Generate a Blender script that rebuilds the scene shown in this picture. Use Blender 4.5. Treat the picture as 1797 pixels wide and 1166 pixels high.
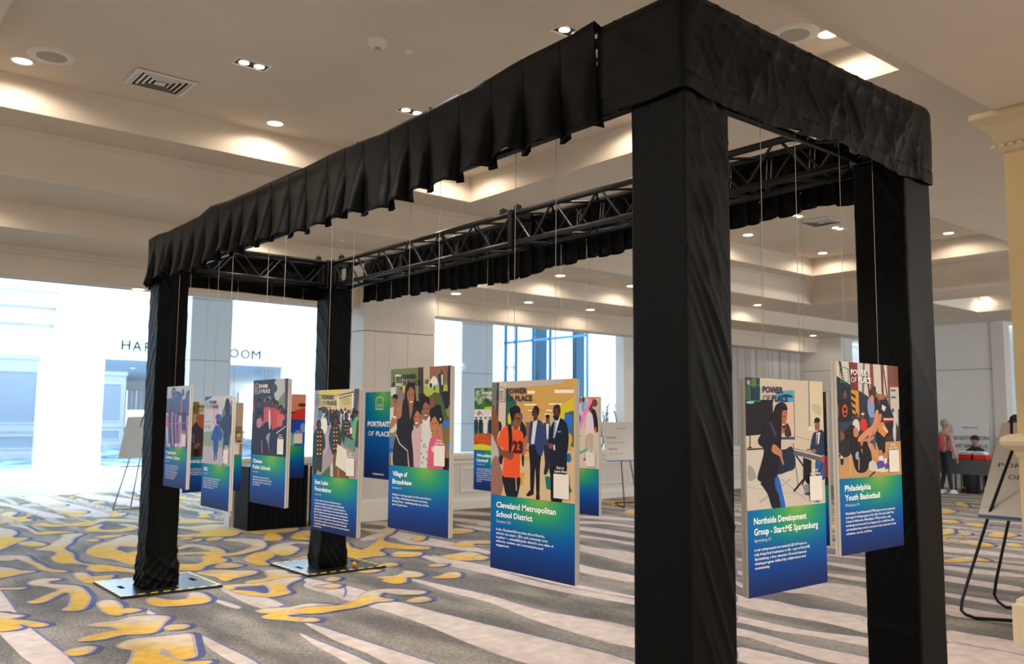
import bpy, math, random
from mathutils import Vector, Matrix
from mathutils.geometry import delaunay_2d_cdt
random.seed(7)
for o in list(bpy.data.objects): bpy.data.objects.remove(o, do_unlink=True)
SC = bpy.context.scene
COL = SC.collection
# ------------------------------------------------------------------ camera
FPX, PITCH, ROLL, YAW, CAMZ = 1522.2579, .0986, .0079, .6909, 1.6
CP = Vector((0, 0, CAMZ))
CF = Vector((math.sin(YAW)*math.cos(PITCH), math.cos(YAW)*math.cos(PITCH), math.sin(PITCH)))
_R = Vector((math.cos(YAW), -math.sin(YAW), 0)); _U = _R.cross(CF)
CR = _R*math.cos(ROLL) + _U*math.sin(ROLL); CU = -_R*math.sin(ROLL) + _U*math.cos(ROLL)
cd = bpy.data.cameras.new('camera'); cam = bpy.data.objects.new('camera', cd); COL.objects.link(cam)
cam.matrix_world = Matrix(((CR.x, CU.x, -CF.x, CP.x), (CR.y, CU.y, -CF.y, CP.y), (CR.z, CU.z, -CF.z, CP.z), (0, 0, 0, 1)))
cd.sensor_width = 36; cd.lens = FPX*36/1797; cd.clip_end = 200; cd.clip_start = .05
cd.dof.use_dof = True; cd.dof.focus_distance = 4.3; cd.dof.aperture_fstop = 3.2
SC.camera = cam
# ------------------------------------------------------------------ world, view
W = bpy.data.worlds.new('world'); SC.world = W; W.use_nodes = True
W.node_tree.nodes['Background'].inputs[0].default_value = (.80, .91, 1, 1)
W.node_tree.nodes['Background'].inputs[1].default_value = 2.2
SC.view_settings.view_transform = 'Standard'; SC.view_settings.look = 'None'
SC.view_settings.exposure = 0.1; SC.view_settings.gamma = 1; SC.view_settings.use_curve_mapping = False
SC.cycles.use_denoising = True
SC.cycles.max_bounces = 8; SC.cycles.diffuse_bounces = 5; SC.cycles.caustics_reflective = False; SC.cycles.caustics_refractive = False
SC.cycles.sample_clamp_indirect = 6
WARM = (1, .83, .66); WHITE = (1, .92, .83); DAY = (.62, .81, 1)
def area(name, loc, sx, sy, power, col, rot=(0, 0, 0)):
    l = bpy.data.lights.new(name, 'AREA'); l.shape = 'RECTANGLE'; l.size = sx; l.size_y = sy; l.energy = power; l.color = col
    o = bpy.data.objects.new(name, l); COL.objects.link(o); o.location = loc; o.rotation_euler = rot; return o
def spot(loc, power, col=WARM, size=168, r=.06):
    l = bpy.data.lights.new('spot_lamp', 'SPOT'); l.energy = power; l.color = col; l.spot_size = math.radians(size); l.spot_blend = .35
    l.shadow_soft_size = r
    o = bpy.data.objects.new('spot_lamp', l); COL.objects.link(o); o.location = loc; return o
# daylight falling through the high atrium roof and its window wall, and the side room's windows
area('atrium_skylight', (10, 25.2, 6.9), 27, 7.5, 6400, DAY)
area('side_room_light', (9, 42, 3.75), 14, 20, 1300, DAY)
# lobby fills: unseen area lamps added for general brightness, in place of hidden downlights
area('lobby_fill_behind', (2, -2.5, 3.9), 12, 3, 620, WHITE)
area('lobby_fill_near', (-2.6, 4, 4.3), 2.5, 6, 420, WHITE)
area('lobby_fill_right', (12.5, -1.5, 3.9), 7, 3, 240, WHITE)
area('side_entrance_daylight', (23.1, 11.4, 1.9), 3.4, 1.8, 160, DAY, (0, math.radians(90), 0))
area('far_wall_fill', (18.0, -.5, 3.5), 5, 3, 620, (.84, .92, 1), (math.radians(55), 0, 0))  # unseen tilted panel added to brighten the far right walls
# ------------------------------------------------------------------ helpers
def ray_dir(px, py): return CF + CR*((px-898.5)/FPX) + CU*((583-py)/FPX)
def at(px, py, ax, v):
    "photo pixel -> point of the world plane axis=v (used to read real positions off the photograph)"
    d = ray_dir(px, py); t = (v-CP[ax])/d[ax]; return CP + d*t
def lin(c):
    c = c/255; return c/12.92 if c <= .04045 else ((c+.055)/1.055)**2.4
def L3(c): return (lin(c[0]), lin(c[1]), lin(c[2]), 1)
MATS = {}
def mat(name, rgb=(200, 200, 200), rough=.6, metal=0, emit=None, estr=0, bump=0, bscale=40, vary=0, vscale=3, spec=.5, sheen=0, attr=None):
    if name in MATS: return MATS[name]
    m = bpy.data.materials.new(name); m.use_nodes = True; nt = m.node_tree; b = nt.nodes['Principled BSDF']
    b.inputs['Base Color'].default_value = L3(rgb); b.inputs['Roughness'].default_value = rough; b.inputs['Metallic'].default_value = metal
    b.inputs['Specular IOR Level'].default_value = spec
    if sheen: b.inputs['Sheen Weight'].default_value = sheen; b.inputs['Sheen Roughness'].default_value = .4
    if emit: b.inputs['Emission Color'].default_value = L3(emit); b.inputs['Emission Strength'].default_value = estr
    tc = nt.nodes.new('ShaderNodeTexCoord')
    src = None
    if attr:
        a = nt.nodes.new('ShaderNodeVertexColor'); a.layer_name = attr; src = a.outputs['Color']
        nt.links.new(src, b.inputs['Base Color'])
    if vary:
        n = nt.nodes.new('ShaderNodeTexNoise'); n.inputs['Scale'].default_value = vscale; n.inputs['Detail'].default_value = 4
        nt.links.new(tc.outputs['Object'], n.inputs['Vector'])
        mx = nt.nodes.new('ShaderNodeMix'); mx.data_type = 'RGBA'; mx.blend_type = 'MULTIPLY'; mx.inputs['Factor'].default_value = 1
        rp = nt.nodes.new('ShaderNodeMapRange'); rp.inputs['From Min'].default_value = .3; rp.inputs['From Max'].default_value = .7
        rp.inputs['To Min'].default_value = 1-vary; rp.inputs['To Max'].default_value = 1+vary*.4
        nt.links.new(n.outputs['Fac'], rp.inputs['Value']); nt.links.new(rp.outputs['Result'], mx.inputs['B'])
        if src: nt.links.new(src, mx.inputs['A'])
        else: mx.inputs['A'].default_value = L3(rgb)
        nt.links.new(mx.outputs['Result'], b.inputs['Base Color'])
    if bump:
        n = nt.nodes.new('ShaderNodeTexNoise'); n.inputs['Scale'].default_value = bscale; n.inputs['Detail'].default_value = 5
        nt.links.new(tc.outputs['Object'], n.inputs['Vector'])
        bp = nt.nodes.new('ShaderNodeBump'); bp.inputs['Strength'].default_value = bump; bp.inputs['Distance'].default_value = .01
        nt.links.new(n.outputs['Fac'], bp.inputs['Height']); nt.links.new(bp.outputs['Normal'], b.inputs['Normal'])
    MATS[name] = m; return m
class MB:
    "collects shapes, becomes ONE mesh object"
    def __init__(s): s.v = []; s.f = []; s.c = []; s.sm = []
    def flat(s, pts, col, z):
        "robust triangulation of a traced outline (x, y) at height z; col one colour or one per point"
        r = delaunay_2d_cdt([Vector(p) for p in pts], [], [list(range(len(pts)))], 1, 1e-6)
        vs, fs, ov = r[0], r[2], r[3]; n = len(s.v); s.v += [(v.x, v.y, z) for v in vs]
        per = isinstance(col[0], (tuple, list))
        def cc(i):
            if ov[i] and ov[i][0] < len(pts): return col[ov[i][0]]
            k = min(range(len(pts)), key=lambda q: (pts[q][0]-vs[i].x)**2+(pts[q][1]-vs[i].y)**2); return col[k]
        for f in fs:
            a, b, c = (vs[i] for i in f[:3])
            if (b.x-a.x)*(c.y-a.y)-(b.y-a.y)*(c.x-a.x) < 0: f = f[::-1]
            s.f.append(tuple(n+i for i in f)); s.c.append([cc(i) for i in f] if per else col); s.sm.append(False)
    def face(s, pts, col=None, smooth=False):
        n = len(s.v); s.v += [tuple(p) for p in pts]; s.f.append(tuple(range(n, n+len(pts)))); s.c.append(col); s.sm.append(smooth)
    def box(s, x0, x1, y0, y1, z0, z1, col=None, M=None):
        P = [Vector((x, y, z)) for z in (z0, z1) for y in (y0, y1) for x in (x0, x1)]
        if M is not None: P = [M @ p for p in P]
        n = len(s.v); s.v += [tuple(p) for p in P]
        for q in ((0, 2, 3, 1), (4, 5, 7, 6), (0, 1, 5, 4), (2, 6, 7, 3), (0, 4, 6, 2), (1, 3, 7, 5)):
            s.f.append(tuple(n+i for i in q)); s.c.append(col); s.sm.append(False)
    def bbox(s, x0, x1, y0, y1, z0, z1, b=.004, col=None, M=None):
        "box with chamfered vertical and horizontal edges"
        xs = (x0, x0+b, x1-b, x1); ys = (y0, y0+b, y1-b, y1)
        lo = [(x0+b, y0+b), (x1-b, y0+b), (x1-b, y1-b), (x0+b, y1-b)]
        ring = [(x0+b, y0), (x1-b, y0), (x1, y0+b), (x1, y1-b), (x1-b, y1), (x0+b, y1), (x0, y1-b), (x0, y0+b)]
        inn = [(x0+b, y0+b), (x1-b, y0+b), (x1-b, y0+b), (x1-b, y1-b), (x1-b, y1-b), (x0+b, y1-b), (x0+b, y1-b), (x0+b, y0+b)]
        lev = [(inn, z0), (ring, z0+b), (ring, z1-b), (inn, z1)]
        n = len(s.v)
        for rg, z in lev:
            for p in rg:
                q = Vector((p[0], p[1], z)); q = M @ q if M is not None else q; s.v.append(tuple(q))
        for k in range(3):
            for i in range(8):
                j = (i+1) % 8; s.f.append((n+k*8+i, n+k*8+j, n+k*8+8+j, n+k*8+8+i)); s.c.append(col); s.sm.append(False)
        s.f.append(tuple(n+i for i in (5, 3, 1, 0)[::1])); s.c.append(col); s.sm.append(False)
        s.f.append(tuple(n+24+i for i in (0, 1, 3, 5))); s.c.append(col); s.sm.append(False)
    def tube(s, p, q, r, n=8, r2=None, col=None, caps=True):
        p = Vector(p); q = Vector(q); d = (q-p).normalized(); a = d.orthogonal().normalized(); b = d.cross(a); r2 = r if r2 is None else r2
        k = len(s.v)
        for c, rr in ((p, r), (q, r2)):
            for i in range(n):
                t = 2*math.pi*i/n; s.v.append(tuple(c+(a*math.cos(t)+b*math.sin(t))*rr))
        for i in range(n):
            j = (i+1) % n; s.f.append((k+i, k+j, k+n+j, k+n+i)); s.c.append(col); s.sm.append(True)
        if caps:
            s.f.append(tuple(k+i for i in range(n))[::-1]); s.c.append(col); s.sm.append(False)
            s.f.append(tuple(k+n+i for i in range(n))); s.c.append(col); s.sm.append(False)
    def path(s, pts, r, n=8, col=None):
        pts = [Vector(p) for p in pts]; k = len(s.v); m = len(pts)
        d0 = (pts[1]-pts[0]).normalized(); a = d0.orthogonal().normalized()
        for i, p in enumerate(pts):
            d = (pts[min(i+1, m-1)]-pts[max(i-1, 0)]).normalized(); a = (a-d*a.dot(d)).normalized(); b = d.cross(a)
            for j in range(n):
                t = 2*math.pi*j/n; s.v.append(tuple(p+(a*math.cos(t)+b*math.sin(t))*r))
        for i in range(m-1):
            for j in range(n):
                jj = (j+1) % n; s.f.append((k+i*n+j, k+i*n+jj, k+i*n+n+jj, k+i*n+n+j)); s.c.append(col); s.sm.append(True)
        s.f.append(tuple(k+i for i in range(n))[::-1]); s.c.append(col); s.sm.append(False)
        s.f.append(tuple(k+(m-1)*n+i for i in range(n))); s.c.append(col); s.sm.append(False)
    def lathe(s, prof, n=24, col=None, c=(0, 0, 0)):
        k = len(s.v)
        for r, z in prof:
            for i in range(n):
                t = 2*math.pi*i/n; s.v.append((c[0]+r*math.cos(t), c[1]+r*math.sin(t), c[2]+z))
        for a in range(len(prof)-1):
            for i in range(n):
                j = (i+1) % n; s.f.append((k+a*n+i, k+a*n+j, k+a*n+n+j, k+a*n+n+i)); s.c.append(col); s.sm.append(True)
    def sqlathe(s, prof, cx, cy, col=None):
        "square rings: mouldings round a square pillar; prof = (half width, z)"
        for (r, z), (r2, z2) in zip(prof, prof[1:]):
            a = [(cx-r, cy-r, z), (cx+r, cy-r, z), (cx+r, cy+r, z), (cx-r, cy+r, z)]; b = [(cx-r2, cy-r2, z2), (cx+r2, cy-r2, z2), (cx+r2, cy+r2, z2), (cx-r2, cy+r2, z2)]
            for i in range(4): j = (i+1) % 4; s.face((a[i], a[j], b[j], b[i]), col)
    def ball(s, c, r, n=10, m=7, col=None, sc=(1, 1, 1)):
        k = len(s.v)
        for a in range(m+1):
            ph = math.pi*a/m
            for i in range(n):
                t = 2*math.pi*i/n; s.v.append((c[0]+r*sc[0]*math.sin(ph)*math.cos(t), c[1]+r*sc[1]*math.sin(ph)*math.sin(t), c[2]+r*sc[2]*math.cos(ph)))
        for a in range(m):
            for i in range(n):
                j = (i+1) % n; s.f.append((k+a*n+i, k+a*n+n+i, k+a*n+n+j, k+a*n+j)); s.c.append(col); s.sm.append(True)
    def build(s, name, m, parent=None, loc=None):
        me = bpy.data.meshes.new(name); me.from_pydata(s.v, [], s.f)
        ms = m if isinstance(m, (list, tuple)) else [m]
        for x in ms: me.materials.append(x)
        me.polygons.foreach_set('use_smooth', s.sm)
        if any(c is not None for c in s.c) and len(ms) == 1:
            at_ = me.color_attributes.new('Col', 'FLOAT_COLOR', 'CORNER'); k = 0; arr = []
            for f, c in zip(s.f, s.c):
                if c and isinstance(c[0], (tuple, list)): 
                    for cc in c: arr += list(L3(cc))
                else: arr += list(L3(c or (128, 128, 128)))*len(f)
            at_.data.foreach_set('color', arr)
        elif len(ms) > 1:
            me.polygons.foreach_set('material_index', [c or 0 for c in s.c])
        me.update(); o = bpy.data.objects.new(name, me); COL.objects.link(o)
        if parent is not None: o.parent = parent
        if loc: o.location = loc
        return o
def tag(o, label=None, cat=None, group=None, kind=None):
    if label: o['label'] = label
    if cat: o['category'] = cat
    if group: o['group'] = group
    if kind: o['kind'] = kind
    return o
def empty(name, loc=(0, 0, 0), rz=0, label=None, cat=None, group=None, kind=None, parent=None):
    o = bpy.data.objects.new(name, None); COL.objects.link(o); o.location = loc; o.rotation_euler = (0, 0, rz); o.empty_display_size = .1
    if parent is not None: o.parent = parent
    return tag(o, label, cat, group, kind)
def struct(o): o['kind'] = 'structure'; return o
def copy_tree(o, parent=None):
    c = o.copy(); COL.objects.link(c); c.parent = parent
    for ch in list(o.children): copy_tree(ch, c)
    return c
_fontcap = None
def text_mesh(body, bold=0, res=2):
    cu = bpy.data.curves.new('t', 'FONT'); cu.body = body; cu.size = 1; cu.resolution_u = res; cu.offset = bold; cu.fill_mode = 'FRONT'
    o = bpy.data.objects.new('t', cu); COL.objects.link(o)
    dg = bpy.context.evaluated_depsgraph_get(); me = bpy.data.meshes.new_from_object(o.evaluated_get(dg)); bpy.data.objects.remove(o, do_unlink=True)
    vs = [v.co.copy() for v in me.vertices]; fs = [tuple(p.vertices) for p in me.polygons]; bpy.data.meshes.remove(me)
    return vs, fs
def text(mb, body, x, z, cap, width=None, y=0, bold=0, col=(255, 255, 255), M=None, align='l', res=2):
    "adds lettering to mb: left-baseline (x, z) in the local XZ plane at depth y; cap = capital height, width = total width"
    global _fontcap
    if _fontcap is None: vv, _ = text_mesh('H'); _fontcap = max(v.y for v in vv)
    vs, fs = text_mesh(body, bold, res)
    if not vs: return
    x0 = min(v.x for v in vs); x1 = max(v.x for v in vs); sz = cap/_fontcap; sx = sz if width is None else width/(x1-x0)
    off = 0 if align == 'l' else (-(x1-x0)*sx/2 if align == 'c' else -(x1-x0)*sx)
    n = len(mb.v)
    for v in vs:
        p = Vector((x+off+(v.x-x0)*sx, y, z+v.y*sz)); p = M @ p if M is not None else p; mb.v.append(tuple(p))
    for f in fs: mb.f.append(tuple(n+i for i in f)); mb.c.append(col); mb.sm.append(False)
# ================================================================== ROOM
M_CEIL = mat('ceiling_paint', (224, 213, 199), .9, vary=.05, vscale=1.5, spec=.2)
M_WALLW = mat('white_wall_paint', (232, 232, 230), .8, vary=.03)
M_BEIGE = mat('beige_wall_paint', (222, 219, 214), .8, vary=.04)
M_TRIM = mat('white_trim_paint', (238, 236, 230), .55)
M_DARKJ = mat('panel_joint_shadow_gap', (96, 98, 100), .9)
def vary_grid(mb, xs, ys, z, holes, up=False):
    for x0, x1 in zip(xs, xs[1:]):
        for y0, y1 in zip(ys, ys[1:]):
            cx, cy = (x0+x1)/2, (y0+y1)/2
            if any(h[0] < cx < h[1] and h[2] < cy < h[3] for h in holes): continue
            p = [(x0, y0, z), (x0, y1, z), (x1, y1, z), (x1, y0, z)]
            mb.face(p if not up else p[::-1])
def recess(mb, x0, x1, y0, y1, z0, z1):
    for a, b in (((x0, y0), (x1, y0)), ((x1, y0), (x1, y1)), ((x1, y1), (x0, y1)), ((x0, y1), (x0, y0))):
        mb.face([(a[0], a[1], z0), (b[0], b[1], z0), (b[0], b[1], z1), (a[0], a[1], z1)])
XL, XR, YN = -7., 23., -6.
ZC, ZL, ZT, ZD, ZH = 3.95, 4.40, 4.73, 3.65, 3.30
COF = (XL+1.2, 15.9, 2.6, 9.65); T1 = (.97, 6.65, 3.2, 8.92); T2 = (8.9, 15.16, 5.35, 9.15); T0 = (-5.0, -.6, 3.2, 8.92); T3 = (17.2, 19.6, 3.0, 7.9)
m = MB()
vary_grid(m, (XL, COF[0], COF[1], T3[0], T3[1], XR), (YN, COF[2], T3[2], T3[3], COF[3], 10.8), ZC, [COF, T3])
recess(m, *COF, ZC, ZL)
vary_grid(m, sorted({COF[0], COF[1], T0[0], T0[1], T1[0], T1[1], T2[0], T2[1]}), sorted({COF[2], COF[3], T1[2], T1[3], T2[2], T2[3]}), ZL, [T0, T1, T2])
for t in (T0, T1, T2): recess(m, *t, ZL, ZT); m.face([(t[0], t[2], ZT), (t[0], t[3], ZT), (t[1], t[3], ZT), (t[1], t[2], ZT)])
recess(m, *T3, ZC, ZC+.3); m.face([(T3[0], T3[2], ZC+.3), (T3[0], T3[3], ZC+.3), (T3[1], T3[3], ZC+.3), (T3[1], T3[2], ZC+.3)])
m.face([(XL, 10.8, ZD), (XR, 10.8, ZD), (XR, 10.8, ZC), (XL, 10.8, ZC)])
m.face([(XL, 10.8, ZD), (XL, 12.0, ZD), (XR, 12.0, ZD), (XR, 10.8, ZD)])
struct(m.build('ceiling', M_CEIL))
# rounded cove under the coffer ledge and the header beam over the openings towards the atrium
m = MB()
for (a, b) in (((COF[0], COF[3]), (COF[1], COF[3])), ((COF[1], COF[3]), (COF[1], COF[2]))):
    d = (Vector((b[0]-a[0], b[1]-a[1], 0))).normalized(); nrm = Vector((-d.y, d.x, 0))
    if nrm.dot(Vector((5, 5, 0))-Vector((a[0], a[1], 0))) < 0: nrm = -nrm
    A = Vector((*a, 0)); B = Vector((*b, 0)); pr = [(0.0, ZL-.20), (.02, ZL-.12), (.07, ZL-.05), (.16, ZL-.002)]
    for (o1, z1), (o2, z2) in zip(pr, pr[1:]):
        m.face([A+nrm*o1+Vector((0, 0, z1)), B+nrm*o1+Vector((0, 0, z1)), B+nrm*o2+Vector((0, 0, z2)), A+nrm*o2+Vector((0, 0, z2))], smooth=True)
struct(m.build('trim_1', M_CEIL))
m = MB(); m.box(XL, 20.0, 12.0, 12.42, ZH, ZD+.02); m.box(XL, 20., 12.42, 12.45, ZH, 7.0)
m.box(XL, 20.0, 11.93, 12.0, ZD-.05, ZD); m.box(XL, 20.0, 11.96, 12.0, ZD-.09, ZD-.05)
struct(m.build('trim_2', M_CEIL))
# ---- floor
fm = bpy.data.materials.new('patterned_carpet'); fm.use_nodes = True; nt = fm.node_tree; B = nt.nodes['Principled BSDF']; B.inputs['Roughness'].default_value = .95; B.inputs['Specular IOR Level'].default_value = .15
N = nt.nodes.new; LK = nt.links.new
geo = N('ShaderNodeNewGeometry')
def noise(scale, vec=None, det=3, w=None, dist=0, rough=.5):
    n = N('ShaderNodeTexNoise'); n.inputs['Scale'].default_value = scale; n.inputs['Detail'].default_value = det; n.inputs['Distortion'].default_value = dist; n.inputs['Roughness'].default_value = rough
    LK(vec or geo.outputs['Position'], n.inputs['Vector']); return n.outputs['Fac']
def mapv(sx, sy, ox=0, oy=0):
    mp = N('ShaderNodeMapping'); mp.inputs['Scale'].default_value = (sx, sy, 1); mp.inputs['Location'].default_value = (ox, oy, 0); LK(geo.outputs['Position'], mp.inputs['Vector']); return mp.outputs['Vector']
def mth(op, a, b=None, clamp=False):
    n = N('ShaderNodeMath'); n.operation = op; n.use_clamp = clamp
    for i, v in enumerate((a, b)):
        if v is None: continue
        if isinstance(v, (int, float)): n.inputs[i].default_value = v
        else: LK(v, n.inputs[i])
    return n.outputs[0]
def mixc(f, a, b):
    n = N('ShaderNodeMix'); n.data_type = 'RGBA'; LK(f, n.inputs['Factor']) if not isinstance(f, float) else None
    for k, v in (('A', a), ('B', b)):
        if isinstance(v, tuple): n.inputs[k].default_value = L3(v)
        else: LK(v, n.inputs[k])
    return n.outputs['Result']
def sstep(v, a, b):
    n = N('ShaderNodeMapRange'); n.interpolation_type = 'SMOOTHSTEP'; n.inputs['From Min'].default_value = a; n.inputs['From Max'].default_value = b; LK(v, n.inputs['Value']); return n.outputs['Result']
sep = N('ShaderNodeSeparateXYZ'); LK(geo.outputs['Position'], sep.inputs[0]); X, Y = sep.outputs[0], sep.outputs[1]
mott = noise(1.1, mapv(2.2, .7), 4); fine = noise(60, mapv(1, .35), 3); strand = noise(170, mapv(1, 1), 2)
base = mixc(sstep(mott, .38, .66), (122, 118, 114), (168, 160, 150))
wob = noise(.22, mapv(1, .8), 2); xs_ = mth('ADD', X, mth('MULTIPLY', wob, 2.2))
st = N('ShaderNodeTexNoise'); st.noise_dimensions = '1D'; st.inputs['Scale'].default_value = 2.6; st.inputs['Detail'].default_value = 2; LK(xs_, st.inputs['W'])
stripe = sstep(st.outputs['Fac'], .52, .545)
c1 = mixc(stripe, base, (205, 192, 182))
# swirling motif beyond the traced part of the floor
sw = noise(1.0, mapv(1.0, 1.0, 3.1, 1.7), 2, dist=1.2); band = mth('ABSOLUTE', mth('SUBTRACT', sw, .5))
reg = sstep(noise(.12, mapv(1, 1, 5.3, 2.2), 1), .47, .53)
far = mth('MAXIMUM', sstep(X, 11.2, 12.0), sstep(Y, 13.8, 14.4))
nav = mth('MULTIPLY', mth('SUBTRACT', 1, sstep(band, .040, .043)), mth('MULTIPLY', reg, far))
yel = mth('MULTIPLY', mth('SUBTRACT', 1, sstep(band, .026, .029)), mth('MULTIPLY', reg, far))
# straight stripes only where nothing is traced by hand
tr = mth('MULTIPLY', mth('MULTIPLY', mth('SUBTRACT', 1, sstep(X, 9.6, 10.6)), mth('SUBTRACT', 1, sstep(Y, 13.2, 14.0))), mth('MULTIPLY', sstep(X, .2, .5), sstep(Y, 2.2, 2.4)))
cbase = mixc(tr, c1, base)
c2 = mixc(nav, cbase, (84, 88, 118)); c3 = mixc(yel, c2, mixc(sstep(noise(.5, None, 1), .4, .6), (232, 188, 70), (206, 196, 176)))
tint = mixc(sstep(fine, .25, .75), (196, 196, 196), (255, 255, 255))
def mult(a, b):
    n = N('ShaderNodeMix'); n.data_type = 'RGBA'; n.blend_type = 'MULTIPLY'; n.inputs['Factor'].default_value = 1; LK(a, n.inputs['A']); LK(b, n.inputs['B']); return n.outputs['Result']
LK(mult(c3, tint), B.inputs['Base Color'])
bp = N('ShaderNodeBump'); bp.inputs['Strength'].default_value = .35; bp.inputs['Distance'].default_value = .004; LK(strand, bp.inputs['Height']); LK(bp.outputs['Normal'], B.inputs['Normal'])
FLOOR = MB(); FLOOR.box(XL, XR+1, YN, 19.25, -.12, 0); floor = struct(FLOOR.build('floor', fm))
# traced carpet motifs (printed pile, flat): shapes read off the photograph into floor coordinates
M_PILE = mat('carpet_motif_pile', (200, 200, 200), .95, attr='Col', vary=.2, vscale=9, bump=.3, bscale=160, spec=.15)
def catmull(P, n=5):
    out = []; m_ = len(P)
    for i in range(m_):
        p0, p1, p2, p3 = P[i-1], P[i], P[(i+1) % m_], P[(i+2) % m_]
        for k in range(n):
            t = k/n
            out.append(tuple(.5*((2*p1[j]) + (-p0[j]+p2[j])*t + (2*p0[j]-5*p1[j]+4*p2[j]-p3[j])*t*t + (-p0[j]+3*p1[j]-3*p2[j]+p3[j])*t**3) for j in (0, 1)))
    return out
def fl(p): q = at(p[0], p[1], 2, 0); return (q.x, q.y)
def offset(P, d):
    A = sum(P[i-1][0]*P[i][1]-P[i][0]*P[i-1][1] for i in range(len(P))); s = 1 if A > 0 else -1; out = []
    for i in range(len(P)):
        a, b, c = P[i-1], P[i], P[(i+1) % len(P)]; tx, ty = c[0]-a[0], c[1]-a[1]; l = math.hypot(tx, ty) or 1
        out.append((b[0]+s*ty/l*d, b[1]-s*tx/l*d))
    return out
motifs = MB(); _z = [.0003]
def zl(): _z[0] += .00001; return _z[0]
YEL, PALE, NAVY, PINK, STR = (224, 178, 74), (206, 190, 168), (88, 94, 134), (182, 160, 158), (205, 190, 182)
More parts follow.
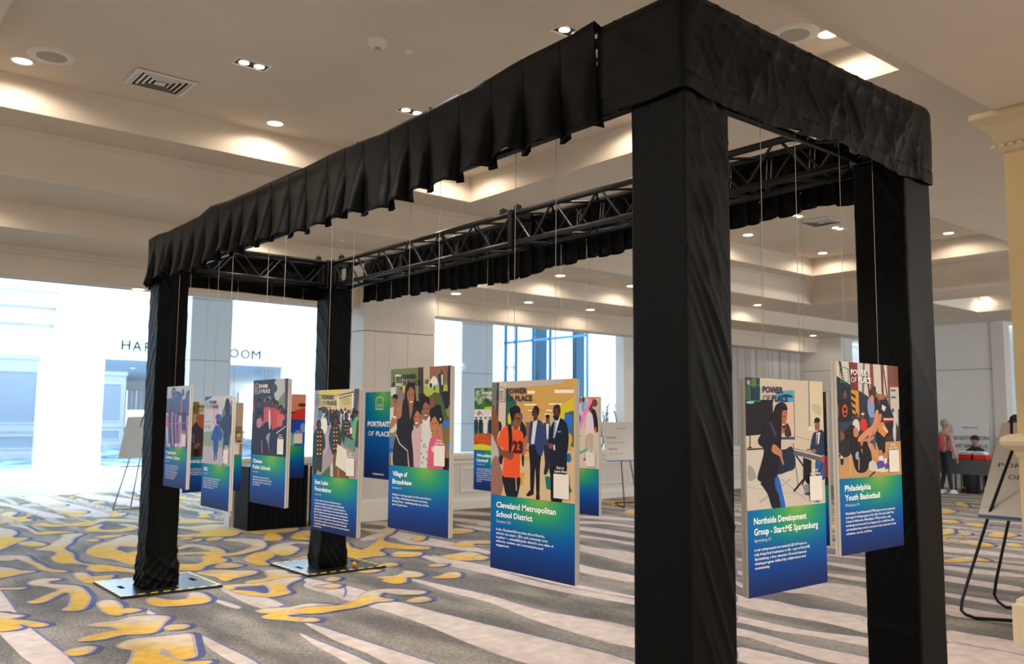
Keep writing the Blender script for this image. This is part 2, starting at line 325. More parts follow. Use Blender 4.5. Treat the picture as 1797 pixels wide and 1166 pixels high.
# (zoom frame, x scale, closed outline, mode)
FA = lambda x, y: (x/3.81, 860+y/3.81)
FB = lambda x, y: (260+x/5.99, 1000+y/5.99)
FC = lambda x, y: (300+x/5.83, 860+y/5.83)
FD = lambda x, y: (540+x/4.078, 880+y/4.078)
FE_ = lambda x, y: (840+x/4.079, 880+y/4.079)
FG = lambda x, y: (1280+x/5.66, 960+y/5.66)
FH = lambda x, y: (1630+x/3.81, 860+y/3.81)
BLOBS = [
 (FA, [(-60,270),(60,265),(105,290),(75,320),(180,325),(120,350),(60,375),(10,395),(-60,410)]),
 (FA, [(245,403),(300,385),(360,355),(420,320),(430,300),(550,297),(490,325),(470,355),(420,395),(480,430),(490,470),(570,500),(700,505),(850,530),(925,545),(925,556),(780,545),(650,548),(590,530),(600,508),(500,495),(400,490),(350,458),(390,425),(330,408)]),
 (FA, [(585,412),(650,370),(740,345),(830,310),(925,310),(925,380),(860,380),(790,380),(765,400),(720,415),(680,400),(665,412),(700,420),(780,405),(850,425),(925,415),(925,500),(860,495),(780,470),(680,455),(610,440)]),
 (FA, [(-40,445),(90,440),(170,445),(215,480),(270,505),(320,530),(440,547),(380,552),(280,535),(240,510),(190,490),(120,465),(60,475),(-40,470)]),
 (FA, [(-60,525),(60,525),(120,540),(230,548),(130,565),(60,580),(0,590),(-60,600)]),
 (FA, [(200,620),(270,600),(350,595),(395,602),(320,615),(330,632),(440,640),(520,650),(570,690),(590,730),(560,790),(510,808),(430,805),(470,775),(485,720),(470,692),(420,690),(360,715),(300,745),(240,760),(195,752),(250,735),(320,705),(400,675),(370,660),(290,645),(230,640)]),
 (FA, [(505,560),(560,558),(600,580),(680,580),(750,575),(720,600),(640,625),(570,620),(530,600)]),
 (FA, [(660,760),(700,742),(760,745),(800,775),(810,800),(870,795),(930,808),(870,822),(820,825),(790,840),(740,835),(700,815),(675,790)]),
 (FA, [(600,905),(680,890),(800,875),(900,850),(1050,845),(1120,855),(1090,890),(1030,950),(940,965),(820,970),(680,1000),(560,1012),(545,1000),(640,970),(740,950),(800,935),(730,918),(640,915)]),
 (FA, [(445,1090),(480,1070),(560,1053),(625,1058),(590,1090),(520,1108),(465,1105)]),
 (FA, [(-40,828),(60,835),(150,845),(100,858),(60,870),(180,880),(310,905),(240,918),(160,900),(110,905),(130,925),(60,942),(-40,935)]),
 (FA, [(-40,660),(60,660),(165,658),(110,668),(20,668),(-40,670)]),
 (FA, [(800,1045),(850,1015),(940,995),(1080,985),(1180,975),(1270,970),(1290,1040),(1300,1110),(1250,1130),(1200,1135),(1150,1110),(1120,1080),(1080,1060),(1070,1100),(1150,1130),(1230,1155),(1400,1150),(1330,1175),(1200,1180),(1080,1190),(870,1200),(890,1130),(900,1075),(840,1065)]),
 (FA, [(10,165),(60,150),(110,155),(70,180),(130,185),(220,170),(160,190),(215,205),(150,215),(100,212),(130,203),(60,195),(20,182)]),
 (FA, [(210,238),(280,225),(340,230),(440,235),(520,220),(610,215),(700,195),(930,202),(930,218),(850,215),(700,210),(600,240),(480,243),(380,248),(290,245)]),
 (FA, [(50,238),(150,240),(200,262),(250,285),(340,280),(490,284),(400,292),(260,300),(220,285),(190,265),(120,248)]),
 (FA, [(570,275),(620,245),(680,235),(650,258),(700,270),(800,265),(860,250),(800,232),(880,235),(918,250),(890,270),(790,283),(680,282)]),
 (FA, [(130,362),(170,348),(240,350),(300,365),(270,378),(200,378)]),
 (FA, [(635,320),(700,308),(810,305),(780,315),(700,325)]), (FA, [(580,342),(620,333),(660,337),(630,347)]),
 (FA, [(340,106),(380,98),(440,101),(420,112),(360,112)]), (FA, [(610,88),(650,80),(700,84),(660,94)]), (FA, [(60,100),(100,94),(125,98),(90,105)]),
 (FA, [(380,140),(470,135),(570,145),(560,160),(470,165),(420,150)]), (FA, [(740,165),(790,155),(840,160),(800,180),(750,182)]),
 (FB, [(0,320),(60,300),(180,320),(300,325),(420,310),(440,280),(445,250),(540,250),(610,285),(640,320),(590,350),(450,370),(300,382),(150,388),(60,375),(10,350)]),
 (FB, [(195,615),(240,590),(330,583),(405,590),(390,615),(300,632),(220,636)]),
 (FB, [(515,38),(620,15),(750,8),(900,12),(1100,15),(1130,35),(1060,60),(960,80),(880,95),(830,118),(780,115),(745,90),(700,75),(600,60)]),
 (FB, [(1040,135),(1100,118),(1210,105),(1270,80),(1250,45),(1260,10),(1420,10),(1470,45),(1590,62),(1560,75),(1400,90),(1280,110),(1180,140),(1080,150)]),
 (FB, [(780,180),(900,165),(1050,155),(1150,148),(1280,130),(1400,95),(1600,88),(1470,150),(1430,195),(1480,245),(1400,270),(1280,288),(1120,280),(980,258),(880,232),(910,222),(1020,230),(1120,240),(1200,258),(1290,245),(1280,200),(1230,165),(1150,168),(1000,178),(900,188),(870,212)]),
 (FB, [(1150,440),(1220,420),(1380,410),(1500,400),(1600,380),(1700,365),(1850,370),(1980,390),(1850,440),(1700,460),(1500,475),(1440,485),(1480,505),(1600,512),(1780,525),(1740,550),(1600,550),(1400,530),(1260,520),(1215,500),(1300,465),(1200,455)]),
 (FC, [(85,595),(150,565),(260,562),(350,575),(450,590),(530,625),(540,650),(640,650),(740,625),(840,580),(760,550),(660,535),(560,525),(555,508),(700,500),(850,508),(920,515),(965,565),(930,605),(840,630),(740,655),(620,675),(490,690),(560,720),(520,745),(400,765),(330,790),(290,825),(200,828),(85,820),(85,772),(180,768),(280,762),(340,735),(330,690),(370,665),(250,662),(85,668),(85,655),(180,645),(300,640),(420,632),(350,610),(250,585),(160,595),(85,612)]),
 (FC, [(755,715),(800,680),(880,645),(990,630),(1020,595),(1100,560),(1200,542),(1330,535),(1420,545),(1415,560),(1300,550),(1210,570),(1300,600),(1240,650),(1170,675),(1080,665),(1020,655),(1040,680),(990,710),(945,735),(980,760),(1010,775),(900,775),(820,750)]),
 (FC, [(470,780),(540,755),(640,758),(725,778),(650,795),(540,805),(480,800)]),
 (FC, [(85,465),(200,460),(330,440),(230,415),(120,400),(85,392),(85,375),(200,380),(280,370),(450,355),(700,368),(1000,362),(1200,365),(1290,390),(1270,420),(1150,440),(1060,445),(1110,470),(1130,490),(1100,520),(960,518),(970,480),(980,450),(900,455),(780,435),(700,435),(640,470),(500,480),(300,480),(85,485)]),
 (FC, [(700,330),(820,305),(950,300),(1100,315),(1250,320),(1380,290),(1425,290),(1425,330),(1380,355),(1250,355),(1100,345),(950,345),(780,345)]),
 (FC, [(95,305),(200,300),(330,305),(450,322),(590,330),(450,340),(250,345),(95,345)]),
 (FC, [(290,245),(320,225),(420,225),(420,245),(360,260),(410,280),(280,290),(310,262)]),
 (FC, [(500,280),(560,258),(620,260),(600,285),(540,290)]), (FC, [(640,240),(720,228),(790,232),(770,250),(680,255)]),
 (FC, [(760,275),(800,250),(830,218),(920,218),(920,240),(1180,245),(1170,262),(900,262),(850,262),(800,285)]),
 (FC, [(625,300),(700,290),(800,296),(720,310),(640,312)]), (FC, [(355,510),(440,490),(530,495),(450,520),(380,525)]), (FC, [(215,520),(290,508),(305,518),(240,530)]),
 (FC, [(1240,490),(1300,440),(1420,420),(1425,480),(1340,480),(1420,500),(1420,512),(1300,510)]), (FC, [(100,500),(170,492),(210,500),(150,510)]),
 (FC, [(1220,720),(1300,700),(1390,680),(1400,700),(1300,720)]),
 (FC, [(1480,990),(1560,978),(1690,975),(1720,990),(1640,1010),(1540,1008)]),
 (FD, [(275,300),(300,330),(340,340),(400,350),(490,300),(510,265),(570,240),(430,215),(380,195),(530,205),(560,180),(400,160),(470,150),(560,148),(578,165),(578,195),(620,200),(600,230),(560,250),(530,275),(570,295),(700,315),(850,330),(855,345),(700,345),(560,335),(500,355),(540,375),(540,390),(450,400),(360,412),(290,400),(272,380)]),
 (FD, [(610,385),(640,365),(720,365),(805,370),(790,392),(700,400),(630,398)]),
 (FD, [(960,395),(1060,380),(1130,368),(1190,370),(1290,408),(1230,422),(1100,425),(1010,412)]),
 (FD, [(870,462),(930,452),(990,455),(940,470),(890,470)]), (FD, [(905,548),(960,535),(1010,515),(1075,515),(1075,545),(1010,552),(930,552)]),
 (FD, [(505,548),(560,540),(620,540),(680,520),(700,502),(780,510),(820,530),(770,545),(700,548),(690,580),(630,592),(560,580),(545,565),(580,555),(520,555)]),
 (FD, [(720,718),(770,698),(840,690),(870,708),(820,722),(760,725)]),
 (FD, [(520,460),(570,445),(630,450),(625,465),(550,468)]), (FD, [(355,512),(420,498),(515,495),(480,508),(420,515)]), (FD, [(145,560),(180,548),(222,552),(200,570),(150,572)]), (FD, [(100,610),(180,598),(230,605),(190,625),(110,620)]),
 (FD, [(-40,770),(60,760),(180,755),(280,740),(370,700),(400,665),(480,640),(600,632),(720,640),(830,648),(800,668),(660,670),(540,655),(500,690),(600,708),(560,718),(470,725),(340,760),(180,785),(60,805),(-60,800),(-120,790)]),
 (FD, [(-40,850),(10,840),(65,850),(50,863),(0,865),(-30,862)]),
 (FD, [(1035,200),(1130,198),(1185,215),(1120,230),(1035,232)]), (FD, [(1040,320),(1110,290),(1190,285),(1330,288),(1290,305),(1200,305),(1180,320),(1330,325),(1100,325)]), (FD, [(750,275),(790,250),(835,255),(820,280),(770,290)]),
 (FD, [(1280,395+8),(1340,400),(1400,405),(1330,412)]),
 (FE_, [(-30,410),(0,392),(40,396),(62,406),(30,420),(-20,422)]), (FE_, [(1050,80),(1075,65),(1112,62),(1112,88),(1075,88)]),
 (FH, [(85,130),(130,130),(180,148),(130,158),(85,155)]), (FH, [(100,480),(170,460),(260,450),(330,458),(400,478),(300,478),(200,485),(130,485)]),
 (FH, [(200,350),(260,340),(330,345),(430,375),(380,382),(280,368)]), (FH, [(90,270),(150,262),(160,290),(110,300),(90,298)]), (FH, [(410,300),(450,285),(560,295),(580,308),(500,320),(420,315)]), (FH, [(240,228),(320,225),(400,240),(330,250)]),
 (FH, [(190,85),(240,95),(262,118),(200,110)]), (FH, [(90,205),(160,205),(200,222),(110,220)]), (FH, [(215,295),(270,292),(270,302),(220,304)]), (FH, [(530,360),(600,365),(620,385),(540,382)]),
]
# long pale stripes
STRIPES = [
 (FA, [(0,672),(15,690),(110,825),(180,910),(510,1180),(240,1180),(0,965),(-60,900),(-60,600)]),
 (FB, [(690,310),(830,345),(970,395),(930,412),(800,375),(700,335)]),
 (FB, [(575,700),(800,810),(1020,915),(1160,1010),(960,1010),(700,865),(600,780)]),
 (FB, [(770,215),(1000,270),(1250,340),(1390,405),(1200,410),(1000,340),(840,255)]),
 (FB, [(1590,670),(1800,760),(2100,880),(2560,1100),(2300,1100),(2000,930),(1740,790)]),
 (FB, [(0,430),(90,480),(220,560),(130,560),(0,475)]),
 (FB, [(1640,560),(1800,600),(2100,700),(2500,830),(3300,1100),(2700,1060),(2300,880),(1950,740)]),
 (FD, [(-20,590),(100,570),(250,600),(430,650),(380,700),(300,715),(150,665),(0,625)]),
 (FD, [(430,745),(600,715),(900,790),(1300,890),(1700,985),(2330,1150),(2330,1250),(1700,1190),(1300,1075),(850,890),(560,790)]),
 (FD, [(700,555),(800,565),(1000,610),(1300,675),(1700,790),(2330,905),(2330,1050),(1700,880),(1300,725),(1000,650),(850,600)]),
 (FD, [(800,380),(950,410),(1300,480),(1700,590),(2330,705),(2330,740),(1700,625),(1300,525),(1000,460),(840,410)]),
 (FD, [(880,385),(1050,420),(1300,465),(1600,530),(2330,680),(2330,695),(1900,620),(1300,480),(1000,425)]),
 (FE_, [(0,160),(60,150),(85,160),(85,175),(0,172)]),
 (FE_, [(705,185),(850,195),(1110,235),(1110,262),(850,225),(705,205)]), (FE_, [(705,240),(900,265),(1110,300),(1110,318),(900,280),(705,258)]),
 (FE_, [(705,310),(850,335),(1110,372),(1110,450),(900,400),(705,350)]), (FE_, [(705,145),(900,150),(1110,178),(1110,190),(900,165),(705,160)]),
 (FE_, [(705,452),(850,485),(1110,535),(1110,582),(900,545),(705,500)]), (FE_, [(705,105),(900,112),(1110,125),(1110,140),(900,128),(705,118)]),
 (FG, [(55,475),(160,500),(450,540),(700,600),(1000,640),(1400,715),(1400,860),(1100,790),(800,730),(400,660),(60,570)]),
 (FG, [(62,690),(300,735),(700,820),(1050,870),(1400,915),(1400,995),(900,900),(500,845),(200,775),(62,740)]),
 (FG, [(65,810),(400,890),(800,990),(1400,1110),(1400,1190),(1000,1150),(600,1030),(200,905),(65,880)]),
 (FG, [(68,1005),(300,1040),(700,1130),(1000,1210),(500,1210),(68,1130)]),
 (FG, [(520,450),(700,405),(960,360),(1400,430),(1400,600),(1100,540),(800,475)]), (FG, [(970,265),(1345,310),(1345,350),(970,290)]), (FG, [(970,150),(1345,205),(1345,240),(970,175)]),
 (FG, [(970,75),(1345,110),(1345,125),(970,90)]), (FG, [(60,235),(150,255),(150,290),(60,265)]), (FG, [(60,110),(145,130),(145,150),(60,128)]), (FG, [(60,340),(150,380),(150,420),(60,370)]),
 (FH, [(120,945),(300,970),(640,1030),(640,1110),(400,1080),(130,1020)]), (FH, [(125,1030),(300,1050),(640,1115),(640,1190),(128,1190)]),
 (FH, [(110,690),(300,720),(580,760),(580,790),(300,745),(110,712)]), (FH, [(105,575),(300,605),(600,650),(600,680),(300,640),(105,610)]), (FH, [(100,510),(300,530),(640,570),(640,590),(300,560),(100,530)]),
 (FH, [(115,770),(300,800),(590,850),(590,900),(250,860),(118,830)]), (FH, [(95,390),(300,400),(630,440),(630,460),(300,430),(95,415)]),
 (FA, [(0,88),(60,95),(200,125),(330,155),(440,185),(330,190),(200,155),(60,115),(0,105)]),
 (FA, [(160,50),(290,42),(400,75),(560,110),(700,150),(800,180),(560,180),(400,150),(260,95)]),
 (FA, [(500,35),(700,40),(930,75),(930,130),(800,90),(600,60)]),
 (FC, [(500,985),(640,1010),(900,1080),(1150,1180),(900,1180),(700,1090),(540,1030)]),
 (FC, [(1350,905),(1500,930),(1750,985),(1750,1100),(1600,1050),(1440,985)]),
 (FC, [(640,130),(900,180),(1300,240),(1420,255),(1420,275),(1100,255),(800,210),(640,180)]),
 (FD, [(380,270),(520,225),(620,215),(900,270),(1280,350),(1280,380),(950,330),(700,300),(600,260),(420,285)]),
 (FD, [(1040,70),(1300,85),(1300,105),(1040,90)]), (FD, [(1040,120),(1300,145),(1300,165),(1040,140)]), (FD, [(1040,165),(1300,195),(1300,215),(1180,200)]),
]
# the same stripes where the two near legs hide them
for a0, a1, b0, b1 in ((1011, 1023, 1043, 1061), (971, 990, 996, 1012), (1053, 1061.5, 1082, 1092), (1102, 1138, 1138, 1164), (953, 958, 979, 984)):
    STRIPES.append((lambda x, y: (x, y), [(1118, a0+1), (1160, a0+(b0-a0)*.26), (1220, a0+(b0-a0)*.6), (1283, b0-1), (1283, b1-1), (1220, a1+(b1-a1)*.6), (1160, a1+(b1-a1)*.26), (1118, a1+1)]))
for a0, a1, b0, b1 in ((1086, 1112, 1108, 1128), (1036, 1066, 1062, 1078), (1015, 1022, 1041, 1047), (996, 1002, 1011, 1017), (1156, 1170, 1182, 1198)):
    STRIPES.append((lambda x, y: (x, y), [(1527, a0), (1560, a0*.75+b0*.25), (1590, (a0+b0)/2), (1648, b0-1), (1648, b1-1), (1590, (a1+b1)/2), (1560, a1*.75+b1*.25), (1527, a1)]))
for fr, pts in STRIPES:
    c = catmull(pts, 3); P = [fl(fr(*p)) for p in c]
    if any(not(-3 < x < 14 and 0 < y < 20) for x, y in P): continue
    motifs.flat([(x+.012, y-.004) for x, y in offset(P, .012)], (116, 120, 158), zl())
    motifs.flat(offset(P, .004), (186, 160, 158), zl())
    motifs.flat(P, STR, zl())
for fr, pts in BLOBS:
    c = catmull(pts, 4); cy = [p[1] for p in c]; y0, y1 = min(cy), max(cy)
    P = [fl(fr(*p)) for p in c]
    sh = .022 if y1-y0 > 40 else .012
    for lay, d, z, colr in ((0, .044, .0006, NAVY), (1, .022, .0012, PINK)):
        Q = offset(P, d)
        if lay == 0: Q = [(x+.024, y-.01) for x, y in Q]
        motifs.flat(Q, colr, zl())
    cols = []
    for p in c:
        t = (p[1]-y0)/max(1, y1-y0); t = min(1, max(0, (t-.15)/.45)); t = t*t*(3-2*t)
        cols.append(tuple(PALE[i]*(1-t)+YEL[i]*t for i in range(3)))
    motifs.flat(P, cols, zl())
mo = motifs.build('carpet_motifs', M_PILE, floor); mo['kind'] = 'stuff'
# ---- floors beyond, walls, atrium
tm = mat('striped_stone_tile', (225, 230, 235), .35); nt = tm.node_tree
w = nt.nodes.new('ShaderNodeTexWave'); w.bands_direction = 'Y'; w.inputs['Scale'].default_value = .42; g = nt.nodes.new('ShaderNodeNewGeometry'); nt.links.new(g.outputs['Position'], w.inputs['Vector'])
r_ = nt.nodes.new('ShaderNodeValToRGB'); r_.color_ramp.elements[0].position = .35; r_.color_ramp.elements[0].color = L3((112, 124, 140)); r_.color_ramp.elements[1].position = .45; r_.color_ramp.elements[1].color = L3((176, 176, 176))
nt.links.new(w.outputs['Fac'], r_.inputs[0]); nt.links.new(r_.outputs[0], nt.nodes['Principled BSDF'].inputs['Base Color'])
m = MB(); m.box(XL, 25, 19.25, 29.5, -.12, 0); struct(m.build('floor', tm))
bm_ = mat('daylight_blue_patterned_carpet', (120, 160, 195), .9); nt = bm_.node_tree  # bluish cast of the daylight is put into the carpet colours
n = nt.nodes.new('ShaderNodeTexNoise'); n.inputs['Scale'].default_value = .7; n.inputs['Distortion'].default_value = 1.5; g = nt.nodes.new('ShaderNodeNewGeometry'); nt.links.new(g.outputs['Position'], n.inputs['Vector'])
r_ = nt.nodes.new('ShaderNodeValToRGB'); r_.color_ramp.elements[0].position = .42; r_.color_ramp.elements[0].color = L3((70, 120, 160)); r_.color_ramp.elements[1].position = .56; r_.color_ramp.elements[1].color = L3((190, 210, 225))
nt.links.new(n.outputs['Fac'], r_.inputs[0]); nt.links.new(r_.outputs[0], nt.nodes['Principled BSDF'].inputs['Base Color'])
m = MB(); m.box(XL, 25, 29.5, 60, -.12, 0); struct(m.build('floor', bm_))
m = MB(); m.box(XL, 25, 12.45, 29.5, 7.0, 7.1); struct(m.build('ceiling', M_WALLW))
m = MB(); m.box(XL, 25, 29.9, 60, 3.8, 3.9); struct(m.build('ceiling', M_WALLW))
m = MB(); m.box(XL-.1, XL, YN, 60, 0, 7.1); struct(m.build('wall_left', M_BEIGE))
m = MB(); m.box(XL, XR, YN-.1, YN, 0, 3.95); struct(m.build('wall_front', M_BEIGE))
M_PAPER = mat('striped_wallpaper', (196, 194, 192), .8); nt = M_PAPER.node_tree
w = nt.nodes.new('ShaderNodeTexNoise'); w.noise_dimensions = '3D'; w.inputs['Scale'].default_value = 1; g = nt.nodes.new('ShaderNodeNewGeometry'); mp = nt.nodes.new('ShaderNodeMapping'); mp.inputs['Scale'].default_value = (7, 7, .02)
nt.links.new(g.outputs['Position'], mp.inputs[0]); nt.links.new(mp.outputs[0], w.inputs['Vector'])
r_ = nt.nodes.new('ShaderNodeValToRGB'); r_.color_ramp.elements[0].position = .4; r_.color_ramp.elements[0].color = L3((168, 164, 160)); r_.color_ramp.elements[1].position = .6; r_.color_ramp.elements[1].color = L3((208, 204, 200))
nt.links.new(w.outputs['Fac'], r_.inputs[0]); nt.links.new(r_.outputs[0], nt.nodes['Principled BSDF'].inputs['Base Color'])
def panelled(name, x0, x1, y0, y1, z0, z1, joints, mt, gap=.012, dep=.012, kind='structure', base=0):
    "pillar or wall of large flush panels with recessed joints: core + one panel per course"
    core = MB(); core.box(x0+dep, x1-dep, y0+dep, y1-dep, z0, z1)
    c = core.build(name, M_DARKJ); c['kind'] = kind
    if base: sk_ = MB(); sk_.box(x0-.02, x1+.02, y0-.02, y1+.02, 0, base); sk_.box(x0-.01, x1+.01, y0-.01, y1+.01, base, base+.03); sk_.build('skirting', M_TRIM, c)
    zs = [z0]+[j for j in joints if z0 < j < z1]+[z1]
    for a, b in zip(zs, zs[1:]):
        p = MB(); p.bbox(x0, x1, y0, y1, a+(gap/2 if a > z0 else max(0, base-z0)), b-(gap/2 if b < z1 else 0), .004); p.build('wall_panel', mt, c)
    return c
JT = (1.42, 2.9, 4.36, 5.8)
panelled('pillar', 6.79, 8.13, 11.83, 12.7, 0, ZD, (2.94,), M_BEIGE, base=.3)                 # large pillar right of the far corner of the frame
gx0, gx1 = at(330, 700, 1, 12.0).x, at(403, 700, 1, 12.0).x
panelled('pillar', at(330, 700, 1, 20.5).x, at(403, 700, 1, 20.5).x, 20.5, 21.6, 0, 7, JT, mat('grey_pillar_panel', (204, 206, 208), .7), base=.2)
panelled('pillar', 15.05, 16.22, 20.5, 21.6, 0, 7, JT, mat('grey_pillar_panel', (204, 206, 208), .7), base=.2)
panelled('pillar', 6.05, 7.44, 28.9, 29.6, 0, 7, JT, M_WALLW, base=.38)
panelled('pillar', 13.6, 15.3, 28.9, 29.6, 0, 7, JT, M_WALLW, base=.38)
# back wall of the atrium with two wide openings
m = MB(); m.box(XL, 6.2, 29.6, 29.9, 3.39, 7); m.box(XL, 6.05, 29.35, 29.6, 4.35, 7); m.box(XL, 6.05, 29.1, 29.35, 4.85, 7); m.box(XL, 6.05, 28.95, 29.1, 5.3, 7)
m.box(7.3, 13.7, 29.45, 29.75, 3.37, 7); m.box(15.2, 24.1, 29.5, 29.8, 0, 7); m.box(5.75, 6.1, 29.5, 29.8, 0, 3.39)
struct(m.build('wall_back', M_WALLW))
# lettering on the atrium wall
M_SIGN = mat('dark_teal_metal_letters', (2, 40, 42), .6, spec=.05)
sg = empty('wall_sign', (8.1, 29.42, 3.6), label='dark teal capital letters of the room name high on the white atrium wall', cat='sign')
for ch, px, py in (('H', 221, 607), ('A', 240.5, 609), ('R', 260, 611), ('B', 279, 613), ('O', 298, 614), ('R', 317, 616), ('R', 384, 620), ('O', 411, 621), ('O', 430.5, 622.5), ('M', 449.5, 624)):
    p = at(px, py+7, 1, 29.42); mb = MB(); text(mb, ch, 0, 0, .31, bold=0 if ch == 'M' else .006, align='c', width={'M': .33, 'H': .27, 'A': .30, 'O': .33}.get(ch, .21))
    vs, fs = mb.v, mb.f; mb2 = MB(); k = len(vs)
    mb2.v = [(x, 0, z) for x, y, z in vs]+[(x, .03, z) for x, y, z in vs]; mb2.f = list(fs)+[tuple(i+k for i in f[::-1]) for f in fs]; mb2.c = [None]*len(mb2.f); mb2.sm = [False]*len(mb2.f)
    o = mb2.build('letter', M_SIGN, sg); o.location = (p.x-8.1, 0, p.z-3.6)
# window wall of the atrium
M_GLASS = bpy.data.materials.new('clear_window_glass'); M_GLASS.use_nodes = True; b_ = M_GLASS.node_tree.nodes['Principled BSDF']; b_.inputs['Transmission Weight'].default_value = 1; b_.inputs['Roughness'].default_value = 0; b_.inputs['IOR'].default_value = 1.02; b_.inputs['Base Color'].default_value = (.95, .98, 1, 1)
M_MULL = mat('flare_blue_mullion', (20, 88, 122), .5)  # blue of the window flare is put into the frame colour
wy = [24.35, 25.69, 27.62, 28.74, 29.5]; fr = MB()
ys_ = [24.35, 26.55, 27.62, 28.74, 29.45]
for y in ys_: fr.box(23.95, 24.05, y-.045, y+.045, .3, 7)
fr.box(23.95, 24.05, 24.35, 29.5, 4.82, 4.92); fr.box(23.95, 24.05, 24.35, 29.5, .3, .4); fr.box(23.95, 24.05, 24.35, 29.5, 2.2, 2.26)
wn = struct(fr.build('window_1', M_MULL))
for a, b in zip(ys_, ys_[1:]):
    for z0, z1 in ((.4, 2.2), (2.26, 4.82), (4.92, 7)):
        p = MB(); p.box(23.99, 24.01, a+.045, b-.045, z0, z1); p.build('pane', M_GLASS, wn)
ex = MB()
for y, w_ in ((25.9, .26), (28.25, .30), (31, .3)): ex.box(26.5, 27.0, y*1.07-w_/2, y*1.07+w_/2, 0, 7)
struct(ex.build('outer_column', M_MULL)); 
m = MB(); m.box(24, 24.2, 12.45, 24.3, 0, 7); m.box(24, 24.2, 24.3, 29.6, 0, .3); struct(m.build('wall_right', M_WALLW))
# wall between lobby and atrium: dado with open windows above, then wallpapered wall
ox = at(412, 700, 1, 12.4).x; m = MB()
m.box(ox, 13.3, 12.42, 12.62, 0, .93); m.box(13.301, 20.0, 12.42, 12.62, 0, ZD); m.box(13.26, 13.301, 12.43, 12.61, .98, ZD)
wb = struct(m.build('wall_back', M_BEIGE))
def dado(x0, x1, y, n, name):
    d = MB(); d.box(x0, x1, y-.035, y, 0, .19); d.box(x0, x1, y-.05, y, .0, .15); d.box(x0, x1, y-.06, y+.25, .93, .98); d.box(x0, x1, y-.04, y, .88, .93); d.box(x0, x1, y-.02, y, .80, .83)
    o = struct(d.build(name, M_TRIM)); w_ = (x1-x0)/n
    for i in range(n):
        a, b = x0+i*w_+.12, x0+(i+1)*w_-.12; p = MB()
        for (q0, q1, z0, z1) in ((a, b, .30, .325), (a, b, .70, .725), (a, a+.025, .325, .70), (b-.025, b, .325, .70)): p.box(q0, q1, y-.018, y, z0, z1)
        p.build('panel_moulding', M_TRIM, o)
dado(ox, 6.78, 12.42, 2, 'trim_3'); dado(8.14, 13.3, 12.42, 6, 'trim_4'); dado(13.3, 20.0, 12.42, 6, 'trim_5')
m = MB(); m.box(13.7, 20.0, 12.405, 12.42, .98, ZD-.12); struct(m.build('wall_back_wallpaper', M_PAPER))
m = MB(); m.box(13.235, 13.7, 12.36, 12.60, .99, ZD); struct(m.build('trim_6', M_WALLW))
yp = at(1480, 700, 0, 20.0).y
panelled('wall_right_pier', 19.97, 20.5, yp, 12.41, 0, ZC, (2.84,), M_WALLW, base=.2)
y1, y2 = at(1620, 700, 0, 21.7).y, at(1745, 700, 0, 21.7).y
panelled('wall_right_panel', 21.7, 22.0, y2, y1+1.2, 0, ZC, (2.84,), M_WALLW, base=.15)
m = MB(); m.box(21.66, 22.0, y2-.28, y2, 0, ZC); struct(m.build('trim_7', M_BEIGE))
m = MB(); m.box(22.5, 22.6, -6, y2-.28, 0, ZC); struct(m.build('wall_right_wallpaper', M_PAPER))
m = MB(); m.box(22.9, 23.0, y1+1.2, 12.42, 0, ZC); m.box(20.0, 24.0, 12.42, 12.62, ZC-.3, ZC); m.box(20., 23., 12.3, 12.62, 0, 3.2); m.box(23.2, 23.3, YN, 12.5, 0, ZC); m.box(20.5, 24.2, 12.46, 12.66, 0, 7); struct(m.build('wall_right', M_WALLW))
# side room behind the atrium: panelled columns, blinds and windows
def panel_column(x, y, w_, h, lab):
    c = MB(); c.box(x-w_/2, x+w_/2, y, y+.8, 0, h); c.box(x-w_/2-.05, x+w_/2+.05, y-.05, y+.85, 0, .2); c.box(x-w_/2-.06, x+w_/2+.06, y-.06, y+.86, .98, 1.05); c.box(x-w_/2-.05, x+w_/2+.05, y-.05, y+.85, h-.25, h)
    o = struct(c.build('pillar', M_WALLW))
    for (z0, z1) in ((.35, .85), (1.25, h-.65)):
        a, b = x-w_/2+.18, x+w_/2-.18; p = MB()
        for q in ((a, b, z0, z0+.05), (a, b, z1-.05, z1), (a, a+.05, z0+.05, z1-.05), (b-.05, b, z0+.05, z1-.05)): p.box(q[0], q[1], y-.04, y, q[2], q[3])
        p.build('panel_moulding', M_TRIM, o); q = MB(); q.box(a+.05, b-.05, y-.012, y, z0+.05, z1-.05); q.build('inset_panel', mat('pale_grey_blue_panel', (190, 198, 208), .7), o)
panel_column(at(22, 700, 1, 35).x, 35, 1.9, 3.8, ''); panel_column(at(192, 700, 1, 46).x, 46, 1.5, 3.8, ''); panel_column(at(470, 700, 1, 40).x, 40, .6, 3.8, '')
fw = MB(); fw.box(XL, 25, 60, 60.2, 0, .4); fw.box(XL, 25, 60, 60.2, 3.2, 3.9); struct(fw.build('wall_far', M_WALLW))
fw = MB()
for i in range(17): fw.box(-6+i*1.9-.06, -6+i*1.9+.06, 59.95, 60.15, .4, 3.2)
fw.box(XL, 25, 59.95, 60.15, .4, .5)
wf = struct(fw.build('window_2', M_MULL))
for i in range(16):
    p = MB(); p.box(-6+i*1.9+.06, -6+(i+1)*1.9-.06, 60.04, 60.06, .5, 3.2); p.build('pane', M_GLASS, wf)
M_BLIND = mat('white_blind_fabric', (215, 225, 232), .8)
for i in range(16):
    p = MB()
    for k in range(6): p.box(-5.9+i*1.9+k*.29, -5.9+i*1.9+k*.29+.27, 59.86+.02*(k % 2), 59.89+.02*(k % 2), 1.9, 3.2)
    p.build('blind', M_BLIND, wf)
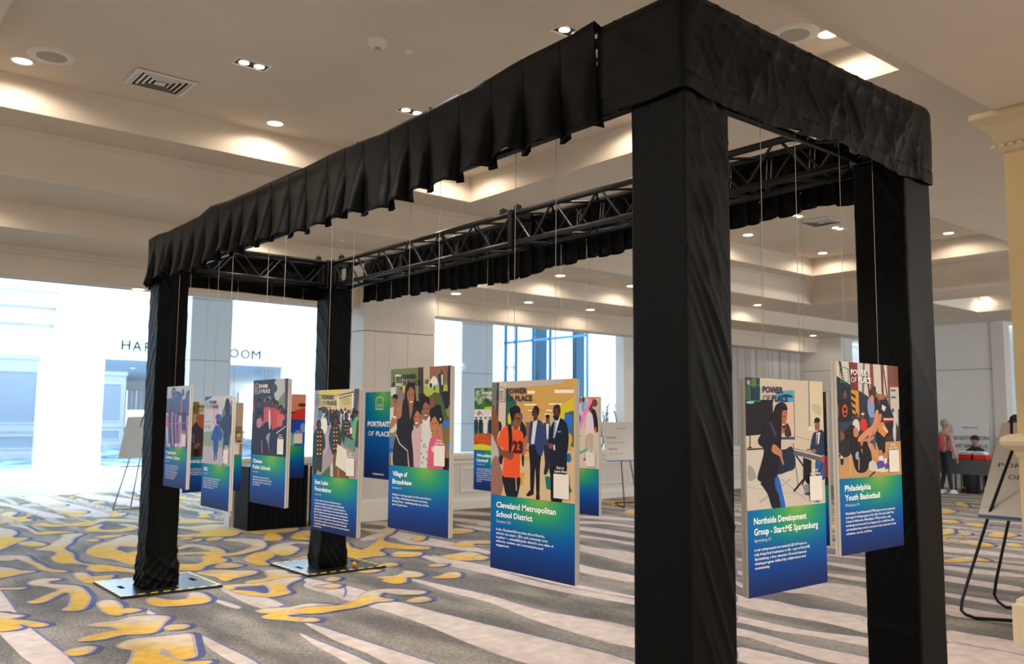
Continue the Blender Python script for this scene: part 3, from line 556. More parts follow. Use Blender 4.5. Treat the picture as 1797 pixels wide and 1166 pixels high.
# tan pillar at the right edge, with crown, dado cap and plinth
M_TAN = mat('tan_wall_paint', (214, 190, 142), .75, vary=.04); M_CREAM = mat('cream_stone_trim', (222, 206, 172), .5)
px_, py_ = 7.55, 2.08; h = .52
tp = MB(); tp.sqlathe([(h, .0), (h, 3.95)], px_, py_); pil = struct(tp.build('pillar', M_TAN))
for nm, pr in (('crown_moulding', [(h+0.000, 3.659), (h+0.011, 3.659), (h+0.011, 3.674), (h+0.025, 3.680), (h+0.025, 3.696), (h+0.017, 3.701), (h+0.017, 3.712), (h+0.034, 3.722), (h+0.034, 3.735), (h+0.050, 3.749), (h+0.056, 3.775), (h+0.073, 3.807), (h+0.101, 3.836), (h+0.140, 3.857), (h+0.140, 3.870), (h+0.157, 3.876), (h+0.157, 3.897), (h+0.179, 3.908), (h+0.179, 3.929), (h+0.168, 3.950)]),
               ('dado_cap', [(h, 1.33), (h+.015, 1.35), (h+.02, 1.38), (h+.05, 1.40), (h+.085, 1.425), (h+.095, 1.455), (h+.085, 1.485), (h+.05, 1.505), (h, 1.515)]),
               ('plinth', [(h+.07, 0), (h+.07, .27), (h+.05, .285), (h+.045, .31), (h+.02, .33), (h, .34)])):
    q = MB(); q.sqlathe(pr, px_, py_); q.build(nm, M_CREAM, pil)
dn = MB()
for side in range(2):
    for i in range(18):
        t = -h+.03+i*.062
        if side: dn.box(px_+t, px_+t+.035, py_-h-.036, py_-h-.016, 3.695, 3.715)
        else: dn.box(px_-h-.036, px_-h-.016, py_+t, py_+t+.035, 3.695, 3.715)
dn.build('dentils', M_CREAM, pil)['kind'] = 'stuff'
# ---- ceiling fittings
M_RING = mat('white_fitting_enamel', (235, 232, 226), .4); M_LENS = mat('lit_lamp_lens', (255, 244, 220), .4, emit=(255, 240, 205), estr=14); M_BLK = mat('black_recess', (14, 14, 14), .6)
def mk_down():
    r = empty('recessed_downlight'); a = MB(); a.lathe([(.078, -.004), (.082, -.012), (.105, -.010), (.11, 0)], 24); a.build('trim_ring', M_RING, r)
    b = MB(); b.lathe([(0, -.009), (.04, -.007), (.079, -.004)], 24); b.build('lens', M_LENS, r); return r
D0 = mk_down(); first = [True]
def downlight(x, y, z, label, p, group, col=WARM, sc=1):
    o = D0 if first[0] else copy_tree(D0); first[0] = False
    o.location = (x, y, z); o.scale = (sc, sc, sc); tag(o, label, 'ceiling light', group); 
    if p: spot((x, y, z-.03), p, col)
G1 = 'round downlights of the ceiling trays'
for x, y, p, lb in ((1.37, 8.52, 30, 'round lit downlight beside the ceiling speaker, top left corner'), (3.79, 8.6, 30, 'round lit downlight right of the square air vent, near the tray edge'), (6.2, 8.5, 30, 'downlight of the near ceiling tray hidden above the frame'), (6.28, 3.59, 30, 'round lit downlight beside the speaker, above the right end of the frame'),
                    (12.32, 8.63, 26, 'lit downlight left of the tray corner, between the two near legs'), (14.72, 8.67, 26, 'lit downlight at the corner of the second tray, between the two near legs'), (14.68, 6.34, 26, 'lit downlight in the ceiling tray seen right of the right leg'), (6.28, 6.0, 26, 'downlight of the near tray above the long side of the frame')):
    downlight(x, y, ZT, lb, p, G1)
G2 = 'round downlights of the flat lobby ceiling'
for x, y, z, p, lb in ((9.64, 10.42, ZC, 20, 'lit downlight left of two below the far truss, by the near leg'), (11.34, 10.4, ZC, 20, 'lit downlight touching the left edge of the near leg'), (15.14, 10.4, ZC, 18, 'lit downlight low between the near legs, at the left'), (1.15, 10.4, ZC, 22, 'downlight beyond the left edge of the frame'), (4.5, 10.4, ZC, 22, 'downlight behind the left end of the black valance'), (7.9, 10.4, ZC, 16, 'downlight hidden behind the far truss'),
                    (8.37, 11.59, ZD, 12, 'lit downlight nearest the beige pillar, leftmost of the low row'), (9.97, 11.6, ZD, 12, 'middle lit downlight of the low row above the opening'), (11.51, 11.6, ZD, 12, 'rightmost lit downlight of the low row above the opening'), (19.0, 11.5, ZD, 12, 'small lit downlight above the corner of the wallpapered wall')):
    downlight(x, y, z, lb, p, G2)
q = at(1728, 522, 2, ZC+.3); downlight(q.x, q.y, ZC+.3, 'lit downlight in the far ceiling tray beside the tan pillar', 9, G2)
q = at(1640, 588, 2, ZC); downlight(q.x, q.y, ZC, 'tiny lit downlight touching the right leg, above the registration wall', 10, G2, sc=.8)
q = at(235, 510, 2, ZH); downlight(q.x, 12.2, ZH, 'lit downlight in the header beam left of the frame', 0, G2)
for px, py, lb in ((41, 629, 'lit downlight in the side room above the left panelled column'), (233, 646, 'upper lit downlight in the side room under the letters'), (219, 655, 'second lit downlight in the side room under the letters'), (230, 669, 'third and lowest lit downlight in the side room under the letters')):
    q = at(px, py, 2, 3.8)
    if q.y > 31: downlight(q.x, min(q.y, 58), 3.8, lb, 0, 'downlights of the side room', sc=2)
def twin(x, y, z, lb):
    o = empty('twin_spotlight', (x, y, z), label=lb, cat='ceiling light', group='twin square spotlights of the trays')
    a = MB()
    for q in ((-.16, .16, -.085, -.07), (-.16, .16, .07, .085), (-.16, -.145, -.07, .07), (.145, .16, -.07, .07)): a.box(q[0], q[1], q[2], q[3], -.012, 0)
    a.build('frame', M_RING, o); b = MB(); b.box(-.145, .145, -.07, .07, -.004, -.001); b.build('recess', M_BLK, o)
    for s in (-1, 1):
        c = MB(); c.lathe([(0, -.012), (.03, -.013), (.045, -.009)], 18, c=(s*.07, 0, 0)); c.build('lamp', M_LENS, o); 
    spot((x, y, z-.04), 150, (1, .95, .89), 100, .06)
for x, y, lb in ((2.96, 7.26, 'twin spotlight in the near tray, right of the square vent'), (4.7, 7.33, 'twin spotlight just above the middle of the black valance'), (4.67, 4.93, 'twin spotlight above the right end of the pleated valance'), (11.69, 7.3, 'twin spotlight left of the grille, between the near legs'), (12.96, 7.35, 'twin spotlight right of the grille, between the near legs')): twin(x, y, ZT, lb)
for x, y in ((2.96, 4.93), (2.96, 2.6), (1.0, 4.93), (1.0, 2.6)): spot((x, y, ZT-.04), 230, (1, .95, .89), 100, .06)     # bare lamps added out of view to brighten the foreground carpet, no fittings built
def vent(x0, x1, y0, y1, z, lb):
    cx, cy = (x0+x1)/2, (y0+y1)/2; o = empty('air_vent', (cx, cy, z), label=lb, cat='air vent', group='square ceiling vents'); hw, hh = (x1-x0)/2, (y1-y0)/2
    b = MB(); b.box(-hw*.86, hw*.86, -hh*.86, hh*.86, -.003, 0); b.build('dark_opening', M_BLK, o)
    for k in range(6):
        f = 1-k*.165; a = MB(); w_ = .021 if k else .04
        X_, Y_ = hw*f, hh*f
        if f < .25: a.box(-X_, X_, -Y_, Y_, -.016, -.012)
        else:
            a.face([(-X_, -Y_, -.009), (X_, -Y_, -.009), (X_-w_, -Y_+w_, -.013), (-X_+w_, -Y_+w_, -.013)]); a.face([(X_, -Y_, -.009), (X_, Y_, -.009), (X_-w_, Y_-w_, -.013), (X_-w_, -Y_+w_, -.013)])
            a.face([(X_, Y_, -.009), (-X_, Y_, -.009), (-X_+w_, Y_-w_, -.013), (X_-w_, Y_-w_, -.013)]); a.face([(-X_, Y_, -.009), (-X_, -Y_, -.009), (-X_+w_, -Y_+w_, -.013), (-X_+w_, Y_-w_, -.013)])
        a.build('louvre' if k else 'frame', M_RING, o)
vent(2.2, 2.75, 8.0, 8.48, ZT, 'square louvred air vent in the near ceiling tray, upper left'); vent(12.08, 12.66, 7.0, 7.58, ZT, 'dark square air vent between the two twin spotlights')
def disc(name, x, y, z, r, lb, cat, prof, mt, extra=None):
    o = empty(name, (x, y, z), label=lb, cat=cat); a = MB(); a.lathe([(r*p[0], p[1]) for p in prof], 28); a.build('cover' if name != 'ceiling_speaker' else 'rim', mt, o)
    if extra: b = MB(); b.lathe([(r*p[0], p[1]) for p in extra], 24); b.build('grille' if name == 'ceiling_speaker' else 'sensor', mat('grey_speaker_mesh', (176, 170, 162), .7), o)
SP = [(.62, -.012), (.66, -.013), (.96, -.016), (1, 0)]
disc('ceiling_speaker', 1.55, 8.24, ZT, .2, 'round white ceiling speaker beside the downlight in the upper left', 'speaker', SP, M_RING, [(0, -.014), (.62, -.012)])
disc('ceiling_speaker', 6.08, 3.78, ZT, .2, 'round white ceiling speaker half hidden by the top of the right valance', 'speaker', SP, M_RING, [(0, -.014), (.62, -.012)])
disc('ceiling_speaker', 14.2, 7.2, ZT, .2, 'pale round ceiling speaker touching the right leg', 'speaker', SP, M_RING, [(0, -.014), (.62, -.012)])
disc('smoke_detector', 3.57, 6.11, ZT, .085, 'white domed smoke detector on the ceiling above the valance', 'smoke detector', [(0, -.06), (.45, -.058), (.5, -.045), (.85, -.04), (1, -.02), (1, 0)], M_RING, [(0, -.075), (.3, -.07), (.34, -.056)])
disc('sprinkler_cover', 3.88, 6.11, ZT, .04, 'small flat white sprinkler cover right of the smoke detector', 'sprinkler', [(0, -.012), (.9, -.011), (1, 0)], M_RING)
disc('sprinkler_cover', 5.53, 10.28, ZC, .045, 'small flat white disc left of the far truss', 'sprinkler', [(0, -.012), (.9, -.011), (1, 0)], M_RING)
disc('sprinkler_cover', 10.28, 10.0, ZC, .045, 'small pale disc between the two downlights by the near leg', 'sprinkler', [(0, -.012), (.9, -.011), (1, 0)], M_RING)
cm_ = empty('security_camera', at(806, 640, 1, 20.5), label='white dome security camera on the side of the far pillar', cat='camera'); a = MB(); a.ball((0, -.18, -.08), .1, 10, 6); a.box(-.06, .06, -.2, 0, 0, .06); a.build('housing', M_RING, cm_)
# ================================================================== THE BLACK TRUSS FRAME
NX, NY, LA, LB, S = 2.582, 2.0864, 6.5082, 2.0363, .2777
M_TRUSS = mat('black_truss_paint', (26, 26, 28), .32, metal=.3, vary=.3, vscale=18)
M_PLATE = mat('dark_steel_plate', (52, 56, 62), .28, metal=.6, vary=.2, vscale=8)
M_TAPE = mat('yellow_hazard_tape', (246, 214, 30), .45); M_TAPEB = mat('black_hazard_tape', (20, 20, 22), .4)
M_CLOTH = mat('black_drape_cloth', (7, 7, 6), .42, bump=.18, bscale=420, sheen=.006, spec=.085)
frame = empty('truss_frame', (NX+LB/2, NY+LA/2, 0), label='black aluminium truss frame carrying the hanging panels, on four legs with steel base plates', cat='truss frame')
FO = Vector((NX+LB/2, NY+LA/2, 0))
def fpart(mb, name, mt, parent=None):
    mb.v = [tuple(Vector(v)-FO) for v in mb.v]
    o = mb.build(name, mt, parent or frame); return o
CRD, ZB, ZTP = .022, 2.998, 3.238
def beam(p, q):
    "box truss between p and q (centre line, plan); chords plus zigzag braces on four faces"
    p = Vector((*p, 0)); q = Vector((*q, 0)); d = (q-p); L = d.length; d.normalize(); n = Vector((-d.y, d.x, 0)); hw = S/2-.012-CRD
    mb = MB(); 
    for s in (-1, 1):
        for z in (ZB, ZTP): mb.tube(p+n*s*hw+Vector((0, 0, z)), q+n*s*hw+Vector((0, 0, z)), CRD, 12)
    o = fpart(mb, 'truss_beam', M_TRUSS)
    k = max(2, round(L/.25)); st = L/k
    for i in range(k):
        a, b = p+d*(i*st+.02), p+d*((i+1)*st-.02); up = i % 2
        for s in (-1, 1):
            m = MB(); za, zb = (ZB, ZTP) if up else (ZTP, ZB); m.tube(a+n*s*hw+Vector((0, 0, za)), b+n*s*hw+Vector((0, 0, zb)), .0095, 8, caps=False); fpart(m, 'brace', M_TRUSS, o)
        for z in (ZB, ZTP):
            sa = -1 if up else 1; m = MB(); m.tube(a+n*sa*hw+Vector((0, 0, z)), b-n*sa*hw+Vector((0, 0, z)), .0095, 6, caps=False); fpart(m, 'brace', M_TRUSS, o)
    for e in (p+d*.012, q-d*.012):
        m = MB(); M = Matrix.Translation(e) @ Matrix(((d.x, n.x, 0, 0), (d.y, n.y, 0, 0), (0, 0, 1, 0), (0, 0, 0, 1)))
        for s in (-1, 1): m.bbox(-.01, .01, s*hw-.03, s*hw+.03, ZB-.03, ZTP+.03, .003, M=M)
        m.bbox(-.01, .01, -hw, hw, ZB-.03, ZB+.03, .003, M=M); m.bbox(-.01, .01, -hw, hw, ZTP-.03, ZTP+.03, .003, M=M); fpart(m, 'end_flange', M_TRUSS, o)
    return o
h2 = S/2
cN, cR, cL, cB = (NX+h2, NY+h2), (NX+LB-h2, NY+h2), (NX+h2, NY+LA-h2), (NX+LB-h2, NY+LA-h2)
ymid = at(893, 400, 0, NX+LB-S).y
for a, b in (((cN[0], NY+S), (cN[0], ymid)), ((cN[0], ymid), (cL[0], NY+LA-S)), ((cR[0], NY+S), (cR[0], ymid)), ((cR[0], ymid), (cB[0], NY+LA-S)), ((NX+S, cN[1]), (NX+LB-S, cN[1])), ((NX+S, cL[1]), (NX+LB-S, cL[1]))): beam(a, b)
for c in (cN, cR, cL, cB):
    m = MB(); w = S/2-.012
    for sx in (-1, 1):
        for sy in (-1, 1): m.bbox(c[0]+sx*w-.022*sx-.022, c[0]+sx*w-.022*sx+.022, c[1]+sy*w-.022*sy-.022, c[1]+sy*w-.022*sy+.022, ZB-.03, ZTP+.025, .004)
    for z in (ZB, ZTP):
        m.bbox(c[0]-w, c[0]+w, c[1]-w, c[1]-w+.03, z-.02, z+.02, .003); m.bbox(c[0]-w, c[0]+w, c[1]+w-.03, c[1]+w, z-.02, z+.02, .003); m.bbox(c[0]-w, c[0]-w+.03, c[1]-w, c[1]+w, z-.02, z+.02, .003); m.bbox(c[0]+w-.03, c[0]+w, c[1]-w, c[1]+w, z-.02, z+.02, .003)
    fpart(m, 'corner_block', M_TRUSS)
    for sx in (-1, 1):                       # upright truss inside each cloth sleeve
        for sy in (-1, 1):
            m = MB(); m.tube((c[0]+sx*(w-.022), c[1]+sy*(w-.022), .02), (c[0]+sx*(w-.022), c[1]+sy*(w-.022), ZB-.02), .022, 8); fpart(m, 'upright_tube', M_TRUSS)
# small clamps and coupler lugs standing on the top chords
for (x, y) in ((NX+LB-S+.04, ymid-.06), (NX+LB-S+.04, ymid+.12), (NX+LB-S-.1, NY+LA-S+.07), (NX+LB-S+.05, NY+LA-S-.16), (NX+.05, 2.44), (NX+.05, 2.50), (NX+.04, 3.4), (NX+.04, 3.9), (NX+.04, 4.7), (NX+.04, 5.2)):
    m = MB(); m.bbox(x-.02, x+.02, y-.03, y+.03, ZTP+.015, ZTP+(.06 if x < 3.5 else .06), .004); m.tube((x, y, ZTP+.06), (x, y, ZTP+.075), .01, 8); fpart(m, 'clamp', M_TRUSS)
m = MB(); m.box(NX+LB-S-.005, NX+LB-S+.0, NY+LA-S+.02, NY+LA-S+.075, 3.06, 3.09); fpart(m, 'orange_tag', mat('orange_tag_plastic', (214, 140, 30), .5))
# cable ties and looped cords on the far beam
M_CORD = mat('pale_cord', (178, 172, 166), .6)
for i, y in enumerate((2.75, 3.05, 3.35, 4.05, 4.5, 4.75, 5.3, 5.9, 6.35, 6.6, 7.3)):
    x = NX+LB-.02; pts = []
    for k in range(9): t = math.pi*k/8; pts.append((x+.004*math.sin(3*t), y+.016*math.cos(t), ZTP+.028-(.0 if 0 < k < 8 else 0)-.0*math.sin(t)+.012*math.sin(t)))
    pts = [(x-.02, y+.018, ZTP-.16-.05*(i % 3))]+pts+[(x-.02, y-.012, ZTP-.19-.04*(i % 2))]
    m = MB(); m.path(pts, .003, 5); fpart(m, 'cable_tie', M_CORD)
# base plates
for i, (cx, cy) in enumerate(((2.77, 8.555), (4.53, 8.54), (2.76, 2.18), (4.50, 2.2))):
    w = .45; m = MB()
    # plate with two hand slots
    xs = [cx-w, cx-w+.10, cx-w+.145, cx+w-.145, cx+w-.10, cx+w]; ys = [cy-w, cy-.075, cy+.075, cy+w]
    for a in range(5):
        for b in range(3):
            if a in (1, 3) and b == 1: continue
            m.box(xs[a], xs[a+1], ys[b], ys[b+1], .003, .024)
    o = fpart(m, 'base_plate', M_PLATE)
    t = MB(); tb = MB(); wd = .042; z = .0245
    for (ox, oy, dx, dy, ix, iy) in ((cx-w, cy-w, 1, 0, 0, 1), (cx+w, cy-w, 0, 1, -1, 0), (cx+w, cy+w, -1, 0, 0, -1), (cx-w, cy+w, 0, -1, 1, 0)):
        def P(u, v, zz): return (ox+dx*u+ix*v, oy+dy*u+iy*v, zz)
        tb.face([P(0, 0, z), P(2*w, 0, z), P(2*w-wd, wd, z), P(wd, wd, z)])
        for k in range(8):
            u = .03+k*.108
            if u+.075 > 2*w-.02: break
            t.face([P(u, .003, z+.0006), P(u+.062, .003, z+.0006), P(u+.085, wd-.003, z+.0006), P(u+.023, wd-.003, z+.0006)])
    fpart(tb, 'tape_backing', M_TAPEB, o); fpart(t, 'hazard_tape', M_TAPE, o)
m = MB(); m.ball((4.67, 8.22, .055), .03, 10, 6, sc=(1, .6, 1)); fpart(m, 'orange_cord_end', mat('orange_plastic', (232, 150, 40), .4))
# ---- cloth sleeves round the legs
def sleeve(c, z0, z1, fn, lab):
    n, mz = 30, 260; r = .006; hs = S/2; v = []; f = []
    per = []
    for s_ in range(4):
        for i in range(n):
            t = i/n; per.append((s_, t))
    dirs = [((-1, -1), (1, 0), (0, -1)), ((1, -1), (0, 1), (1, 0)), ((1, 1), (-1, 0), (0, 1)), ((-1, 1), (0, -1), (-1, 0))]
    for j in range(mz+1):
        z = z0+(z1-z0)*j/mz
        for s_, t in per:
            (ax, ay), (dx, dy), (nx_, ny_) = dirs[s_]
            u = t*2-1; edge = max(0, abs(u)-.86)/.14
            bx, by = c[0]+ax*hs+dx*t*2*hs, c[1]+ay*hs+dy*t*2*hs
            d = fn(s_, t, z)-edge*edge*.004
            v.append((bx+nx_*d, by+ny_*d, z))
    K = len(per)
    for j in range(mz):
        for i in range(K):
            k = (i+1) % K; f.append((j*K+i, j*K+k, j*K+K+k, j*K+K+i))
    mb = MB(); mb.v = v; mb.f = f; mb.c = [None]*len(f); mb.sm = [True]*len(f)
    o = mb.build('leg_sleeve', M_CLOTH); tag(o, lab, 'drape', 'black cloth sleeves on the frame legs'); return o
def gf(u, v, F):
    "sum of soft creases; each (u0, v0, u1, v1, width, height) runs along a segment and fades at its ends"
    s = 0
    for u0, v0, u1, v1, w, h in F:
        du, dv = u1-u0, v1-v0; L2 = du*du+dv*dv; k = ((u-u0)*du+(v-v0)*dv)/L2
        if k < -.05 or k > 1.05: continue
        d = ((u-u0)*dv-(v-v0)*du)/math.sqrt(L2); s += h*math.exp(-(d/w)**2)*max(0, min(1, (k+.05)*5))*max(0, min(1, (1.05-k)*2.2))
    return s
rw = random.Random(21)
# creases in metres: u across the face, v = height
CN = [(rw.uniform(-.02, .06), 2.92-.09*i, rw.uniform(.24, .30), 2.62-.115*i, rw.uniform(.006, .011), rw.uniform(.006, .011)) for i in range(9)]+[(rw.uniform(0, .08), 2.1-.24*i, .28, 1.62-.25*i, .009, rw.uniform(.004, .007)) for i in range(6)]+[(.0, 2.94, .28, 2.80, .012, .014), (.0, 2.955, .28, 2.86, .010, .014), (.05, 2.86, .22, 2.1, .010, .010), (.03, 2.7, .15, 2.0, .012, .008)]
CR_ = [(.28, 2.70-.075*i, rw.uniform(.06, .12), 2.60-.08*i-.16, .006, rw.uniform(.004, .007)) for i in range(22)]
CVAL = [(u, 3.20-rw.uniform(0, .06), u+rw.uniform(.10, .24), 2.90+rw.uniform(0, .08), rw.uniform(.010, .022), rw.uniform(.010, .022)) for u in (.58, .70, .78, .92, .99, 1.12, 1.25, 1.33, 1.48, 1.62, 1.70, 1.85, 1.98, 2.10, 2.22)]+[(u, 3.05, u+.05, 2.87, .012, .012) for u in (.66, .84, 1.05, 1.2, 1.42, 1.58, 1.78, 2.05, 2.3)]+[(.50, 3.27, 1.3, 3.14, .018, .014), (1.2, 3.27, 2.35, 3.13, .02, .014), (.10, 3.2, .36, 2.98, .02, .010)]
def ridg(x): return (1-abs(math.sin(x)))**3
def wr(t, z, k, sl, ph, amp): return amp*ridg(k*(z+sl*t)+ph+.5*math.sin(3.1*z+2*t+ph))
def fnN(s, t, z):
    top = max(0, (z-2.2)/.8); d = .001*math.sin(9*z+4*t)
    if s == 0: d += wr(t, z, 9, .55, .4, .011*(.45+top))*(.2+t)+wr(t, z, 21, .7, 1.4, .007*(.35+top*1.5))*t
    elif s == 3: d += wr(t, z, 7, -.5, 2.0, .003*(.3+top))
    if s == 0: d += gf(t*.28, z, CN)
    if z > 2.75: d += .006*ridg(34*(z+.25*(t-.5)**2*4)+s)*(z-2.75)/.2
    return d
def fnR(s, t, z):
    top = max(0, (z-1.6)/1.4); d = .0012*math.sin(7*z+3*t+1)
    if s == 3: d += gf(t*.28, z, CR_)+wr(t, z, 26, .5, .4, .006*(.15+top))*(t**.5)+wr(t, z, 11, .6, 2.2, .003*(.1+top))
    if s == 0: d += wr(t, z, 6, .3, .3, .0015)
    return d+.004*math.exp(-((z-.55)/.03)**2)*(1 if s == 3 else 0)
def fnL(s, t, z):
    lo = max(0, (.75-z)/.75); bot = math.exp(-(z/.22)**2); d = .0015*math.sin(11*z+5*t)
    d += wr(t, z, 13, .35*math.sin(z*5), .4+s, .007*(.4+1.8*lo)); d += wr(t, z, 31, -.3, 1.3+s, .012*lo*lo+.012*bot)
    if s == 0: d += .018*math.exp(-((t-.42-.05*math.sin(8*z))/.05)**2)*(.4+lo)+wr(t, z, 17, .8 if t < .42 else -.9, .9, .006*(.25+lo*1.3))
    if s == 3: d += wr(t, z, 15, -.5, .4, .004)
    return d+bot*.018+.02*math.exp(-((z-.2)/.05)**2)*(1 if s == 1 or (s == 0 and t > .8) else 0)
def fnB(s, t, z):
    bot = math.exp(-((z-.12)/.13)**2); d = .0015*math.sin(10*z+4*t)
    d += wr(t, z, 12, .3, 1.1+s, .004)+wr(t, z, 24, .45, .3+s, .011*bot); return d+.026*bot*(.7+.3*math.sin(6*t+s))
sleeve(cN, .03, 2.965, fnN, 'black cloth sleeve round the nearest front leg, tallest in the picture'); sleeve(cR, .03, 2.965, fnR, 'black cloth sleeve round the right-hand leg behind the basketball panel')
sleeve(cL, .03, 2.965, fnL, 'crumpled black cloth sleeve round the far left leg'); sleeve(cB, .03, 2.965, fnB, 'black cloth sleeve round the far right leg behind the graduation panel')
# ---- valances
def interp(pts, x):
    pts = sorted(pts)
    if x <= pts[0][0]: return pts[0][1]
    for (a, b), (c_, d) in zip(pts, pts[1:]):
        if x <= c_: return b+(d-b)*(x-a)/(c_-a)
    return pts[-1][1]
XV = NX-.02
TOP = [(263,421),(276.7,413),(298.7,406),(326,392.5),(350,381),(370.5,363),(405,352),(490.6,314),(535,295),(600,263),(668.6,236.7),(737,202),(785,176.7),(840,151),(895,118),(943,92.6),(1000,64),(1046,38)]
BOT = [(262,499),(291,486),(333,478),(345,474),(360,469),(395,449),(448,437),(470,428),(505,418),(550,404),(600,381),(662,371),(706,353),(752,340),(806,322),(855,302),(885,281),(946,262),(977,245),(1035,220)]
top_y = [(at(a, b, 0, XV).y, at(a, b, 0, XV).z) for a, b in TOP]; bot_y = [(at(a, b, 0, XV-.03).y, at(a, b, 0, XV-.03).z) for a, b in BOT]
rnd = random.Random(3)
ya, yb = top_y[-1][0], top_y[0][0]
edges = [ya]
while edges[-1] < yb-.12: edges.append(min(yb, edges[-1]+rnd.uniform(.20, .31)))
edges[-1] = yb
v = []; rows = 22; cols = []
for a, b in zip(edges, edges[1:]):
    w = b-a; am = rnd.uniform(.06, .105); dz = rnd.uniform(-.02, .02)
    # u runs along the beam; a pleat bulges out and tucks back under its neighbour
    for (u, o, tk) in ((0, -.25, 0), (.05, .35, 0), (.12, .8, 0), (.22, 1.0, 0), (.36, .82, 0), (.5, .62, 0), (.64, .5, 0), (.78, .28, 0), (.9, .12, .0), (1.0, -.1, .10), (.94, -.3, .10)): cols.append((a+w*u, o*am, dz+.015*math.sin(u*3.1), w, u))
for y, o, dz, w, u in cols:
    zt, zb = interp(top_y, y)+.002*math.sin(13*y), interp(bot_y, y)+dz
    for r in range(rows+1):
        t = r/rows; z = zt+(zb-zt)*t
        op = max(0, (t-.16)/.84)**1.15; x = XV-.006-(o*op if t > .16 else 0)-.006*math.sin(math.pi*min(1, t/.16))
        if o < 0: x += -.012*op
        yy = y+.012*op*math.sin(5*y+3*t)+(-.05*op*w/.25 if u < .3 else 0)
        v.append((x-.003*math.sin(18*t+7*y)*op, yy, z))
f = []; K = rows+1
for c in range(len(cols)-1):
    for r in range(rows): f.append((c*K+r, c*K+r+1, (c+1)*K+r+1, (c+1)*K+r))
mb = MB(); mb.v = v; mb.f = f; mb.c = [None]*len(f); mb.sm = [True]*len(f)
# folded hem band over the top and a short return round the far corner
for (y0, z0), (y1, z1) in zip(top_y, top_y[1:]):
    mb.face([(XV-.008, y0, z0), (XV-.008, y1, z1), (XV+.05, y1, z1-.02), (XV+.05, y0, z0-.02)], smooth=True)
yf = yb+.0
for r in range(10):
    za, zb_ = interp(top_y, yf)-.045*r, interp(top_y, yf)-.045*(r+1)
    mb.face([(XV-.006, yf, za), (XV-.006, yf, zb_), (XV+.09, yf+.02, zb_), (XV+.09, yf+.02, za)], smooth=True)
o = mb.build('valance', M_CLOTH); sm = o.modifiers.new('thickness', 'SOLIDIFY'); sm.thickness = .0025
tag(o, 'long pleated black valance hanging along the near side of the frame', 'valance', 'black valances round the top of the frame')
# plain cloth wrapped round the near corner and the right-hand short side
path = [(NX-.02, 2.535)]
def seg(a, b, n): return [(a[0]+(b[0]-a[0])*i/n, a[1]+(b[1]-a[1])*i/n) for i in range(1, n+1)]
path = [(NX-.022, 2.535)]+seg((NX-.022, 2.535), (NX-.022, NY+.01), 12)+[(NX-.012, NY-.018), (NX+.02, NY-.024)]+seg((NX+.02, NY-.024), (NX+LB-.03, NY-.024), 200)+[(NX+LB+.005, NY-.02), (NX+LB+.022, NY-.002)]+seg((NX+LB+.022, NY-.002), (NX+LB+.022, NY+.42), 12)
v = []; cum = 0; prev = path[0]; prof = [(-.16, 3.285), (-.09, 3.295), (-.04, 3.292), (-.014, 3.278), (-.003, 3.25)]+[(0, 3.25-.009*k) for k in range(1, 45)]
hz = lambda s: 2.862+.012*math.sin(5*s)+.006*math.sin(17*s)
for i, p in enumerate(path):
    cum += math.hypot(p[0]-prev[0], p[1]-prev[1]); prev = p
    a = path[max(0, i-1)]; b = path[min(len(path)-1, i+1)]; dx, dy = b[0]-a[0], b[1]-a[1]; l = math.hypot(dx, dy); n_ = (dy/l, -dx/l)
    if n_[0]*(p[0]-FO.x)+n_[1]*(p[1]-FO.y) < 0: n_ = (-n_[0], -n_[1])
    for j, (o_, z) in enumerate(prof):
        t = max(0, (j-4)/44); zz = z if j < 5 else 3.25+(hz(cum)-3.25)*t
        side = 1 if .5 < cum < 2.4 else .25
        d = side*(.022*ridg(5.2*(cum+.55*t*(.4+.2*math.sin(cum)))+.6)*math.sin(math.pi*min(1, t*1.1))+.014*ridg(11*(cum-.28*t)+1.9)*t+.012*t*math.sin(4.4*cum+1)+.006*ridg(23*(cum+.2*t)))
        if j >= 5: d += gf(cum, zz, CVAL)
        if j >= 5: d += .0035*math.exp(-((t-.80)/.02)**2)*-1
        sag = -.012*side*math.sin(math.pi*max(0, min(1, (cum-.5)/2.0))) if j < 5 else 0
        v.append((p[0]+n_[0]*(o_+d), p[1]+n_[1]*(o_+d), zz+sag*(1 if j < 5 else 0)))
K = len(prof); f = [(c*K+r, c*K+r+1, (c+1)*K+r+1, (c+1)*K+r) for c in range(len(path)-1) for r in range(K-1)]
mb = MB(); mb.v = v; mb.f = f; mb.c = [None]*len(f); mb.sm = [True]*len(f)
o = mb.build('valance', M_CLOTH); sm = o.modifiers.new('thickness', 'SOLIDIFY'); sm.thickness = .0025
tag(o, 'plain wrinkled black cloth wrapped round the near corner and right end of the frame top', 'valance', 'black valances round the top of the frame')
# pleated valance on the outer side of the far beam
BF = [(636,531),(690,524),(750,513),(830,503),(900,493),(960,470),(1050,451),(1108,437),(1285,402),(1350,386),(1420,366),(1500,358)]
XF = NX+LB+.03; by = [(at(a, b, 0, XF).y, at(a, b, 0, XF).z) for a, b in BF]
v = []; y = 2.52; rows = 12; k = 0; cl = []; r2 = random.Random(9)
while y < 8.14:
    w = r2.uniform(.10, .17); dz = r2.uniform(-.012, .012)
    for u, o_ in ((0, 0), (.25, .7), (.5, 1), (.75, .75), (.95, .1), (.9, -.1)): cl.append((y+w*u, o_, dz))
    y += w
for y, o_, dz in cl:
    zb = interp(by, y)+dz
    for r in range(rows+1):
        t = r/rows; v.append((XF+.028*o_*max(0, t-.1)+.004*math.sin(21*y+9*t), y+.01*t*math.sin(7*y), 3.27+(zb-3.27)*t))
K = rows+1; f = [(c*K+r, c*K+r+1, (c+1)*K+r+1, (c+1)*K+r) for c in range(len(cl)-1) for r in range(rows)]
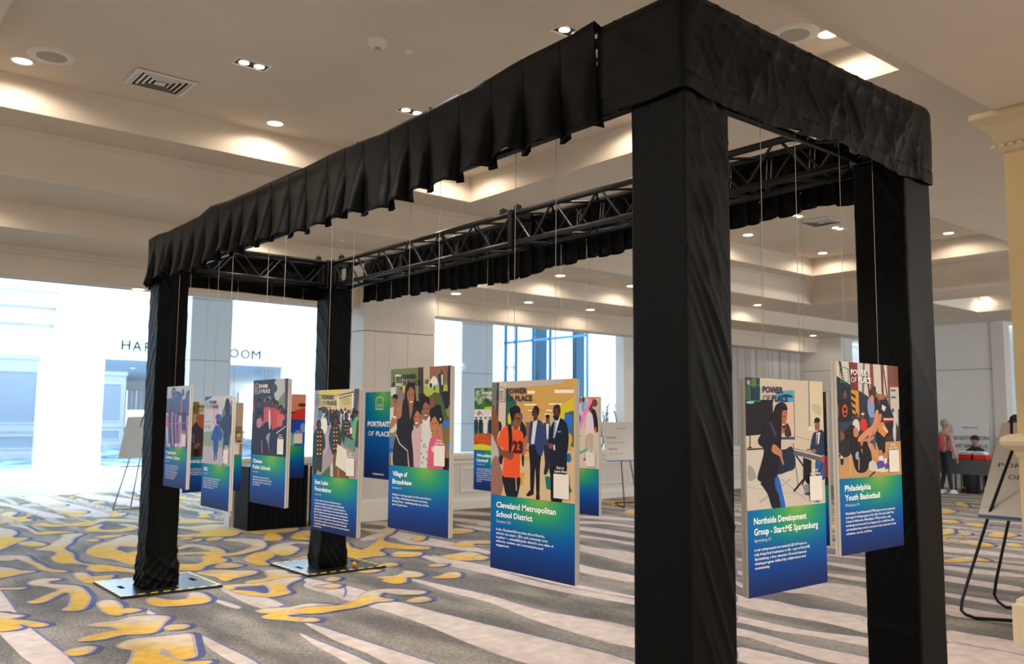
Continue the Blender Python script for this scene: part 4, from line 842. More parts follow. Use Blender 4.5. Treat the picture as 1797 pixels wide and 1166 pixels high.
mb = MB(); mb.v = v; mb.f = f; mb.c = [None]*len(f); mb.sm = [True]*len(f)
o = mb.build('valance', M_CLOTH); sm = o.modifiers.new('thickness', 'SOLIDIFY'); sm.thickness = .002
tag(o, 'pleated black valance behind the far long truss beam', 'valance', 'black valances round the top of the frame')
# smooth valance across the far short side
v = []; YF = NY+LA+.02; rows = 12; n = 60
for i in range(n+1):
    x = NX-.01+(LB+.03)*i/n; u = i/n; zb = 2.853+.02*math.exp(-(u/.06)**2)*-3+.012*math.sin(3*u+.5)-.05*math.exp(-((1-u)/.05)**2)
    for r in range(rows+1):
        t = r/rows; v.append((x, YF+.010*math.sin(15*x+2*t)*t+.008*ridg(9*x+t)*t, 3.28+(zb-3.28)*t))
K = rows+1; f = [(c*K+r, c*K+r+1, (c+1)*K+r+1, (c+1)*K+r) for c in range(n) for r in range(rows)]
mb = MB(); mb.v = v; mb.f = f; mb.c = [None]*len(f); mb.sm = [True]*len(f)
o = mb.build('valance', M_CLOTH); sm = o.modifiers.new('thickness', 'SOLIDIFY'); sm.thickness = .002
tag(o, 'smooth black valance across the far short end of the frame', 'valance', 'black valances round the top of the frame')
# ================================================================== HANGING EXHIBIT PANELS
PW, PH = .58, .88
M_BOARD = mat('white_foam_board_edge', (216, 210, 200), .7)
M_PRINT = mat('printed_board_face', (128, 128, 128), .42, attr='Col', vary=.05, vscale=90, spec=.14)
M_STR = mat('thin_grey_string', (176, 168, 156), .6)
def grad_col(u, v, full=False):
    "blue print with a green-yellow glow; u 0..1 across, v 0..1 down the blue field"
    def mixl(a, b, t): t = max(0, min(1, t)); return tuple(a[i]+(b[i]-a[i])*t for i in range(3))
    du = (u-(.62 if not full else .62)); 
    if full: dv = (v-.02)*1.0; r = math.hypot(du/.62, dv/.42)
    else: dv = v; r = math.hypot(du/.55, dv/.62)
    c = mixl((132, 176, 70), (40, 150, 110), r/.45)
    if r > .45: c = mixl((40, 150, 110), (0, 122, 160), (r-.45)/.35)
    if r > .8: c = mixl((0, 122, 160), (2, 98, 172), (r-.8)/.4)
    e = (v-.28)/.4
    if full: e = (v-.30)/.6
    if e > 0: c = mixl(c, (6, 70, 150), e)
    e = (v-.62)/.38
    if e > 0: c = mixl(c, (24, 38, 92), e)
    return c
def clip(poly, x0, x1, z0, z1):
    for ax, lim, sg in ((0, x0, 1), (0, x1, -1), (1, z0, 1), (1, z1, -1)):
        out = []
        for i in range(len(poly)):
            a, b = poly[i-1], poly[i]; ia, ib = (a[ax]-lim)*sg >= 0, (b[ax]-lim)*sg >= 0
            if ia != ib: t = (lim-a[ax])/(b[ax]-a[ax]); out.append((a[0]+(b[0]-a[0])*t, a[1]+(b[1]-a[1])*t))
            if ib: out.append(b)
        poly = out
        if len(poly) < 3: return []
    return poly
class Draw:
    "a flat print drawn in layers; colours per face"
    def __init__(s, loc, ysplit): s.mb = MB(); s.k = 0; s.loc = loc; s.lim = (0, PW, -ysplit*PH, 0)
    def raw(s, pts, col):
        p = clip(pts, *s.lim)
        if not p: return
        s.k += 1; y = -.0004-.00002*s.k; n = len(s.mb.v); s.mb.flat(p, col, 0); s.mb.v[n:] = [(v[0], y, v[1]) for v in s.mb.v[n:]]
    def poly(s, pts, col): s.raw([s.loc(*p) for p in pts], col)
    def sp(s, pts, col, n=4): s.raw([s.loc(*p) for p in catmull(pts, n)], col)
    def rect(s, x0, y0, x1, y1, col): s.poly([(x0, y0), (x1, y0), (x1, y1), (x0, y1)], col)
    def ell(s, cx, cy, rx, ry, col, n=16): s.poly([(cx+rx*math.cos(2*math.pi*i/n), cy+ry*math.sin(2*math.pi*i/n)) for i in range(n)], col)
    def uv(s, pts, col): s.raw([(u*PW, -v*PH) for u, v in pts], col)
    def uvell(s, cu, cv, ru, rv, col, n=14): s.uv([(cu+ru*math.cos(2*math.pi*i/n), cv+rv*math.sin(2*math.pi*i/n)) for i in range(n)], col)
SKIN, SKIN2, HAIR = (112, 70, 50), (160, 104, 76), (28, 21, 20)
def crowd(d, n, u0, u1, v0, v1, sz, tops, seed=1, legs=True):
    r = random.Random(seed)
    for i in range(n):
        u = u0+(u1-u0)*(i+.5)/n+r.uniform(-.02, .02); v = v0+(v1-v0)*r.random(); s_ = sz*r.uniform(.85, 1.1); c = r.choice(tops)
        if legs: d.uv([(u-s_*.42, v+s_*1.5), (u+s_*.42, v+s_*1.5), (u+s_*.35, v+s_*3.4), (u+s_*.05, v+s_*3.4), (u, v+s_*2), (u-s_*.05, v+s_*3.4), (u-s_*.35, v+s_*3.4)], r.choice([(38, 40, 60), (60, 60, 80), (150, 146, 150)]))
        d.uv([(u-s_*.2, v+s_*.4), (u+s_*.2, v+s_*.4), (u+s_*.6, v+s_*.62), (u+s_*.62, v+s_*1.2), (u+s_*.45, v+s_*1.7), (u-s_*.45, v+s_*1.7), (u-s_*.62, v+s_*1.2), (u-s_*.6, v+s_*.62)], c)
        d.uvell(u, v-.02*s_, s_*.30, s_*.42, HAIR); d.uvell(u, v+s_*.08, s_*.22, s_*.32, r.choice([(90, 58, 46), (124, 84, 64), (74, 48, 40)]))
def logo(d, colr, tx):
    P = [(.048, .037), (.111, .029), (.176, .037), (.176, .109), (.048, .109)]
    for a, b in zip(P, P[1:]+P[:1]):
        dx, dy = b[0]-a[0], (b[1]-a[1])*1.5; l = math.hypot(dx, dy); w = .0028
        nx_, ny_ = -dy/l*w, dx/l*w/1.5; d.uv([(a[0]-nx_, a[1]-ny_), (b[0]-nx_, b[1]-ny_), (b[0]+nx_, b[1]+ny_), (a[0]+nx_, a[1]+ny_)], colr)
    for k, s_ in enumerate(('WILLIAM', 'JULIUS', 'WILSON', 'INSTITUTE')): text(d.mb, s_, .066*PW, -(.058+.0135*k)*PH, .0068, width=(.086 if k != 3 else .094)*PW, y=-.004, col=tx, bold=.01)
    text(d.mb, 'AT PURPOSE BUILT COMMUNITIES'[:0]+'of place institute'[:0] or ' ', 0, 0, .001)
def panel(x, y, zt, rz, label, title, sub, body, draw, frame_=None, ysplit=.61, dark=True, headcol=(28, 36, 84), group='exhibit panels hanging from the truss frame', strings=(.25, .75), bw=None, full=False, ptitle=None):
    """(x, y) = left edge of the face, zt = top; rz 0 faces -y, -90 deg faces -x"""
    o = empty('exhibit_panel', (x, y, zt), rz, label=label, cat='panel', group=group)
    inv = o.matrix_basis.inverted() if False else (Matrix.Translation((x, y, zt)) @ Matrix.Rotation(rz, 4, 'Z')).inverted()
    ax, pv = (1, y) if rz == 0 else (0, x)
    f0 = frame_ or (lambda a, b: (a, b))
    def loc(a, b): q = at(*f0(a, b), ax, pv); q = inv @ q; return (q.x, q.z)
    m = MB(); m.bbox(0, PW, 0, .014, -PH, 0, .001); m.build('front_board', M_BOARD, o)
    m = MB(); m.bbox(.003, PW-.003, .017, .031, -PH+.002, -.003, .001); m.build('back_board', M_BOARD, o)
    m = MB(); m.bbox(.05, PW-.05, .014, .017, -PH+.05, -.05, .0005); m.build('spacer', mat('dark_velcro', (60, 56, 52), .9), o)
    # blue field
    g = MB(); n = 20; y0 = 0 if full else ysplit
    for i in range(n):
        for j in range(n):
            q = [(i/n, j/n), ((i+1)/n, j/n), ((i+1)/n, (j+1)/n), (i/n, (j+1)/n)]
            g.face([(u*PW, -.0003, -(y0+v*(1-y0))*PH) for u, v in q][::-1], [grad_col(u, v, full) for u, v in q][::-1])
    g.build('blue_print', M_PRINT, o)
    tx = MB(); tt = MB()
    if full:
        text(tx, 'PORTRAITS', .5*PW, -.40*PH, .048, width=.80*PW, y=-.001, bold=.035, align='c'); text(tx, 'OF', .13*PW, -.51*PH, .046, y=-.001, width=.19*PW); text(tx, 'PLACE', .40*PW, -.51*PH, .046, width=.45*PW, y=-.001, bold=.02); text(tx, 'POWER OF PLACE', .5*PW, -.955*PH, .013, width=.36*PW, y=-.001, bold=.03, align='c')
        d = Draw(loc, 1.0); d.mb = MB()
        P = [(.37, .08), (.49, .055), (.61, .08), (.61, .20), (.37, .20)]
        for a, b in zip(P, P[1:]+P[:1]):
            dx, dy = b[0]-a[0], (b[1]-a[1])*1.5; l = math.hypot(dx, dy); w = .006; nx_, ny_ = -dy/l*w, dx/l*w/1.5
            d.uv([(a[0]-nx_, a[1]-ny_), (b[0]-nx_, b[1]-ny_), (b[0]+nx_, b[1]+ny_), (a[0]+nx_, a[1]+ny_)], (225, 240, 225))
        for k, s_ in enumerate(('WILLIAM', 'JULIUS', 'WILSON', 'INSTITUTE')): text(d.mb, s_, .49*PW, -(.108+.023*k)*PH, .012, width=.17*PW, y=-.002, col=(225, 240, 225) if k > 1 else (120, 190, 150), bold=.02, align='c')
        d.mb.build('emblem', M_PRINT, o)
    else:
        d = Draw(loc, ysplit); draw(d)
        if title is not None:
            hc = headcol; logo(d, (60, 150, 120) if dark else (225, 228, 225), (40, 50, 60) if hc[0] < 100 else (225, 225, 225))
            text(d.mb, 'POWER', .202*PW, -.067*PH, .0245, width=.255*PW, y=-.0055, bold=.03, col=hc); text(d.mb, 'OF', .202*PW, -.107*PH, .0245, width=.09*PW, y=-.0055, col=hc); text(d.mb, 'PLACE', .315*PW, -.107*PH, .0245, width=.205*PW, y=-.0055, bold=.03, col=hc)
            text(d.mb, 'Scan to', .85*PW, -.447*PH, .0115, y=-.0055, bold=.02, align='c', col=(235, 232, 228)); text(d.mb, 'Learn More', .855*PW, -.465*PH, .0115, y=-.0055, bold=.02, align='c', col=(235, 232, 228))
            q = Draw(loc, ysplit); q.mb = d.mb; n0 = len(d.mb.f); d.mb.face([(.775*PW, -.0058, -.592*PH), (.945*PW, -.0058, -.592*PH), (.945*PW, -.0058, -.472*PH), (.775*PW, -.0058, -.472*PH)], (226, 220, 208))
        d.mb.build('photo_print', M_PRINT, o)
        for k, (s_, w) in enumerate(title or ()): text(tt, s_, .074*PW, -(.675+.049*k)*PH, .0255, width=w*PW, y=-.001, bold=.02)
        zz = .675+.049*(len(title or ())-1)
        if sub: text(tx, sub[0], .076*PW, -(zz+.031)*PH, .0125, width=sub[1]*PW, y=-.001, col=(205, 225, 240))
        for k, s_ in enumerate(body): text(tx, s_, .075*PW, -(zz+.072+.0205*k)*PH, .0105, y=-.001, bold=.012, width=None if bw is None else bw[k]*PW, res=1)
    if tt.v: tt.build('title', mat('white_print_ink', (232, 232, 226), .4, attr='Col'), o)
    if tx.v: tx.build('lettering', mat('white_print_ink', (232, 232, 226), .4, attr='Col'), o)
    for u in strings:
        m = MB(); m.tube((u*PW, .0155, -.01), (u*PW+.004, .0155, 2.975-zt), .0014, 5); m.ball((u*PW+.004, .0155, 2.975-zt), .006, 6, 4); m.build('string', M_STR, o)
    return o
RZ = -math.pi/2
Fr = lambda x0, y0, s: (lambda a, b: (x0+a/s, y0+b/s))
def d_cleve(d):
    d.rect(-10, 0, 800, 1200, (205, 170, 122))
    d.poly([(28, 40), (730, 0), (625, 85), (20, 120)], (184, 176, 168)); d.poly([(10, 60), (62, 60), (62, 260), (20, 560), (0, 560)], (120, 110, 112)); d.poly([(62, 60), (80, 60), (72, 420), (50, 420)], (60, 58, 70)); d.poly([(80, 60), (145, 60), (140, 880), (60, 900)], (206, 186, 168))
    d.poly([(140, 105), (640, 70), (730, 60), (730, 200), (600, 262), (460, 385), (360, 385), (235, 240), (140, 118)], (200, 156, 84)); d.poly([(640, 40), (730, 20), (730, 110), (610, 90)], (206, 160, 90))
    for q in ((325, 130, 390, 155), (562, 120, 730, 150), (300, 245, 402, 258), (514, 240, 626, 252), (330, 298, 395, 306), (490, 296, 545, 306), (475, 330, 540, 338)): d.rect(*q, (242, 232, 206))
    d.poly([(140, 112), (240, 240), (372, 392), (345, 660), (260, 720), (140, 760)], (196, 158, 108)); d.poly([(310, 400), (345, 405), (340, 590), (318, 580)], (140, 92, 60))
    d.poly([(140, 115), (232, 235), (232, 420), (150, 460), (135, 440)], (38, 92, 80)); d.ell(170, 375, 14, 55, (220, 190, 50))
    d.poly([(605, 262), (730, 190), (730, 480), (600, 420)], (206, 190, 48)); d.poly([(650, 325), (730, 300), (730, 620), (660, 620)], (70, 100, 86)); d.poly([(460, 385), (600, 262), (620, 520), (470, 560)], (214, 176, 120)); d.ell(545, 380, 18, 40, (170, 180, 150))
    d.poly([(100, 770), (270, 690), (500, 660), (730, 760), (730, 1140), (0, 1060)], (208, 180, 138)); d.rect(300, 640, 345, 655, (190, 90, 50)); d.rect(265, 700, 345, 740, (196, 170, 80))
    for q in ((683, 380, 36, 50, (40, 110, 196)), (692, 455, 22, 45, (40, 108, 190)), (692, 550, 26, 50, (206, 160, 70)), (688, 620, 22, 36, (196, 152, 84)), (685, 670, 12, 20, (214, 186, 140)), (688, 715, 20, 42, (36, 96, 168))): d.ell(*q)
    d.poly([(265, 845), (305, 845), (285, 950), (255, 950)], (218, 152, 50)); d.poly([(478, 875), (532, 878), (530, 992), (492, 985)], (34, 112, 104)); d.poly([(688, 940), (715, 1010), (685, 1022)], (40, 120, 90))
    d.ell(80, 440, 24, 46, (36, 32, 36)); d.poly([(72, 650), (120, 690), (104, 775), (78, 760)], (36, 32, 36))
    d.sp([(20, 250), (60, 330), (80, 470), (60, 560), (95, 690), (70, 690), (40, 590), (15, 480)], (124, 80, 50)); d.sp([(12, 530), (40, 560), (78, 690), (10, 840)], (176, 172, 178)); d.sp([(10, 780), (60, 700), (112, 870), (112, 990), (80, 1050), (5, 1040)], (146, 104, 92))
    d.sp([(262, 400), (300, 425), (318, 500), (300, 640), (296, 775), (280, 772), (272, 600)], (34, 30, 34)); d.ell(268, 360, 16, 40, (60, 42, 36))
    d.sp([(115, 865), (258, 872), (250, 1010), (225, 1062), (150, 1055), (122, 960)], (26, 26, 32)); d.poly([(222, 885), (230, 885), (236, 1000), (226, 1000)], (190, 170, 150))
    d.sp([(270, 600), (318, 520), (328, 560), (308, 650), (300, 692), (276, 680)], (168, 104, 78))
    d.sp([(155, 436), (110, 460), (62, 575), (80, 612), (118, 640), (120, 740), (112, 868), (180, 884), (255, 880), (262, 760), (265, 640), (290, 600), (286, 500), (236, 465), (200, 455)], (226, 84, 38))
    d.sp([(75, 608), (120, 650), (175, 655), (206, 685), (192, 730), (152, 722), (85, 672)], (120, 72, 48)); d.sp([(156, 434), (186, 434), (196, 560), (184, 662), (166, 655), (164, 520)], (34, 26, 26))
    text(d.mb, '23', *[v for v in d.loc(198, 665)], .050, width=.075, y=-.0035, bold=.05, col=(60, 28, 26))
    d.sp([(202, 400), (246, 400), (240, 468), (208, 458)], (118, 74, 52)); d.sp([(196, 330), (215, 300), (268, 320), (276, 370), (266, 430), (235, 448), (205, 420)], (132, 84, 58))
    d.sp([(172, 300), (195, 270), (240, 260), (266, 290), (262, 330), (236, 322), (214, 350), (206, 392), (186, 385)], HAIR); d.poly([(206, 360), (262, 372), (260, 382), (206, 368)], (20, 20, 24)); d.ell(258, 398, 10, 4, (80, 40, 36))
    d.sp([(342, 590), (400, 580), (452, 600), (436, 800), (430, 1040), (406, 1040), (396, 800), (380, 1010), (354, 1000), (350, 780)], (24, 24, 32)); d.sp([(318, 1036), (355, 992), (382, 1012), (376, 1034), (335, 1050)], (44, 28, 24)); d.sp([(403, 1035), (430, 1030), (432, 1082), (405, 1086)], (44, 28, 24))
    d.sp([(376, 392), (346, 420), (342, 600), (392, 598), (402, 645), (442, 700), (466, 640), (472, 440), (424, 382)], (44, 62, 108)); d.poly([(378, 394), (416, 374), (386, 595), (358, 590)], (206, 206, 214))
    d.poly([(378, 350), (416, 345), (414, 382), (384, 400)], (76, 46, 34)); d.ell(392, 325, 26, 50, (84, 52, 38)); d.sp([(376, 290), (400, 258), (428, 285), (426, 330), (414, 345), (408, 300), (385, 290)], HAIR); d.poly([(366, 308), (410, 312), (410, 318), (366, 315)], (20, 20, 20)); d.ell(376, 355, 7, 3, (225, 205, 190))
    d.sp([(470, 600), (520, 600), (520, 770), (496, 852), (470, 852), (480, 760)], (32, 36, 58)); d.sp([(470, 420), (490, 412), (524, 412), (526, 580), (472, 592)], (48, 64, 102)); d.poly([(490, 420), (516, 414), (508, 552), (496, 552)], (206, 206, 214)); d.ell(504, 385, 17, 34, (118, 76, 54)); d.ell(504, 354, 18, 18, HAIR)
    d.sp([(526, 770), (665, 760), (650, 950), (625, 1100), (580, 1104), (534, 1092), (530, 900)], (20, 20, 26)); d.sp([(560, 395), (614, 368), (668, 415), (686, 540), (672, 690), (665, 772), (590, 785), (524, 780), (520, 640), (510, 560), (530, 450)], (24, 28, 42))
    d.poly([(565, 395), (614, 364), (562, 545), (552, 540)], (212, 212, 222)); d.poly([(562, 404), (580, 404), (560, 545), (551, 532)], (112, 142, 194)); d.poly([(590, 480), (620, 480), (618, 493), (592, 494)], (90, 156, 206)); d.poly([(555, 600), (568, 602), (570, 648), (556, 646)], (212, 212, 222))
    d.ell(582, 308, 33, 56, (84, 50, 38)); d.sp([(556, 280), (570, 252), (605, 255), (614, 300), (604, 330), (596, 290)], (52, 32, 26)); d.sp([(550, 345), (575, 352), (600, 345), (595, 385), (565, 385)], (44, 28, 24)); d.poly([(544, 338), (556, 336), (556, 342), (545, 345)], (230, 215, 205)); d.ell(534, 612, 22, 24, (122, 78, 60))
def d_vill(d):
    d.rect(0, 0, 720, 1200, (128, 124, 92)); d.rect(0, 0, 340, 170, (104, 118, 66)); d.poly([(385, 20), (560, 10), (560, 330), (390, 330)], (180, 164, 142)); d.poly([(455, 20), (700, 10), (700, 150), (455, 200)], (136, 94, 74)); d.poly([(620, 80), (700, 70), (700, 180), (610, 200)], (120, 106, 70))
    d.poly([(330, 20), (386, 20), (390, 330), (335, 340)], (62, 50, 44)); d.poly([(390, 232), (700, 215), (700, 360), (400, 370)], (156, 176, 72)); d.sp([(448, 210), (490, 130), (532, 150), (532, 215), (450, 250)], (214, 212, 206)); d.ell(467, 225, 16, 26, (44, 44, 48)); d.poly([(85, 108), (165, 108), (165, 232), (85, 236)], (206, 204, 196)); d.rect(92, 130, 158, 200, (120, 96, 84))
    d.sp([(405, 170), (440, 160), (440, 205), (408, 208)], (86, 100, 52)); d.rect(495, 225, 520, 280, (70, 120, 90))
    d.sp([(545, 112), (600, 105), (606, 200), (598, 300), (580, 300), (562, 372), (556, 230)], (50, 54, 66)); d.poly([(578, 112), (598, 108), (598, 220), (584, 222)], (206, 204, 206)); d.ell(583, 80, 13, 22, (90, 62, 48)); d.sp([(650, 50), (700, 30), (700, 420), (655, 400)], (60, 40, 40))
    d.sp([(575, 310), (660, 300), (655, 465), (582, 460)], (34, 36, 38)); d.sp([(480, 330), (570, 320), (620, 470), (650, 560), (700, 620), (560, 600)], (74, 88, 48)); d.rect(600, 600, 700, 860, (116, 100, 64)); d.poly([(585, 610), (700, 590), (700, 640), (592, 682)], (50, 112, 196)); d.rect(640, 840, 700, 920, (60, 120, 200))
    d.ell(66, 225, 20, 38, (50, 40, 40)); d.poly([(35, 250), (95, 240), (92, 340), (38, 340)], (196, 194, 188)); d.ell(155, 300, 22, 60, (56, 48, 48)); d.poly([(100, 290), (190, 260), (190, 400), (110, 400)], (120, 112, 106)); d.sp([(160, 240), (200, 235), (190, 330)], (210, 170, 70))
    d.ell(86, 370, 30, 46, (104, 70, 54)); d.ell(86, 345, 30, 26, HAIR); d.sp([(20, 500), (70, 460), (130, 500), (100, 700), (20, 720)], (194, 194, 190)); d.sp([(15, 800), (75, 790), (72, 950), (10, 950)], (84, 108, 146)); d.rect(0, 950, 90, 1110, (112, 110, 84)); d.rect(40, 950, 60, 1100, (170, 170, 160)); d.rect(0, 900, 70, 945, (30, 80, 170))
    d.ell(375, 355, 42, 48, (30, 24, 24)); d.ell(470, 415, 42, 88, (116, 80, 58))
    d.sp([(185, 340), (200, 230), (240, 195), (290, 215), (304, 300), (304, 450), (250, 500), (190, 470)], (32, 24, 24))
    d.sp([(66, 560), (74, 450), (104, 442), (112, 555), (90, 620)], (156, 98, 72)); d.sp([(66, 450), (66, 372), (80, 370), (92, 448)], (156, 98, 72)); d.sp([(90, 450), (102, 380), (116, 378), (110, 460)], (156, 98, 72))
    d.sp([(172, 400), (130, 430), (98, 560), (60, 560), (28, 640), (22, 705), (80, 652), (122, 592), (160, 580), (178, 470)], (166, 106, 78)); d.poly([(62, 552), (98, 566), (95, 584), (60, 572)], (224, 222, 222))
    d.sp([(172, 385), (240, 395), (300, 440), (292, 640), (272, 760), (290, 1000), (285, 1120), (75, 1100), (68, 880), (100, 720), (106, 600), (150, 560)], (30, 27, 32)); d.poly([(228, 395), (284, 395), (272, 500), (245, 600), (235, 480)], (150, 96, 70)); d.ell(254, 325, 42, 98, (152, 98, 70))
    d.sp([(215, 250), (245, 215), (292, 240), (288, 270), (250, 240), (222, 290)], (32, 24, 24)); d.ell(234, 330, 9, 6, (40, 26, 24)); d.ell(276, 322, 8, 6, (40, 26, 24)); d.ell(259, 402, 17, 7, (232, 220, 212)); d.sp([(190, 300), (212, 300), (210, 440), (226, 520), (196, 500)], (32, 24, 24)); d.sp([(292, 300), (304, 300), (312, 460), (296, 560), (288, 430)], (32, 24, 24))
    for a, b in (((92, 750), (130, 850)), ((130, 850), (222, 935))): dx, dy = b[0]-a[0], b[1]-a[1]; d.poly([(a[0]-3, a[1]+4), (a[0]+5, a[1]-3), (b[0]+5, b[1]-3), (b[0]-3, b[1]+4)], (206, 196, 200))
    d.poly([(214, 945), (224, 945), (244, 1130), (226, 1130)], (180, 150, 160))
    d.sp([(340, 800), (352, 670), (380, 630), (465, 620), (482, 760), (450, 900), (448, 1140), (335, 1130)], (206, 204, 198)); d.ell(405, 385, 55, 48, (32, 24, 24)); d.ell(412, 485, 42, 100, (140, 90, 64)); d.sp([(378, 400), (412, 372), (452, 400), (450, 440), (412, 405), (378, 450)], (32, 24, 24))
    d.ell(394, 480, 8, 6, (36, 24, 22)); d.ell(432, 472, 8, 6, (36, 24, 22)); d.ell(414, 548, 16, 6, (228, 214, 206)); d.sp([(382, 590), (420, 605), (458, 540), (462, 600), (420, 642), (384, 620)], (212, 208, 214))
    for q in ((368, 818), (400, 860), (412, 890), (390, 1000), (420, 1020), (376, 1060), (432, 1080), (366, 960), (440, 1100), (390, 880)): d.ell(q[0], q[1], 6, 11, (70, 90, 150))
    d.ell(428, 940, 10, 12, (214, 110, 70))
    d.ell(330, 455, 55, 66, (28, 22, 22)); d.ell(326, 575, 40, 84, (176, 112, 78)); d.sp([(285, 520), (320, 470), (366, 520), (362, 545), (320, 500), (288, 560)], (28, 22, 22)); d.ell(308, 565, 8, 6, (40, 26, 22)); d.ell(346, 562, 8, 6, (40, 26, 22)); d.ell(316, 632, 17, 8, (236, 222, 212)); d.sp([(286, 655), (320, 690), (352, 650), (350, 690), (312, 712), (284, 680)], (196, 186, 204))
    d.sp([(262, 770), (280, 700), (315, 705), (365, 648), (362, 830), (345, 1130), (290, 1125), (280, 950)], (196, 164, 168))
    d.ell(520, 530, 68, 76, (30, 24, 24)); d.ell(545, 470, 34, 38, (30, 24, 24)); d.sp([(560, 540), (600, 560), (590, 640), (560, 640)], (30, 24, 24))
    d.sp([(445, 900), (465, 800), (490, 780), (562, 752), (596, 860), (625, 1000), (604, 1150), (440, 1150)], (210, 88, 124)); d.sp([(480, 740), (540, 730), (560, 765), (490, 790)], (176, 112, 78)); d.ell(503, 645, 45, 98, (182, 116, 80)); d.sp([(460, 600), (500, 530), (560, 560), (550, 620), (510, 560), (466, 620)], (30, 24, 24)); d.ell(488, 640, 9, 6, (40, 26, 22)); d.ell(526, 634, 9, 6, (40, 26, 22)); d.ell(483, 715, 14, 6, (120, 60, 56))
    d.ell(490, 915, 14, 34, (226, 190, 200)); d.ell(575, 590, 8, 14, (226, 222, 224))
    d.sp([(545, 700), (600, 720), (606, 800), (650, 950), (648, 1015), (606, 890), (560, 800)], (176, 114, 82)); d.sp([(545, 700), (542, 640), (558, 636), (570, 720)], (176, 114, 82)); d.sp([(568, 710), (570, 645), (588, 640), (590, 720)], (176, 114, 82)); d.rect(600, 1010, 700, 1160, (28, 26, 34))
def d_east(d):
    d.rect(0, 0, 660, 1200, (158, 146, 142)); d.poly([(95, 20), (540, 20), (540, 270), (95, 270)], (196, 184, 138)); d.ell(170, 90, 60, 40, (206, 186, 80)); d.ell(300, 60, 60, 30, (210, 188, 84)); d.ell(430, 170, 60, 50, (176, 168, 100))
    for p in ([(320, 95), (540, 45), (540, 62), (320, 108)], [(340, 130), (540, 80), (540, 92), (340, 142)], [(100, 90), (340, 100), (340, 108), (100, 98)]): d.poly(p, (84, 84, 96))
    d.rect(326, 95, 338, 270, (226, 222, 216)); d.rect(500, 70, 516, 270, (226, 222, 216)); d.rect(516, 70, 522, 270, (120, 118, 124)); d.poly([(40, 30), (102, 30), (96, 490), (30, 510)], (146, 148, 162)); d.poly([(530, 20), (585, 20), (562, 340), (520, 340)], (80, 76, 92)); d.poly([(585, 20), (620, 20), (600, 500), (560, 500)], (132, 126, 128))
    d.poly([(20, 600), (600, 600), (580, 1140), (0, 1080)], (164, 150, 150)); d.rect(170, 235, 248, 370, (192, 138, 84)); d.rect(195, 255, 222, 290, (220, 206, 190)); d.ell(160, 300, 60, 70, (70, 80, 74))
    r = random.Random(4)
    for k in range(26):
        x = 110+k*17+r.uniform(-6, 6); y = 300+r.uniform(-40, 60); c = r.choice([(220, 216, 216), (200, 196, 200), (50, 50, 62), (96, 130, 160), (34, 34, 42)]); d.sp([(x-16, y+30), (x, y+18), (x+18, y+30), (x+20, y+130), (x-18, y+130)], c, 3); d.ell(x, y, 10, 20, r.choice([(86, 58, 48), (60, 42, 38), (120, 84, 66)])); d.ell(x, y-9, 10, 13, HAIR)
    d.sp([(130, 390), (170, 380), (200, 400), (200, 540), (140, 540)], (224, 220, 220)); d.sp([(190, 540), (225, 540), (235, 640), (200, 800), (150, 790), (180, 700)], (176, 160, 180))
    d.sp([(530, 380), (576, 358), (575, 430), (548, 560), (536, 705), (500, 690), (512, 480)], (98, 176, 98)); d.ell(556, 312, 20, 36, (96, 62, 50)); d.ell(558, 300, 20, 26, HAIR); d.sp([(560, 420), (585, 420), (580, 700), (540, 700), (550, 560)], (70, 60, 84))
    for gx, gy, sc_, w in ((108, 455, 1.0, 1.0), (305, 410, .95, .95), (440, 352, .85, .8)):
        d.sp([(gx-60*w, gy+90*sc_), (gx-25*w, gy+45*sc_), (gx+28*w, gy+45*sc_), (gx+55*w, gy+100*sc_), (gx+75*w, gy+260*sc_), (gx+40*w, gy+330*sc_), (gx+25*w, gy+(560 if w == 1 else 420)*sc_), (gx-20*w, gy+(540 if w == 1 else 430)*sc_), (gx-45*w, gy+(600 if w == 1 else 400)*sc_), (gx-75*w, gy+(590 if w == 1 else 300)*sc_), (gx-85*w, gy+200*sc_)], (44, 62, 64))
        d.ell(gx-4, gy-6, 30*w, 56*sc_, HAIR); d.ell(gx, gy, 23*w, 44*sc_, (96, 62, 50))
        for s_ in (-1, 1):
            d.poly([(gx+s_*18*w-11*w, gy+55*sc_), (gx+s_*18*w+11*w, gy+55*sc_), (gx+s_*16*w+11*w, gy+390*sc_), (gx+s_*16*w-11*w, gy+390*sc_)], (30, 28, 32))
            for k in range(6): d.rect(gx+s_*17*w-8*w, gy+(75+k*52)*sc_, gx+s_*17*w+8*w, gy+(98+k*52)*sc_, (226, 170, 70) if k % 2 else (206, 120, 60))
    d.sp([(390, 500), (440, 560), (520, 625), (510, 635), (430, 600)], (60, 42, 38)); d.poly([(478, 485), (508, 490), (505, 562), (480, 560)], (216, 214, 206))
    d.poly([(425, 600), (545, 650), (530, 778), (405, 700)], (96, 142, 122)); d.sp([(280, 830), (312, 800), (330, 940), (430, 1030), (450, 1130), (280, 1100)], (118, 80, 56)); d.sp([(330, 980), (345, 990), (350, 1100), (335, 1100)], (170, 120, 80)); d.poly([(330, 685), (446, 760), (440, 1035), (306, 940)], (218, 214, 196)); d.ell(376, 860, 4, 4, (120, 116, 104)); d.poly([(112, 1075), (240, 940), (243, 1100)], (66, 104, 88)); d.poly([(243, 950), (275, 900), (275, 1110), (243, 1100)], (200, 196, 190))
